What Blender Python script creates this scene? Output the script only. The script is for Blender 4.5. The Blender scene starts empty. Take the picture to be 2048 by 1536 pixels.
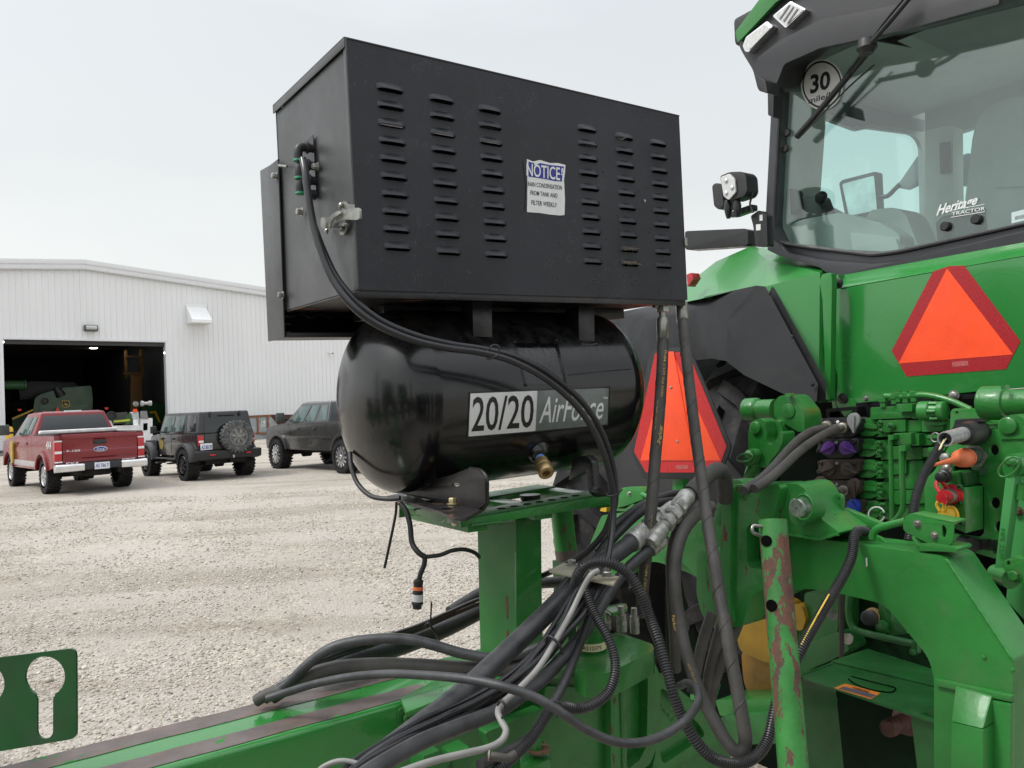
import bpy, bmesh, math, random
import numpy as np
from mathutils import Vector, Matrix, noise
from mathutils.geometry import tessellate_polygon
random.seed(7)
SC = bpy.context.scene
COL = SC.collection
rad = math.radians

# ---------------------------------------------------------------- camera
FPX = 1538.0                       # focal length in pixels of the 2048 px wide photograph
PITCH, ROLL = rad(1.3), rad(2.4)
_f = Vector((0, math.cos(PITCH), math.sin(PITCH)))
_r0 = Vector((1, 0, 0)); _u0 = Vector((0, -math.sin(PITCH), math.cos(PITCH)))
_R = math.cos(ROLL)*_r0 - math.sin(ROLL)*_u0
_U = math.sin(ROLL)*_r0 + math.cos(ROLL)*_u0
CAMP = Vector((0, 0, 1.63))
cam = bpy.data.cameras.new('camera'); camo = bpy.data.objects.new('camera', cam)
COL.objects.link(camo)
mw = Matrix((_R, _U, -_f)).transposed().to_4x4(); mw.translation = CAMP
camo.matrix_world = mw
cam.sensor_width = 36; cam.lens = 36*FPX/2048; cam.clip_start = .05; cam.clip_end = 3000
SC.camera = camo

# ---------------------------------------------------------------- world and sun
SUN_EL, SUN_DIR = rad(52), Vector((-.85, -.25, 0)).normalized()
world = bpy.data.worlds.new('World'); SC.world = world; world.use_nodes = True
nt = world.node_tree; nt.nodes.clear()
def N(tree, t, **k):
    n = tree.nodes.new(t)
    for a, b in k.items(): setattr(n, a, b)
    return n
sky = N(nt, 'ShaderNodeTexSky', sky_type='NISHITA'); sky.sun_disc = False
sky.sun_elevation = SUN_EL; sky.sun_rotation = math.atan2(SUN_DIR.x, SUN_DIR.y)
sky.air_density = 2; sky.dust_density = 6
hs = N(nt, 'ShaderNodeHueSaturation'); hs.inputs['Saturation'].default_value = .12
nt.links.new(sky.outputs[0], hs.inputs['Color'])
bg1 = N(nt, 'ShaderNodeBackground'); bg1.inputs[1].default_value = .05
nt.links.new(hs.outputs[0], bg1.inputs[0])
# the closed cloud deck: pale grey, a little darker and bluer above the bright horizon, brightest overhead
tc = N(nt, 'ShaderNodeTexCoord'); sep = N(nt, 'ShaderNodeSeparateXYZ'); nt.links.new(tc.outputs['Generated'], sep.inputs[0])
rp = N(nt, 'ShaderNodeValToRGB'); e = rp.color_ramp.elements
e[0].position = 0; e[0].color = (.80, .83, .81, 1); e[1].position = 1; e[1].color = (1.62, 1.66, 1.72, 1)
for p_, c_ in ((.12, (.76, .79, .78)), (.28, (.61, .64, .655)), (.45, (.57, .605, .64)), (.7, (1.02, 1.06, 1.12))):
    q = e.new(p_); q.color = (*c_, 1)
nz = N(nt, 'ShaderNodeTexNoise'); nz.inputs['Scale'].default_value = 2.2; nz.inputs['Detail'].default_value = 4
mp = N(nt, 'ShaderNodeMapping'); mp.inputs['Scale'].default_value = (1, 1, 3)
nt.links.new(tc.outputs['Generated'], mp.inputs[0]); nt.links.new(mp.outputs[0], nz.inputs[0])
ad = N(nt, 'ShaderNodeMath', operation='MULTIPLY_ADD'); ad.inputs[1].default_value = .20; 
sb = N(nt, 'ShaderNodeMath', operation='SUBTRACT'); sb.inputs[1].default_value = .5
nt.links.new(nz.outputs[0], sb.inputs[0]); nt.links.new(sb.outputs[0], ad.inputs[0]); nt.links.new(sep.outputs[2], ad.inputs[2])
nt.links.new(ad.outputs[0], rp.inputs[0])
bg2 = N(nt, 'ShaderNodeBackground'); bg2.inputs[1].default_value = .775
nt.links.new(rp.outputs[0], bg2.inputs[0])
ads = N(nt, 'ShaderNodeAddShader'); out = N(nt, 'ShaderNodeOutputWorld')
nt.links.new(bg1.outputs[0], ads.inputs[0]); nt.links.new(bg2.outputs[0], ads.inputs[1]); nt.links.new(ads.outputs[0], out.inputs[0])
sl = bpy.data.lights.new('sun', 'SUN'); so = bpy.data.objects.new('sun', sl); COL.objects.link(so)
sl.energy = 1.5; sl.angle = rad(13); sl.color = (1, .97, .93)
sd = (SUN_DIR*math.cos(SUN_EL) + Vector((0, 0, math.sin(SUN_EL))))
so.rotation_euler = sd.to_track_quat('Z', 'Y').to_euler(); so.location = (0, 0, 30)
SC.view_settings.view_transform = 'Standard'; SC.view_settings.look = 'None'
SC.view_settings.exposure = .33; SC.view_settings.gamma = 1; SC.view_settings.use_curve_mapping = False

# ---------------------------------------------------------------- frames and rays
FV = Vector((.832, .555, 0)).normalized()      # forward along tongue and tractor
SV = Vector((FV.y, -FV.x, 0))                   # to the right of it
ZV = Vector((0, 0, 1))
def W(f, s, z): return FV*f + SV*s + ZV*z
def ray(x, y): return _f + _R*((x-1024)/FPX) - _U*((y-768)/FPX)
def P(x, y, d): return CAMP + ray(x, y)*d
class Pl:                                        # a plane in the place
    def __init__(s, o, n): s.o = Vector(o); s.n = Vector(n).normalized()
    def __call__(s, x, y):
        r = ray(x, y); return CAMP + r*((s.o-CAMP).dot(s.n)/r.dot(s.n))
    def off(s, k):                               # k metres nearer to the viewer
        v = -s.n if (s.o-CAMP).dot(s.n) > 0 else s.n
        return Pl(s.o + v*k, s.n)
    def away(s): return s.n if (s.o-CAMP).dot(s.n) > 0 else -s.n
def PF(f): return Pl(FV*f, FV)
def PS(v): return Pl(SV*v, SV)
def PZ(z): return Pl((0, 0, z), ZV)

# ---------------------------------------------------------------- objects
class Root: pass
ROOT = {}; POS = {}
def thing(name, label, cat, loc, group=None, rot=None):
    o = bpy.data.objects.new(name, None); COL.objects.link(o); o.location = loc
    o.empty_display_size = .1
    o['label'] = label; o['category'] = cat
    if group: o['group'] = group
    if rot is not None: o.rotation_euler = (0, 0, rot); POS[o] = Vector((0, 0, 0))
    else: POS[o] = Vector(loc)
    return o
def tag(o, label, cat, group=None):
    o['label'] = label; o['category'] = cat
    if group: o['group'] = group
    return o
def link(name, me, loc, parent, mat4=None):
    o = bpy.data.objects.new(name, me); COL.objects.link(o)
    base = POS[parent] if parent is not None else Vector((0, 0, 0))
    if parent is not None: o.parent = parent
    m = Matrix.Translation(Vector(loc)-base)
    if mat4 is not None: m = m @ mat4
    o.matrix_basis = m
    POS[o] = Vector(loc)
    return o
def mesh(V, Fc, mat, bevel=0, seg=2, angle=38, weld=False):
    bm = bmesh.new()
    vs = [bm.verts.new(v) for v in V]
    for f in Fc:
        try: bm.faces.new([vs[i] for i in f])
        except ValueError: pass
    if weld: bmesh.ops.remove_doubles(bm, verts=bm.verts, dist=1e-5)
    bmesh.ops.recalc_face_normals(bm, faces=bm.faces)
    if bevel:
        ed = [e for e in bm.edges if len(e.link_faces) == 2 and e.calc_face_angle(0) > rad(28)]
        bmesh.ops.bevel(bm, geom=ed, offset=bevel, segments=seg, profile=.6, affect='EDGES', clamp_overlap=True)
    me = bpy.data.meshes.new('m'); bm.to_mesh(me); bm.free()
    me.shade_smooth(); me.set_sharp_from_angle(angle=rad(angle))
    if mat: me.materials.append(mat)
    return me
def mk(name, V, Fc, mat, parent=None, bevel=0, seg=2, angle=38, weld=False):
    V = [Vector(v) for v in V]
    c = sum(V, Vector())/len(V)
    me = mesh([v-c for v in V], Fc, mat, bevel, seg, angle, weld); me.name = name
    return link(name, me, c, parent)
def rnd(pts, r, n=4):                            # round the corners of a polygon
    out = []; L = len(pts)
    rr = r if isinstance(r, (list, tuple)) else [r]*L
    for i in range(L):
        p = Vector(pts[i]); a = Vector(pts[i-1]); b = Vector(pts[(i+1) % L])
        k = min(rr[i], (a-p).length*.48, (b-p).length*.48)
        if k < 1e-6: out.append(tuple(p)); continue
        s = p+(a-p).normalized()*k; e = p+(b-p).normalized()*k
        for j in range(n+1):
            t = j/n; out.append(tuple(s*(1-t)**2+p*2*t*(1-t)+e*t*t))
    return out
def circ(x, y, rx, ry=None, n=20, a0=0, a1=360):
    ry = ry or rx
    m = n if a1-a0 >= 360 else n+1
    return [(x+rx*math.cos(rad(a0+(a1-a0)*i/n)), y+ry*math.sin(rad(a0+(a1-a0)*i/n))) for i in range(m)]
def slab(loops, d):
    """front loops (3-D, coplanar) pushed by vector d: solid with holes"""
    flat = [p for l in loops for p in l]
    n = len(flat)
    tri = tessellate_polygon(loops)
    V = list(flat)+[p+d for p in flat]
    Fc = [tuple(t) for t in tri]+[tuple(i+n for i in reversed(t)) for t in tri]
    b = 0
    for l in loops:
        m = len(l)
        for i in range(m): Fc.append((b+i, b+(i+1) % m, b+(i+1) % m+n, b+i+n))
        b += m
    return V, Fc
def plate(name, pts, pl, th, mat, parent=None, holes=(), bevel=0, seg=2, dvec=None):
    loops = [[pl(*p) for p in pts]]+[[pl(*p) for p in h] for h in holes]
    d = (dvec if dvec is not None else pl.away()*th)
    V, Fc = slab(loops, d)
    return mk(name, V, Fc, mat, parent, bevel, seg)
def solid(name, loops, d, mat, parent=None, bevel=0, seg=2):
    V, Fc = slab([[Vector(p) for p in l] for l in loops], Vector(d))
    return mk(name, V, Fc, mat, parent, bevel, seg)
BOXF = [(0, 1, 3, 2), (4, 6, 7, 5), (0, 4, 5, 1), (2, 3, 7, 6), (0, 2, 6, 4), (1, 5, 7, 3)]
def boxv(name, f0, f1, s0, s1, z0, z1, mat, parent=None, bevel=.002, fr=None, seg=2):
    w = fr or W
    return mk(name, [w(f, s, z) for f in (f0, f1) for s in (s0, s1) for z in (z0, z1)], BOXF, mat, parent, bevel, seg)
def basis(d):
    d = Vector(d).normalized(); a = ZV if abs(d.z) < .9 else Vector((1, 0, 0))
    x = d.cross(a).normalized(); return x, d.cross(x)
def lathe_data(p, d, prof, seg=24, closed=True):
    x, y = basis(d); d = Vector(d).normalized(); V = []; Fc = []
    for (t, r) in prof:
        for i in range(seg):
            a = 2*math.pi*i/seg; V.append(Vector(p)+d*t+x*(r*math.cos(a))+y*(r*math.sin(a)))
    for k in range(len(prof)-1):
        for i in range(seg):
            j = (i+1) % seg; Fc.append((k*seg+i, k*seg+j, (k+1)*seg+j, (k+1)*seg+i))
    if closed: Fc.append(tuple(range(seg))[::-1]); Fc.append(tuple((len(prof)-1)*seg+i for i in range(seg)))
    return V, Fc
def lathe(name, p, d, prof, mat, parent=None, seg=24, bevel=0, closed=True, angle=38):
    V, Fc = lathe_data(p, d, prof, seg, closed)
    return mk(name, V, Fc, mat, parent, bevel, angle=angle)
def cyl(name, p0, p1, r, mat, parent=None, seg=20, r1=None, bevel=0):
    L = (Vector(p1)-Vector(p0)).length
    return lathe(name, p0, Vector(p1)-Vector(p0), [(0, r), (L, r1 if r1 is not None else r)], mat, parent, seg, bevel)
def spline(pts, n=8):
    pts = [Vector(p) for p in pts]
    P_ = [pts[0]*2-pts[1]]+pts+[pts[-1]*2-pts[-2]]; out = []
    for i in range(1, len(P_)-2):
        a, b, c, d = P_[i-1:i+3]
        for k in range(n):
            t = k/n
            out.append(.5*((2*b)+(c-a)*t+(2*a-5*b+4*c-d)*t*t+(3*b-a-3*c+d)*t**3))
    out.append(pts[-1]); return out
def sweep_data(path, radf, seg=12):
    V = []; Fc = []; n = len(path)
    t0 = (path[1]-path[0]).normalized(); x, _ = basis(t0)
    for i, p in enumerate(path):
        t = (path[min(i+1, n-1)]-path[max(i-1, 0)])
        t = t.normalized() if t.length > 1e-9 else t0
        x = (x-t*x.dot(t)).normalized(); y = t.cross(x); r = radf(i) if callable(radf) else radf
        for k in range(seg):
            a = 2*math.pi*k/seg; V.append(p+x*(r*math.cos(a))+y*(r*math.sin(a)))
    for i in range(n-1):
        for k in range(seg):
            j = (k+1) % seg; Fc.append((i*seg+k, i*seg+j, (i+1)*seg+j, (i+1)*seg+k))
    Fc.append(tuple(range(seg))[::-1]); Fc.append(tuple((n-1)*seg+k for k in range(seg)))
    return V, Fc
def resample(path, step):
    out = [path[0]]; acc = 0; cur = path[0]
    for q in path[1:]:
        while (q-cur).length >= step:
            cur = cur+(q-cur).normalized()*step; out.append(cur)
    out.append(path[-1]); return out
def tube(name, pts, rpx, mat, parent=None, label=None, cat=None, seg=12, corr=None, n=8, group=None, r=None):
    """pts: (x, y, depth) of the photograph; rpx: half width in pixels"""
    p3 = [P(*p) for p in pts]
    dm = sum(p[2] for p in pts)/len(pts)
    r = r or rpx*dm/FPX
    path = spline(p3, n)
    if corr:
        path = resample(path, corr/4)
        k = [1.0, 1.0, .74, .74]
        V, Fc = sweep_data(path, lambda i: r*k[i % 4], seg)
        o = mk(name, V, Fc, mat, parent, angle=30)
    else:
        V, Fc = sweep_data(path, r, seg); o = mk(name, V, Fc, mat, parent, angle=60)
    if label: tag(o, label, cat, group)
    return o
def wtube(name, p3, r, mat, parent=None, seg=12, n=8):
    V, Fc = sweep_data(spline(p3, n), r, seg)
    return mk(name, V, Fc, mat, parent, angle=60)
_hex = {}
def bolt(p, d, size, mat, parent, name='bolt', washer=True, h=.6):
    """hexagon head standing on p and pointing along d"""
    key = (round(size, 4), mat.name, washer, h)
    if key not in _hex:
        s = size/2; V = []; Fc = []
        if washer:
            a, b = lathe_data((0, 0, 0), (0, 0, 1), [(0, s*1.35), (s*.18, s*1.35)], 16); V += a; Fc += b
        k = len(V); a, b = lathe_data((0, 0, s*.15), (0, 0, 1), [(0, s), (s*2*h*.85, s), (s*2*h, s*.86)], 6)
        V += a; Fc += [tuple(i+k for i in f) for f in b]
        _hex[key] = mesh(V, Fc, mat, 0); _hex[key].name = 'bolt'
    q = Vector(d).to_track_quat('Z', 'Y').to_matrix().to_4x4()
    return link(name, _hex[key], p, parent, q)
_txt = {}
def textmesh(s, bold=0, shear=0):
    key = (s, bold, shear)
    if key in _txt: return _txt[key]
    c = bpy.data.curves.new('t', 'FONT'); c.body = s; c.offset = bold; c.shear = shear; c.resolution_u = 3
    c.align_x = 'CENTER'
    o = bpy.data.objects.new('t', c); COL.objects.link(o)
    dg = bpy.context.evaluated_depsgraph_get(); me = bpy.data.meshes.new_from_object(o.evaluated_get(dg))
    V = [tuple(v.co) for v in me.vertices]; Fc = [tuple(p.vertices) for p in me.polygons]
    bpy.data.objects.remove(o); bpy.data.curves.remove(c); bpy.data.meshes.remove(me)
    xs = [v[0] for v in V]; ys = [v[1] for v in V]
    x0, x1, y0, y1 = min(xs), max(xs), min(ys), max(ys)
    V = [((v[0]-x0)/(x1-x0), (v[1]-y0)/(y1-y0)) for v in V]
    _txt[key] = (V, Fc); return _txt[key]
def letters(name, s, quad, mat, parent, bold=.0, shear=0, lift=None, fn=None):
    """quad: four 3-D corners TL TR BR BL; text fills it"""
    V, Fc = textmesh(s, bold, shear)
    TL, TR, BR, BL = [Vector(q) for q in quad]
    n = (TR-TL).cross(BL-TL).normalized()
    mid = (TL+BR)/2
    n = -n if n.dot(mid-CAMP) > 0 and parent_world(parent) else n
    L = [(TL*(1-u)+TR*u)*v+(BL*(1-u)+BR*u)*(1-v) for u, v in V]
    if fn: L = [fn(p) for p in L]
    c = sum(L, Vector())/len(L)
    me = bpy.data.meshes.new(name); me.from_pydata([tuple(p-c) for p in L], [], Fc); me.materials.append(mat)
    return link(name, me, c, parent)
def parent_world(p): return True
def textq(name, s, quad, pl, mat, parent, bold=0, shear=0, lift=.0012, fn=None):
    p = pl.off(lift)
    return letters(name, s, [p(*q) for q in quad], mat, parent, bold, shear, fn=fn)

# ---------------------------------------------------------------- materials
MATS = {}
def srgb(r, g, b):
    f = lambda c: ((c/255+.055)/1.055)**2.4 if c > 10 else c/255/12.92
    return (f(r), f(g), f(b), 1)
def mat(name, col, rough=.5, metal=0, spec=.5, coat=0, var=.12, vscale=6, dirt=0, dirtcol=(.16, .13, .10), dscale=9,
        bump=0, bscale=120, chips=0, chipcol=(.075, .045, .035), cscale=14, zb=None, cstretch=None, stretch=None, rvar=.1, trans=0, alpha=1, scratch=0, topdust=0, edge=0, edgecol=(.10, .055, .035)):
    if name in MATS: return MATS[name]
    m = bpy.data.materials.new(name); m.use_nodes = True; t = m.node_tree
    b = t.nodes['Principled BSDF']; L = t.links.new
    b.inputs['Roughness'].default_value = rough; b.inputs['Metallic'].default_value = metal
    b.inputs['Specular IOR Level'].default_value = spec; b.inputs['Coat Weight'].default_value = coat
    b.inputs['Coat Roughness'].default_value = .08
    if trans: b.inputs['Transmission Weight'].default_value = trans
    b.inputs['Alpha'].default_value = alpha
    c = col if len(col) == 4 else (*col, 1)
    tc = N(t, 'ShaderNodeNewGeometry')
    pos = tc.outputs['Position']
    if stretch:
        mp = N(t, 'ShaderNodeMapping'); mp.inputs['Scale'].default_value = stretch; L(pos, mp.inputs[0]); spos = mp.outputs[0]
    else: spos = pos
    def noi(scale, det=5, src=pos, rough_=.6):
        n = N(t, 'ShaderNodeTexNoise'); n.inputs['Scale'].default_value = scale; n.inputs['Detail'].default_value = det
        n.inputs['Roughness'].default_value = rough_; L(src, n.inputs['Vector']); return n.outputs[0]
    def ramp(src, a, b_):
        r = N(t, 'ShaderNodeMapRange'); r.inputs['From Min'].default_value = a; r.inputs['From Max'].default_value = b_
        L(src, r.inputs['Value']); return r.outputs[0]
    def mix(fac, a, b_):
        x = N(t, 'ShaderNodeMix', data_type='RGBA'); L(fac, x.inputs[0])
        for s, v in ((6, a), (7, b_)):
            if hasattr(v, 'node'): L(v, x.inputs[s])
            else: x.inputs[s].default_value = v if len(v) == 4 else (*v, 1)
        return x.outputs[2]
    cur = c
    if var:
        d = tuple(max(0, x*(1-var*1.6)) for x in c[:3]); u = tuple(min(1, x*(1+var)) for x in c[:3])
        cur = mix(ramp(noi(vscale, 6, spos), .3, .7), d, u)
    rsrc = None
    if dirt:
        k = noi(dscale, 8, spos, .7); f = ramp(k, .62-.25*dirt, .80)
        mlt = N(t, 'ShaderNodeMath', operation='MULTIPLY'); L(f, mlt.inputs[0]); mlt.inputs[1].default_value = min(1, .35+.6*dirt)
        cur = mix(mlt.outputs[0], cur, dirtcol); rsrc = mlt.outputs[0]
    if topdust:
        nn = N(t, 'ShaderNodeSeparateXYZ'); L(tc.outputs['Normal'], nn.inputs[0])
        a = ramp(nn.outputs[2], .35, .95); k = ramp(noi(30, 8), .35, .65)
        mm = N(t, 'ShaderNodeMath', operation='MULTIPLY'); L(a, mm.inputs[0]); L(k, mm.inputs[1])
        m3 = N(t, 'ShaderNodeMath', operation='MULTIPLY'); L(mm.outputs[0], m3.inputs[0]); m3.inputs[1].default_value = topdust
        cur = mix(m3.outputs[0], cur, dirtcol); rsrc = m3.outputs[0]
    if edge:
        bv = N(t, 'ShaderNodeBevel', samples=4); bv.inputs['Radius'].default_value = .007
        dp = N(t, 'ShaderNodeVectorMath', operation='DOT_PRODUCT'); L(bv.outputs[0], dp.inputs[0]); L(tc.outputs['Normal'], dp.inputs[1])
        e1 = ramp(dp.outputs['Value'], .985, .90); k = ramp(noi(38, 7, pos, .7), .56, .62)
        mm = N(t, 'ShaderNodeMath', operation='MULTIPLY'); L(e1, mm.inputs[0]); L(k, mm.inputs[1])
        m3 = N(t, 'ShaderNodeMath', operation='MULTIPLY'); L(mm.outputs[0], m3.inputs[0]); m3.inputs[1].default_value = edge
        cur = mix(m3.outputs[0], cur, edgecol)
        e2 = ramp(noi(300, 3, pos, .6), .70, .74)         # tiny stone chips and dust specks
        m4 = N(t, 'ShaderNodeMath', operation='MULTIPLY'); L(e2, m4.inputs[0]); m4.inputs[1].default_value = .55
        cur = mix(m4.outputs[0], cur, (.17, .24, .14))
    chipf = None
    if chips:
        cs_ = spos
        if cstretch:
            m2 = N(t, 'ShaderNodeMapping'); m2.inputs['Scale'].default_value = cstretch; L(pos, m2.inputs[0]); cs_ = m2.outputs[0]
        k = noi(cscale, 9, cs_, .68)
        if zb:
            sx = N(t, 'ShaderNodeSeparateXYZ'); L(pos, sx.inputs[0])
            cr = N(t, 'ShaderNodeValToRGB'); z0_, z1_ = zb[0][0], zb[-1][0]; el = cr.color_ramp.elements
            el[0].position, el[0].color = 0, (zb[0][1],)*3+(1,); el[1].position, el[1].color = 1, (zb[-1][1],)*3+(1,)
            for z_, v_ in zb[1:-1]: q_ = el.new((z_-z0_)/(z1_-z0_)); q_.color = (v_,)*3+(1,)
            L(ramp(sx.outputs[2], z0_, z1_), cr.inputs[0])
            s_ = N(t, 'ShaderNodeMath', operation='ADD'); L(k, s_.inputs[0]); L(cr.outputs[0], s_.inputs[1]); k = s_.outputs[0]
        chipf = ramp(k, .66-.22*chips, .672-.22*chips)
        rust = mix(ramp(noi(45, 5), .35, .65), chipcol, (chipcol[0]*1.9, chipcol[1]*1.35, chipcol[2]*1.1))
        cur = mix(chipf, cur, rust)
    if scratch:
        w = N(t, 'ShaderNodeTexNoise'); w.inputs['Scale'].default_value = 60; w.inputs['Detail'].default_value = 2; w.inputs['Distortion'].default_value = 2.5
        L(pos, w.inputs['Vector'])
        a = ramp(w.outputs[0], .497, .5); b2 = ramp(w.outputs[0], .503, .5)
        mm = N(t, 'ShaderNodeMath', operation='MULTIPLY'); L(a, mm.inputs[0]); L(b2, mm.inputs[1])
        k2 = ramp(noi(25, 3), .58, .66)
        m3 = N(t, 'ShaderNodeMath', operation='MULTIPLY'); L(mm.outputs[0], m3.inputs[0]); L(k2, m3.inputs[1])
        m4 = N(t, 'ShaderNodeMath', operation='MULTIPLY'); L(m3.outputs[0], m4.inputs[0]); m4.inputs[1].default_value = scratch
        cur = mix(m4.outputs[0], cur, (.35, .35, .34))
        vv = N(t, 'ShaderNodeTexVoronoi'); vv.inputs['Scale'].default_value = 90; L(pos, vv.inputs['Vector'])
        sp = ramp(vv.outputs['Distance'], .11, .06)
        k3 = ramp(noi(7, 3), .45, .7)
        m5 = N(t, 'ShaderNodeMath', operation='MULTIPLY'); L(sp, m5.inputs[0]); L(k3, m5.inputs[1])
        m6 = N(t, 'ShaderNodeMath', operation='MULTIPLY'); L(m5.outputs[0], m6.inputs[0]); m6.inputs[1].default_value = scratch*.5
        cur = mix(m6.outputs[0], cur, (.30, .29, .27))
    if hasattr(cur, 'node'): L(cur, b.inputs['Base Color'])
    else: b.inputs['Base Color'].default_value = cur
    # roughness
    base = ramp(noi(vscale*1.7, 4, spos), .3, .7)
    r = N(t, 'ShaderNodeMapRange'); L(base, r.inputs['Value']); r.inputs['To Min'].default_value = max(.02, rough-rvar); r.inputs['To Max'].default_value = min(1, rough+rvar)
    rr = r.outputs[0]
    for fct in (rsrc, chipf):
        if fct is not None:
            x = N(t, 'ShaderNodeMix', data_type='FLOAT'); L(fct, x.inputs[0]); L(rr, x.inputs[2]); x.inputs[3].default_value = .85; rr = x.outputs[0]
    L(rr, b.inputs['Roughness'])
    if chipf is not None and metal:
        pass
    if bump or chipf is not None:
        bp = N(t, 'ShaderNodeBump'); bp.inputs['Distance'].default_value = .002; bp.inputs['Strength'].default_value = max(bump, .25)
        h = noi(bscale, 3)
        if chipf is not None:
            x = N(t, 'ShaderNodeMath', operation='SUBTRACT'); L(h, x.inputs[0]); L(chipf, x.inputs[1]); h = x.outputs[0]
        L(h, bp.inputs['Height']); L(bp.outputs[0], b.inputs['Normal'])
    MATS[name] = m; return m
def emis(name, col, s):
    m = bpy.data.materials.new(name); m.use_nodes = True; b = m.node_tree.nodes['Principled BSDF']
    b.inputs['Base Color'].default_value = (*col, 1); b.inputs['Emission Color'].default_value = (*col, 1); b.inputs['Emission Strength'].default_value = s
    return m
def glass(name, tint, rough=.02, refl=.08):
    m = bpy.data.materials.new(name); m.use_nodes = True; t = m.node_tree; t.nodes.clear()
    tr = N(t, 'ShaderNodeBsdfTransparent'); tr.inputs[0].default_value = (*tint, 1)
    gl = N(t, 'ShaderNodeBsdfGlossy'); gl.inputs['Roughness'].default_value = rough
    fr = N(t, 'ShaderNodeLayerWeight'); fr.inputs[0].default_value = .5
    pw = N(t, 'ShaderNodeMath', operation='POWER'); pw.inputs[1].default_value = 4; t.links.new(fr.outputs['Facing'], pw.inputs[0])
    a = N(t, 'ShaderNodeMath', operation='MULTIPLY_ADD'); a.inputs[1].default_value = .6; a.inputs[2].default_value = refl
    t.links.new(pw.outputs[0], a.inputs[0])
    mx = N(t, 'ShaderNodeMixShader'); o = N(t, 'ShaderNodeOutputMaterial')
    t.links.new(a.outputs[0], mx.inputs[0]); t.links.new(tr.outputs[0], mx.inputs[1]); t.links.new(gl.outputs[0], mx.inputs[2]); t.links.new(mx.outputs[0], o.inputs[0])
    return m
GREEN = (.022, .185, .030)
M_green = mat('green_paint', GREEN, .32, coat=.3, var=.18, vscale=5, dirt=.42, dirtcol=(.07, .12, .055), bump=.12, bscale=160, edge=.8)
M_greencast = mat('green_cast_iron', (.020, .175, .027), .36, coat=.25, var=.22, vscale=9, dirt=.45, dirtcol=(.065, .11, .05), bump=.55, bscale=130, edge=.9)
M_greenchip = mat('green_chipped_paint', (.026, .20, .034), .40, coat=.15, var=.16, vscale=9, chips=.35, cscale=40, cstretch=(1, 1, .4), dirt=.2, dirtcol=(.1, .14, .07), bump=.3, bscale=90)
M_greenpipe = mat('green_rusted_pipe', (.040, .21, .045), .45, var=.22, vscale=14, chips=.36, cscale=30, cstretch=(1, 1, .38), zb=((.90, .015), (1.05, .02), (1.12, .06), (1.16, .10), (1.185, .15), (1.235, .11), (1.27, .05), (1.30, .12), (1.345, .16), (1.365, .01), (1.5, 0)), dirt=.2, dirtcol=(.13, .16, .09), bump=.35, bscale=90)
M_greenworn = mat('green_worn_plate', (.022, .15, .028), .45, var=.25, vscale=6, chips=.10, cscale=9, dirt=.35, dirtcol=(.05, .07, .04), bump=.2)
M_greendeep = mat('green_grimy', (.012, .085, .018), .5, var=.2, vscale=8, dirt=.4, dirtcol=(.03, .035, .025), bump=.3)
M_wear = mat('bare_brown_steel', (.135, .105, .095), .55, var=.18, vscale=20, dirt=.3, dirtcol=(.20, .12, .07), dscale=20, bump=.25)
M_box = mat('black_powder_coat', (.0175, .019, .025), .42, spec=.42, var=.20, vscale=4, dirt=.3, dirtcol=(.050, .052, .058), dscale=5, bump=.25, bscale=420, scratch=1.0)
M_boxside = mat('black_sheet_worn_lit', (.062, .063, .065), .40, var=.18, vscale=5, dirt=.2, dirtcol=(.10, .098, .092), bump=.15, bscale=300, scratch=.7)  # scratched box black, made paler: side light put into the colour
M_dark = mat('dark_interior', (.002, .002, .002), .8, spec=.05, var=0)
M_tank = mat('black_gloss_tank', (.0035, .0036, .0042), .21, coat=.18, var=.1, vscale=9, dirt=.22, dirtcol=(.035, .034, .032), dscale=7, rvar=.07, bump=.08, bscale=30, topdust=.8, scratch=.5)
M_blackst = mat('black_painted_steel', (.014, .014, .016), .32, var=.2, vscale=10, dirt=.15, dirtcol=(.05, .045, .04), bump=.2)
M_foot = mat('rusty_black_bracket', (.020, .018, .018), .38, var=.3, vscale=12, chips=.28, cscale=11, chipcol=(.085, .038, .022), dirt=.3, dirtcol=(.10, .07, .06), bump=.3)
M_rub = mat('black_rubber', (.030, .030, .032), .50, var=.2, vscale=16, dirt=.28, dirtcol=(.065, .063, .060), dscale=22, bump=.15, bscale=300)
M_rubs = mat('scuffed_rubber', (.046, .047, .050), .46, var=.3, vscale=18, dirt=.4, dirtcol=(.11, .11, .11), dscale=40, bump=.2, bscale=260)
M_rubd = mat('dusty_rubber', (.062, .059, .054), .62, var=.25, vscale=14, dirt=.45, dirtcol=(.115, .105, .09), dscale=18, bump=.2, bscale=260)
M_loom = mat('black_corrugated_plastic', (.034, .034, .036), .38, var=.15, vscale=12, dirt=.22, dirtcol=(.08, .075, .065), dscale=20)
M_airhose = mat('smooth_black_airline', (.020, .020, .023), .30, var=.15, vscale=12, dirt=.15, dirtcol=(.08, .06, .055), rvar=.05)
M_greyc = mat('grey_cable', (.25, .245, .235), .45, var=.12, vscale=20, dirt=.3, dirtcol=(.18, .16, .13), dscale=25)
M_zinc = mat('zinc_plated_steel', (.36, .36, .33), .36, metal=.8, var=.22, vscale=40, dirt=.25, dirtcol=(.15, .13, .10), dscale=40)
M_brass = mat('brass', (.50, .36, .17), .34, metal=.75, var=.15, vscale=60, dirt=.3, dirtcol=(.16, .11, .06))
M_chrome = mat('chrome', (.75, .76, .78), .14, metal=.9, var=.08, rvar=.05)
M_plast = mat('black_plastic', (.018, .018, .020), .45, var=.1, dirt=.15, dirtcol=(.07, .065, .06))
M_greypl = mat('grey_fender_plastic', (.024, .025, .028), .45, var=.10, vscale=4, dirt=.15, dirtcol=(.10, .095, .09), bump=.2, bscale=300)
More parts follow.
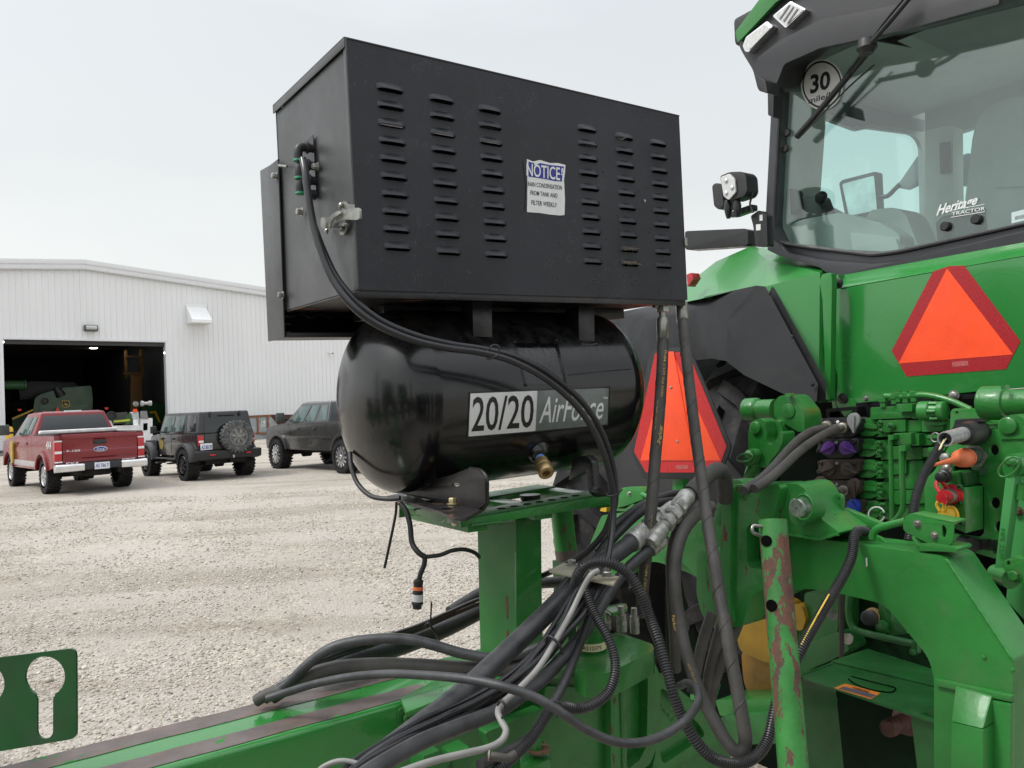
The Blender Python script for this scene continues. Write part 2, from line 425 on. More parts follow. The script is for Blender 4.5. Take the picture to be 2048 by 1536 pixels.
M_cabgrey = mat('dark_cab_metal', (.038, .040, .046), .38, var=.08, dirt=.1, dirtcol=(.10, .1, .1))
M_tyre = mat('tyre_rubber', (.017, .017, .018), .75, spec=.25, var=.25, vscale=9, dirt=.35, dirtcol=(.10, .085, .07), bump=.4, bscale=60)
M_orange = mat('fluorescent_orange', (1.0, .080, .016), .42, var=.07, vscale=14, dirt=.14, dirtcol=(.55, .09, .04), dscale=8, bump=.1)
M_redref = mat('red_reflector', (.36, .012, .018), .30, var=.10, vscale=160, bump=.5, bscale=260)
M_redref2 = mat('red_reflector_bright', (.55, .015, .018), .30, var=.14, vscale=200, bump=.6, bscale=220)
M_white = mat('white_print', (.74, .75, .74), .4, var=.05, vscale=30, dirt=.12, dirtcol=(.4, .39, .36), dscale=50)
M_blackp = mat('black_print', (.012, .012, .014), .4, var=0)
M_bluep = mat('blue_print', (.018, .028, .26), .4, var=.1)
M_greyp = mat('grey_print', (.16, .18, .175), .40, var=.12, vscale=40, dirt=.25, dirtcol=(.3, .3, .29), dscale=60)
M_yellowprint = mat('yellow_print', (.50, .33, .09), .5, var=.2, vscale=80)
M_cream = mat('cream_tag', (.72, .64, .40), .4, var=.06)
M_yellow = mat('yellow_paint', (.62, .36, .015), .4, var=.12, dirt=.15, dirtcol=(.25, .15, .05))
M_yellowcap = mat('yellow_plastic', (.72, .46, .03), .5, var=.05)
M_redcap = mat('red_plastic', (.50, .015, .022), .42, var=.08)
M_orcap = mat('orange_plastic', (.72, .17, .06), .5, var=.08)
M_purple = mat('purple_plastic', (.10, .035, .22), .42, var=.1, dirt=.1)
M_bluecap = mat('blue_plastic', (.015, .05, .36), .42, var=.1)
M_brown = mat('brown_dusty_plastic', (.050, .036, .030), .6, var=.2, vscale=30, dirt=.3, dirtcol=(.10, .08, .06))
M_greycap = mat('grey_plastic', (.22, .225, .23), .42, var=.1)
# ================================================================ GROUND
def ground_mat():
    m = bpy.data.materials.new('gravel_ground'); m.use_nodes = True; t = m.node_tree; L = t.links.new
    b = t.nodes['Principled BSDF']; g = N(t, 'ShaderNodeNewGeometry'); pos = g.outputs['Position']
    def noi(s, d=6, r=.6):
        n = N(t, 'ShaderNodeTexNoise'); n.inputs['Scale'].default_value = s; n.inputs['Detail'].default_value = d; n.inputs['Roughness'].default_value = r; L(pos, n.inputs[0]); return n.outputs[0]
    def rmp(src, cols):
        r = N(t, 'ShaderNodeValToRGB'); el = r.color_ramp.elements
        el[0].position, el[0].color = cols[0][0], (*cols[0][1], 1); el[1].position, el[1].color = cols[-1][0], (*cols[-1][1], 1)
        for p_, c_ in cols[1:-1]: q = el.new(p_); q.color = (*c_, 1)
        L(src, r.inputs[0]); return r.outputs[0]
    def mix(f, a, b_, mode='MIX'):
        x = N(t, 'ShaderNodeMix', data_type='RGBA', blend_type=mode)
        if hasattr(f, 'node'): L(f, x.inputs[0])
        else: x.inputs[0].default_value = f
        for s, v in ((6, a), (7, b_)):
            if hasattr(v, 'node'): L(v, x.inputs[s])
            else: x.inputs[s].default_value = (*v, 1)
        return x.outputs[2]
    v = N(t, 'ShaderNodeTexVoronoi'); v.inputs['Scale'].default_value = 38; L(pos, v.inputs['Vector'])
    stone = rmp(v.outputs['Color'], [(0, (.27, .25, .225)), (.35, (.43, .405, .365)), (.7, (.50, .475, .435)), (1, (.60, .575, .53))])
    v2 = N(t, 'ShaderNodeTexVoronoi'); v2.inputs['Scale'].default_value = 11; L(pos, v2.inputs['Vector'])
    coarse = rmp(v2.outputs['Color'], [(0, (.70, .68, .66)), (.5, (.98, .97, .95)), (1, (1.2, 1.18, 1.15))])
    stone = mix(.8, stone, coarse, 'MULTIPLY')
    fine = rmp(noi(70, 5, .7), [(.3, (.385, .36, .335)), (.7, (.55, .52, .485))])
    patch = rmp(noi(.9, 6, .62), [(.42, (0, 0, 0)), (.56, (1, 1, 1))])
    col = mix(patch, stone, fine)
    # damp stained strips and darker tracks, running across the yard
    mp = N(t, 'ShaderNodeMapping'); mp.inputs['Rotation'].default_value = (0, 0, rad(-20)); mp.inputs['Scale'].default_value = (.10, .75, 1); L(pos, mp.inputs[0])
    n2 = N(t, 'ShaderNodeTexNoise'); n2.inputs['Scale'].default_value = 1.1; n2.inputs['Detail'].default_value = 7; n2.inputs['Distortion'].default_value = .6; L(mp.outputs[0], n2.inputs[0])
    wet = rmp(n2.outputs[0], [(.0, (.56, .535, .50)), (.36, (.78, .755, .725)), (.48, (1, 1, 1)), (1, (1.04, 1.03, 1.02))])
    col = mix(1.0, col, wet, 'MULTIPLY')
    n3 = rmp(noi(.25, 4), [(.3, (.72, .69, .64)), (.7, (.98, .955, .92))])
    col = mix(1.0, col, n3, 'MULTIPLY')
    L(col, b.inputs['Base Color']); b.inputs['Roughness'].default_value = .85
    bp = N(t, 'ShaderNodeBump'); bp.inputs['Distance'].default_value = .02; bp.inputs['Strength'].default_value = .8
    h = N(t, 'ShaderNodeMath', operation='SUBTRACT'); L(noi(55, 6), h.inputs[0]); L(v.outputs['Distance'], h.inputs[1])
    L(h.outputs[0], bp.inputs['Height']); L(bp.outputs[0], b.inputs['Normal'])
    return m
M_ground = ground_mat()
gx = list(np.arange(-60, 60.1, 1.0)); gy = list(np.arange(-30, 90.1, 1.0))
gx = [-1500, -400]+gx+[400, 1500]; gy = [-1500, -300]+gy+[300, 1500]
Vg = [(x, y, .035*(noise.noise(Vector((x*.21, y*.21, 0)))) if (abs(x) < 40 and -20 < y < 36) else 0) for y in gy for x in gx]
nx = len(gx); Fg = [(j*nx+i, j*nx+i+1, (j+1)*nx+i+1, (j+1)*nx+i) for j in range(len(gy)-1) for i in range(nx-1)]
go = mk('ground', Vg, Fg, M_ground); go['kind'] = 'structure'
def gz(x, y): return .035*noise.noise(Vector((x*.21, y*.21, 0)))
# loose stones on the near gravel
def stones():
    rng = np.random.default_rng(3)
    bm = bmesh.new(); bmesh.ops.create_icosphere(bm, subdivisions=1, radius=1)
    bv = np.array([v.co[:] for v in bm.verts]); bf = np.array([[v.index for v in f.verts] for f in bm.faces]); bm.free()
    n = 98000
    u = rng.random(n); y = 3.0+ (15.5-3.0)*u**1.9
    xw = (.14-.86*rng.random(n))*y
    patch = np.array([noise.noise(Vector((a*.9, b*.9, 3))) for a, b in zip(xw, y)])
    keep = rng.random(n) < np.clip(.62-patch*1.6, .10, 1)
    xw = xw[keep]; y = y[keep]; n = len(y)
    size = (.004+.0072*rng.random(n)**2.2)*(1+.055*np.clip(y-3, 0, 12))
    big = rng.random(n) < .004; size[big] *= 2.1
    z = np.array([gz(a, b) for a, b in zip(xw, y)])
    sc = np.stack([size*(.8+.6*rng.random(n)), size*(.8+.6*rng.random(n)), size*(.45+.4*rng.random(n))], 1)
    ang = rng.random(n)*6.28; tilt = (rng.random(n)-.5)*.9
    jit = 1+.32*(rng.random((n, len(bv), 1))-.5)
    V = bv[None]*jit*sc[:, None, :]
    c, s = np.cos(tilt)[:, None], np.sin(tilt)[:, None]
    X, Y_, Z = V[..., 0], V[..., 1]*c-V[..., 2]*s, V[..., 1]*s+V[..., 2]*c
    c, s = np.cos(ang)[:, None], np.sin(ang)[:, None]
    V = np.stack([X*c-Y_*s+xw[:, None], X*s+Y_*c+y[:, None], Z+z[:, None]+size[:, None]*.15], -1).reshape(-1, 3)
    Fc = (bf[None]+(np.arange(n)*len(bv))[:, None, None]).reshape(-1, 3)
    me = bpy.data.meshes.new('gravel'); me.vertices.add(len(V)); me.vertices.foreach_set('co', V.ravel().astype(np.float32))
    me.loops.add(len(Fc)*3); me.polygons.add(len(Fc)); me.loops.foreach_set('vertex_index', Fc.ravel().astype(np.int32))
    me.polygons.foreach_set('loop_start', np.arange(0, len(Fc)*3, 3, dtype=np.int32))
    me.update(); me.validate()
    m = bpy.data.materials.new('gravel_stone'); m.use_nodes = True; t = m.node_tree; b = t.nodes['Principled BSDF']
    g = N(t, 'ShaderNodeNewGeometry'); r = N(t, 'ShaderNodeValToRGB'); el = r.color_ramp.elements
    cols = [(0, (.13, .125, .12)), (.05, (.30, .28, .25)), (.3, (.46, .43, .385)), (.5, (.54, .49, .42)), (.62, (.56, .54, .50)), (.9, (.70, .68, .64)), (1, (.36, .28, .20))]
    el[0].position, el[0].color = 0, (*cols[0][1], 1); el[1].position, el[1].color = 1, (*cols[-1][1], 1)
    for p_, c_ in cols[1:-1]: q = el.new(p_); q.color = (*c_, 1)
    t.links.new(g.outputs['Random Per Island'], r.inputs[0])
    nn = N(t, 'ShaderNodeTexNoise'); nn.inputs['Scale'].default_value = 180; t.links.new(g.outputs['Position'], nn.inputs[0])
    mx = N(t, 'ShaderNodeMix', data_type='RGBA', blend_type='MULTIPLY'); mx.inputs[0].default_value = .5
    t.links.new(r.outputs[0], mx.inputs[6]); t.links.new(nn.outputs[0], mx.inputs[7])
    mm = N(t, 'ShaderNodeMix', data_type='RGBA', blend_type='MULTIPLY'); mm.inputs[0].default_value = 1; mm.inputs[7].default_value = (1.08, 1.04, .985, 1)
    t.links.new(mx.outputs[2], mm.inputs[6]); t.links.new(mm.outputs[2], b.inputs['Base Color']); b.inputs['Roughness'].default_value = .75
    me.materials.append(m)
    o = bpy.data.objects.new('gravel_stones', me); COL.objects.link(o); o['kind'] = 'stuff'
    tag(o, 'loose pale stones scattered over the gravel yard', 'gravel'); 
stones()

# ================================================================ STEEL SHED
M_siding = mat('white_steel_siding', (.80, .81, .82), .38, var=.025, vscale=.6, dirt=.06, dirtcol=(.6, .6, .58), stretch=(1, 1, .25))
M_trim = mat('white_steel_trim', (.74, .755, .775), .35, var=.03)
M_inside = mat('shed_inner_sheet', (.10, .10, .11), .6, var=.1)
WD = Vector((.743, .669, 0)).normalized(); WN = Vector((-WD.y, WD.x, 0))        # along the wall; away from the viewer
W0 = Vector((-26.6, 40.0, 0))
def B(t, n, z): return W0+WD*t+WN*n+ZV*z
wallp = Pl(W0, WN)
def tz(x, y):
    p = wallp(x, y); return (p-W0).dot(WD), p.z
RT, RZ, SL = 4.05, 10.15, .0795
def roofz(t): return RZ-SL*abs(t-RT)
D0, DZ = tz(5, 678)[0], 6.0; D1 = tz(331, 683)[0]; DZ = (tz(5, 679)[1]+tz(331, 683)[1])/2
TL, TR = -16.0, 24.1
shed = thing('steel_shed', 'long white ribbed steel shed with low gable and open service door', 'building', B(4, 0, 0))
RIB = .3048
def wpanel(t0, t1, zb):
    # ribbed sheet: flat pan and one trapezoid rib at its left edge
    xs = [(t0, 0), (t0+.012, -.045), (t0+.046, -.045), (t0+.060, 0), (t1, 0)]
    V = []; n = len(xs)
    for (t, h) in xs: V.append(B(t, h, zb)); V.append(B(t, h, roofz(t)-.02))
    for (t, h) in xs: V.append(B(t, .03, zb)); V.append(B(t, .03, roofz(t)-.02))
    Fc = []
    for i in range(n-1):
        Fc.append((2*i, 2*i+1, 2*i+3, 2*i+2)); k = 2*n; Fc.append((k+2*i, k+2*i+2, k+2*i+3, k+2*i+1))
        Fc.append((2*i, 2*i+2, k+2*i+2, k+2*i)); Fc.append((2*i+1, k+2*i+1, k+2*i+3, 2*i+3))
    Fc.append((0, 2*n, 2*n+1, 1)); a = 2*(n-1); Fc.append((a, a+1, 2*n+a+1, 2*n+a))
    mk('wall_panel', V, Fc, M_siding, shed, angle=20)
t = TL
cuts = []
while t < TR-.01:
    t2 = min(t+RIB, TR)
    if t2 > RT > t+.0: pass
    mid = (t+t2)/2
    if D0-.1 < mid < D1+.1: wpanel(t, t2, DZ+.12)
    else: wpanel(t, t2, .18)
    t = t2
DEP = 46
def tri(name, pts, m, par, d=None, bevel=0):
    return solid(name, [[B(*p) for p in pts]], d if d is not None else WN*.05, m, par, bevel)
# base, side and back walls, roof sheets
tri('base_trim', [(TL, -.02, 0), (D0-.1, -.02, 0), (D0-.1, -.02, .2), (TL, -.02, .2)], mat('dark_base', (.10, .09, .085), .7), shed, WN*.08)
tri('base_trim', [(D1+.1, -.02, 0), (TR, -.02, 0), (TR, -.02, .2), (D1+.1, -.02, .2)], MATS['dark_base'], shed, WN*.08)
solid('side_wall', [[B(TR, .03, 0), B(TR, DEP, 0), B(TR, DEP, roofz(TR)), B(TR, .03, roofz(TR))]], WD*-.05, M_siding, shed)
solid('side_wall', [[B(TL, .03, 0), B(TL, DEP, 0), B(TL, DEP, roofz(TL)), B(TL, .03, roofz(TL))]], WD*.05, M_siding, shed)
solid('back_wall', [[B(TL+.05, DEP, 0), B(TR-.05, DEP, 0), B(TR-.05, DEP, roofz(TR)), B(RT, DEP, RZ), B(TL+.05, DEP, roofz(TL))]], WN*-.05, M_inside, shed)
for a, b in ((TL-.3, RT), (RT, TR+.3)):
    solid('roof', [[B(a, -.15, roofz(a)+.05), B(b, -.15, roofz(b)+.05), B(b, DEP+.2, roofz(b)+.05), B(a, DEP+.2, roofz(a)+.05)]], ZV*.09, M_trim, shed)
    for k, (n0, n1, z0, z1) in enumerate(((-.21, -.155, -.16, .30), (-.25, -.215, .10, .36), (-.18, -.14, -.20, -.165))):
        solid('rake_trim' if k else 'fascia', [[B(a, n0, roofz(a)+z0), B(b, n0, roofz(b)+z0), B(b, n0, roofz(b)+z1), B(a, n0, roofz(a)+z1)]], WN*(n1-n0), M_trim, shed, .008)
# inner lining so that the hall reads dark
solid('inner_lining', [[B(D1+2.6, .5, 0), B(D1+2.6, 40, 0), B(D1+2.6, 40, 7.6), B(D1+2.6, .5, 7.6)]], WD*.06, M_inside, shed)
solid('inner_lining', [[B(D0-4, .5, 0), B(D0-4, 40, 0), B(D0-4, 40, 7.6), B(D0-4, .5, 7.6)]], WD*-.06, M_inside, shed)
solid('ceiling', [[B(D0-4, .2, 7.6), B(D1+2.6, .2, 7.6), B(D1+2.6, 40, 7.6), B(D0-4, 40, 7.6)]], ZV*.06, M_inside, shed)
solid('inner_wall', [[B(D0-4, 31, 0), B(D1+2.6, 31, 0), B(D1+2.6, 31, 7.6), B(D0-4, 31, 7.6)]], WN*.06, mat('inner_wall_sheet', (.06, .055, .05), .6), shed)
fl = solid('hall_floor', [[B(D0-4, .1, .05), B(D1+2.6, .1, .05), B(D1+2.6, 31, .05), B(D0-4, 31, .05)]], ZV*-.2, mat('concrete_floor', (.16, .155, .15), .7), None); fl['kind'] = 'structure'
apron = solid('door_apron', [[B(D0-1.2, -2.6, .055), B(D1+.6, -2.6, .055), B(D1+.6, .08, .055), B(D0-1.2, .08, .055)]], ZV*-.2, mat('stained_concrete', (.20, .18, .165), .7, var=.25, vscale=1.2), None); apron['kind'] = 'structure'
for (a, b, z0, z1) in ((D0-.12, D0+.02, .02, DZ+.14), (D1-.02, D1+.12, .02, DZ+.14), (D0+.025, D1-.025, DZ-.02, DZ+.14)):
    solid('door_frame', [[B(a, -.05, z0), B(b, -.05, z0), B(b, -.05, z1), B(a, -.05, z1)]], WN*.42, M_trim, shed, .01)
solid('door_header', [[B(D0+.03, .15, DZ-.25), B(D1-.03, .15, DZ-.25), B(D1-.03, .15, DZ-.04), B(D0+.03, .15, DZ-.04)]], WN*.1, mat('dark_header', (.05, .05, .05), .6), shed, .01)
for n in range(5, 30, 6):
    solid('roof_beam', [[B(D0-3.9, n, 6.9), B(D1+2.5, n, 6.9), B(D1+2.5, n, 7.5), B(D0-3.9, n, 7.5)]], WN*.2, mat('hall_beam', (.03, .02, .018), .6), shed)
# hooded vent on the wall
def wallpt(x, y, n=0): q = wallp(x, y); return (q-W0).dot(WD), q.z
a = wallpt(370, 613); b = wallpt(424, 653); vt = thing('wall_vent', 'white hooded exhaust vent sticking out of the shed wall right of the door', 'vent', B((a[0]+b[0])/2, -.03, b[1]))
t0, t1 = a[0]+.05, b[0]-.35; zt, zb = a[1]+.02, b[1]+.15
V = [B(t, n, z) for t in (t0, t1) for (n, z) in ((-.035, zt), (-.035, zb), (-1.0, zb), (-1.0, zb+.14))]
mk('hood', V, [(0, 1, 2, 3), (4, 7, 6, 5), (0, 3, 7, 4), (3, 2, 6, 7), (2, 1, 5, 6), (0, 4, 5, 1)], mat('vent_white', (.84, .85, .85), .4, var=.02), vt, .01)
solid('drip_edge', [[B(t0-.05, -1.06, zb-.05), B(t1+.05, -1.06, zb-.05), B(t1+.05, -.04, zb-.05), B(t0-.05, -.04, zb-.05)]], ZV*.045, MATS['vent_white'], vt, .008)
solid('flashing', [[B(t0-.04, -.04, zt-.02), B(t1+.04, -.04, zt-.02), B(t1+.04, -.04, zt+.14), B(t0-.04, -.04, zt+.14)]], WN*-.03, MATS['vent_white'], vt, .01)
# wall light and small camera
a = wallpt(180, 657); wl = thing('wall_light', 'grey wall pack light above the open shed door', 'light', B(a[0], -.04, a[1]))
V = [B(a[0]+t*.33, n, a[1]+z) for t in (-1, 1) for (n, z) in ((-.04, -.17), (-.30, -.17), (-.36, .02), (-.30, .17), (-.04, .17))]
mk('housing', V, [(0, 1, 2, 3, 4), (9, 8, 7, 6, 5), (0, 5, 6, 1), (1, 6, 7, 2), (2, 7, 8, 3), (3, 8, 9, 4), (4, 9, 5, 0)], mat('light_housing', (.10, .10, .10), .5), wl, .012)
V = [B(a[0]+t*.27, n, a[1]+z) for t in (-1, 1) for (n, z) in ((-.309, -.13), (-.367, .02), (-.318, .13), (-.30, .0))]
mk('lens', V, [(0, 1, 2, 3), (7, 6, 5, 4), (0, 4, 5, 1), (1, 5, 6, 2), (2, 6, 7, 3), (3, 7, 4, 0)], mat('light_lens', (.55, .56, .55), .3), wl)
a = wallpt(660, 707); wc = thing('security_camera', 'tiny white camera on the blank shed wall beside the tank', 'camera', B(a[0], -.04, a[1]))
lathe('body', B(a[0]-.1, -.04, a[1]+.05), -WN+WD*.4-ZV*.2, [(0, .09), (.05, .09), (.08, .07), (.32, .07), (.33, .06)], M_white, wc, 14)
lathe('lens', B(a[0]-.1, -.04, a[1]+.05)+(-WN+WD*.4-ZV*.2).normalized()*.331, -WN+WD*.4-ZV*.2, [(0, .055), (.02, .05)], M_blackp, wc, 14)
# bollard
bp = P(20, 919, 37.5); bp.z = 0
bo = lathe('bollard', bp, ZV, [(0, .17), (1.28, .17), (1.36, .155), (1.42, .11), (1.44, .02)], mat('bollard_yellow', (.66, .42, .05), .5, dirt=.2), None, 18)
tag(bo, 'yellow steel bollard at the left side of the shed door', 'bollard')
a = wallpt(12, 700)
# ceiling lamps inside the hall (lit)
M_lamp = emis('lit_lamp', (1, .98, .92), 14)
for (x, y, n) in ((187, 696, 16), (226, 687, 9)):
    pl_ = Pl(B(0, n, 0), WN); q = pl_(x, y)
    l = thing('high_bay_lamp', 'lit high bay lamp in the dark shed, '+('lower and left of the pair' if x < 200 else 'higher and right of the pair'), 'lamp', q, 'lit lamps inside the shed')
    lathe('reflector', q+ZV*.12, -ZV, [(-.10, .05), (0, .12), (.12, .30)], mat('lamp_shell', (.3, .3, .3), .4), l, 16)
    lathe('bulb', q+ZV*.0-ZV*.002, -ZV, [(0, .26), (.03, .24)], M_lamp, l, 16)
for (x, y) in ((5, 684), (329, 706)):
    pl_ = Pl(B(0, .2, 0), WN); q = pl_(x, y)
    o = lathe('door_jamb_lamp', q, -WN, [(0, .05), (.06, .07), (.08, .03)], emis('jamb_lamp', (1, 1, .95), 3) if 'jamb' not in MATS else MATS['jamb'], None, 12)
    tag(o, 'small lit lamp on the '+('left' if x < 100 else 'right')+' jamb of the shed door', 'lamp')

# ---------------------------------------------------------------- harvester in the hall
M_hg = mat('harvester_green', (.006, .060, .010), .35, coat=.3, var=.1, vscale=1)
hv = thing('combine_harvester', 'green combine harvester parked inside the dark shed behind the red pickup', 'combine', B(D0+3.2, 5.2, .05))
hp = Pl(B(0, 5.0, 0), WN)
def hpl(name, pts, m, n=5.0, th=1.2, bevel=.04, par=hv, holes=()):
    return plate(name, pts, Pl(B(0, n, 0), WN), th, m, par, holes, bevel)
hpl('rear_body', rnd([(67, 815), (70, 796), (82, 788), (128, 775), (183, 771), (186, 800), (184, 835), (180, 880), (120, 905), (66, 905)], 6), M_hg, 5.0, 2.2)
hpl('side_body', rnd([(24, 840), (64, 818), (64, 920), (24, 920)], 4), mat('harvester_dark', (.01, .06, .015), .5), 6.4, 5)
hpl('lower_panel', rnd([(78, 811), (118, 808), (180, 811), (178, 860), (80, 860)], 4), M_hg, 4.93, .06, .01)
hpl('grain_tank', [(36, 772), (60, 762), (150, 764), (160, 776), (150, 790), (40, 800)], mat('harvester_black', (.012, .014, .013), .5), 6.8, 3)
lathe('unload_auger', Pl(B(0, 4.6, 0), WN)(-12, 770), Pl(B(0, 4.6, 0), WN)(36, 770)-Pl(B(0, 4.6, 0), WN)(-12, 770), [(0, .26), (1.42, .26), (1.45, .30), (1.55, .30)], mat('auger_green', (.05, .14, .055), .5), hv, 20)
lathe('auger_mouth', Pl(B(0, 4.58, 0), WN)(36.5, 770), WD, [(0, .22), (.06, .24), (.08, .20)], M_cream, hv, 18)
lathe('exhaust_stack', hp(112, 774), hp(127, 800)-hp(112, 774), [(0, .20), (.55, .28), (.62, .26)], M_greypl, hv, 16)
q = Pl(B(0, 4.85, 0), WN)
lathe('round_vent', q(90, 802), -WN, [(0, .20), (.06, .20), (.07, .15), (.02, .13)], M_blackp, hv, 20)
qq = Pl(B(0, 4.9, 0), WN)
em = plate('emblem', rnd([(123.5, 801), (139, 801), (140.5, 812), (134, 815), (128, 815), (123.5, 812)], 3), qq, .05, M_yellowcap, hv)
plate('emblem_field', rnd([(124.7, 802.2), (138, 802.2), (139.2, 811.4), (133.5, 813.8), (128.3, 813.8), (124.7, 811.4)], 2.5), qq.off(.01), .009, M_blackp, em)
plate('leaping_deer', [(126.2, 810.6), (128.2, 808.6), (130.2, 807.6), (129.4, 805.6), (128.2, 804.2), (130.2, 805.0), (131.0, 807.0), (134.2, 807.8), (136.6, 809.2), (138.0, 811.4), (136.0, 810.2), (134.2, 810.0), (132.4, 811.6), (131.2, 811.8), (132.2, 810.0), (129.8, 809.8)], qq.off(.02), .009, M_yellowcap, em)
hpl('yellow_stripe', [(24, 836), (66, 818), (67, 821), (25, 840)], M_yellow, 4.9, .05, 0)
plate('warning_triangle', [(109.5, 824), (121, 824), (115.3, 813.5)], Pl(B(0, 4.6, 0), WN), .03, M_orange, hv)
for (x, y) in ((39, 820), (90, 825), (213, 817)):
    plate('marker_lamp', rnd([(x-4.5, y-2.2), (x+4.5, y-2.2), (x+2.5, y+2.2), (x-2.5, y+2.2)], .8), Pl(B(0, 4.3, 0), WN), .06, M_orange, hv)
# crane column: ochre gantry deeper in the hall
cr = thing('gantry_column', 'ochre yellow crane column standing in the dark shed', 'crane', B(D0+6, 9, .05))
cm = mat('ochre_steel', (.24, .13, .035), .5)
for (pts, n) in (([(262, 750), (284, 750), (285, 900), (262, 900)], 9), ([(251, 700), (255, 700), (256, 756), (252, 756)], 9.4), ([(281, 698), (287, 698), (289, 756), (283, 756)], 9.4), ([(248, 745), (288, 745), (288, 749), (248, 749)], 9.1), ([(252, 712), (287, 712), (287, 715), (252, 715)], 9.1)):
    plate('column' if n == 9 else 'strut', pts, Pl(B(0, n, 0), WN), .35, cm, cr, bevel=.02)
# second green machine at the right of the hall
tr = thing('green_machine', 'dark green farm machine at the right of the open shed', 'machine', B(D1-1, 8, .05))
plate('body', rnd([(285, 815), (300, 806), (333, 806), (333, 850), (285, 850)], 3), Pl(B(0, 8, 0), WN), 3, mat('machine_green', (.01, .07, .016), .5), tr, bevel=.04)
plate('yellow_rim', [(300, 823), (312, 822), (322, 845), (318, 845), (309, 826), (300, 827)], Pl(B(0, 7.6, 0), WN), .1, M_yellow, tr)
# white service truck between pickup and jeep
st = thing('service_truck', 'white service truck with tool bodies and a crane parked by the shed door', 'truck', B(D0+5.6, -5.4, 0))
sp = Pl(B(0, -5.0, 0), WN)
mw_ = mat('service_white', (.74, .75, .76), .4, var=.04)
plate('cab', rnd([(214, 838), (221, 838), (227, 852), (228, 905), (210, 905)], 2), sp, 1.6, mw_, st, bevel=.03)
plate('tool_body', rnd([(222, 852), (283, 850), (283, 866), (300, 867), (302, 905), (218, 905)], 1.5), sp, 1.5, mw_, st, bevel=.02)
plate('tool_cabinet', rnd([(281, 837), (305, 836), (306, 905), (283, 905)], 1.2), sp.off(.05), 1.3, mw_, st, bevel=.02)
plate('cabinet_door', [(287, 847), (295, 846), (295, 860), (287, 861)], sp.off(.09), .03, M_dark, st)
plate('toolbox', rnd([(265, 824), (277, 823), (278, 839), (266, 840)], 1), sp.off(.1), .5, mat('pale_grey_box', (.48, .52, .55), .4), st, bevel=.01)
plate('crane_pedestal', [(284, 822), (294, 822), (297, 838), (282, 838)], sp.off(.1), .3, mat('crane_grey', (.22, .22, .22), .4), st, bevel=.02)
lathe('winch', sp.off(.3)(282, 807), WD, [(0, .14), (.1, .14), (.12, .08), (.35, .08), (.37, .13), (.5, .13)], mat('winch_grey', (.45, .45, .46), .3, metal=.4), st, 14)
lathe('hose_reel', sp.off(.2)(271, 808), -WN, [(0, .13), (.1, .13), (.11, .05), (.16, .05)], M_greycap, st, 14)
lathe('engine_fan', sp.off(.15)(222, 832), -WN, [(0, .24), (.12, .24), (.13, .20), (.05, .19)], M_blackp, st, 16)
plate('engine_block', [(230, 826), (255, 824), (258, 846), (232, 848)], sp.off(.1), .6, mat('engine_dark', (.03, .035, .03), .5), st, bevel=.03)
plate('yellow_rail', [(228, 841), (260, 838), (260, 842), (229, 845)], sp.off(.14), .08, mat('lime_paint', (.42, .50, .04), .4), st)
plate('green_bracket', [(250, 832), (262, 826), (266, 846), (252, 850)], sp.off(.12), .08, M_hg, st)
plate('orange_lamp', [(268, 818), (274, 818), (275, 824), (267, 824)], sp.off(.2), .12, M_orange, st)
for (a_, b_) in ((225, 868), (262, 872)):
    q = sp.off(.01)(a_+10, b_+18); lathe('wheel', q, -WN, [(-.25, .40), (.02, .42), (.03, .26), (-.02, .24), (-.02, .05)], M_tyre, st, 20)

# ---------------------------------------------------------------- road vehicles
class VF:                                        # local frame of a parked vehicle, y forward
    def __init__(s, name, label, cat, p, heading, group=None):
        s.o = thing(name, label, cat, p, group, rot=math.atan2(-heading.x, heading.y))
def vbox(name, x0, x1, y0, y1, z0, z1, m, par, bevel=.01):
    return mk(name, [(x, y, z) for x in (x0, x1) for y in (y0, y1) for z in (z0, z1)], BOXF, m, par, bevel)
def vprism(name, prof, x0, x1, m, par, bevel=.03, holes=(), seg=2):
    loops = [[Vector((x0, y, z)) for y, z in prof]]+[[Vector((x0, y, z)) for y, z in h] for h in holes]
    V, Fc = slab(loops, Vector((x1-x0, 0, 0))); return mk(name, V, Fc, m, par, bevel, seg)
def quadslab(name, pts, th, m, par, bevel=0):
    p = [Vector(q) for q in pts]; n = (p[1]-p[0]).cross(p[-1]-p[0]).normalized()
    V, Fc = slab([p], n*-th); return mk(name, V, Fc, m, par, bevel)
def arch(yc, zc, r, n=10): return [(yc+r*math.cos(rad(a)), zc+r*math.sin(rad(a))) for a in np.linspace(180, 0, n)]
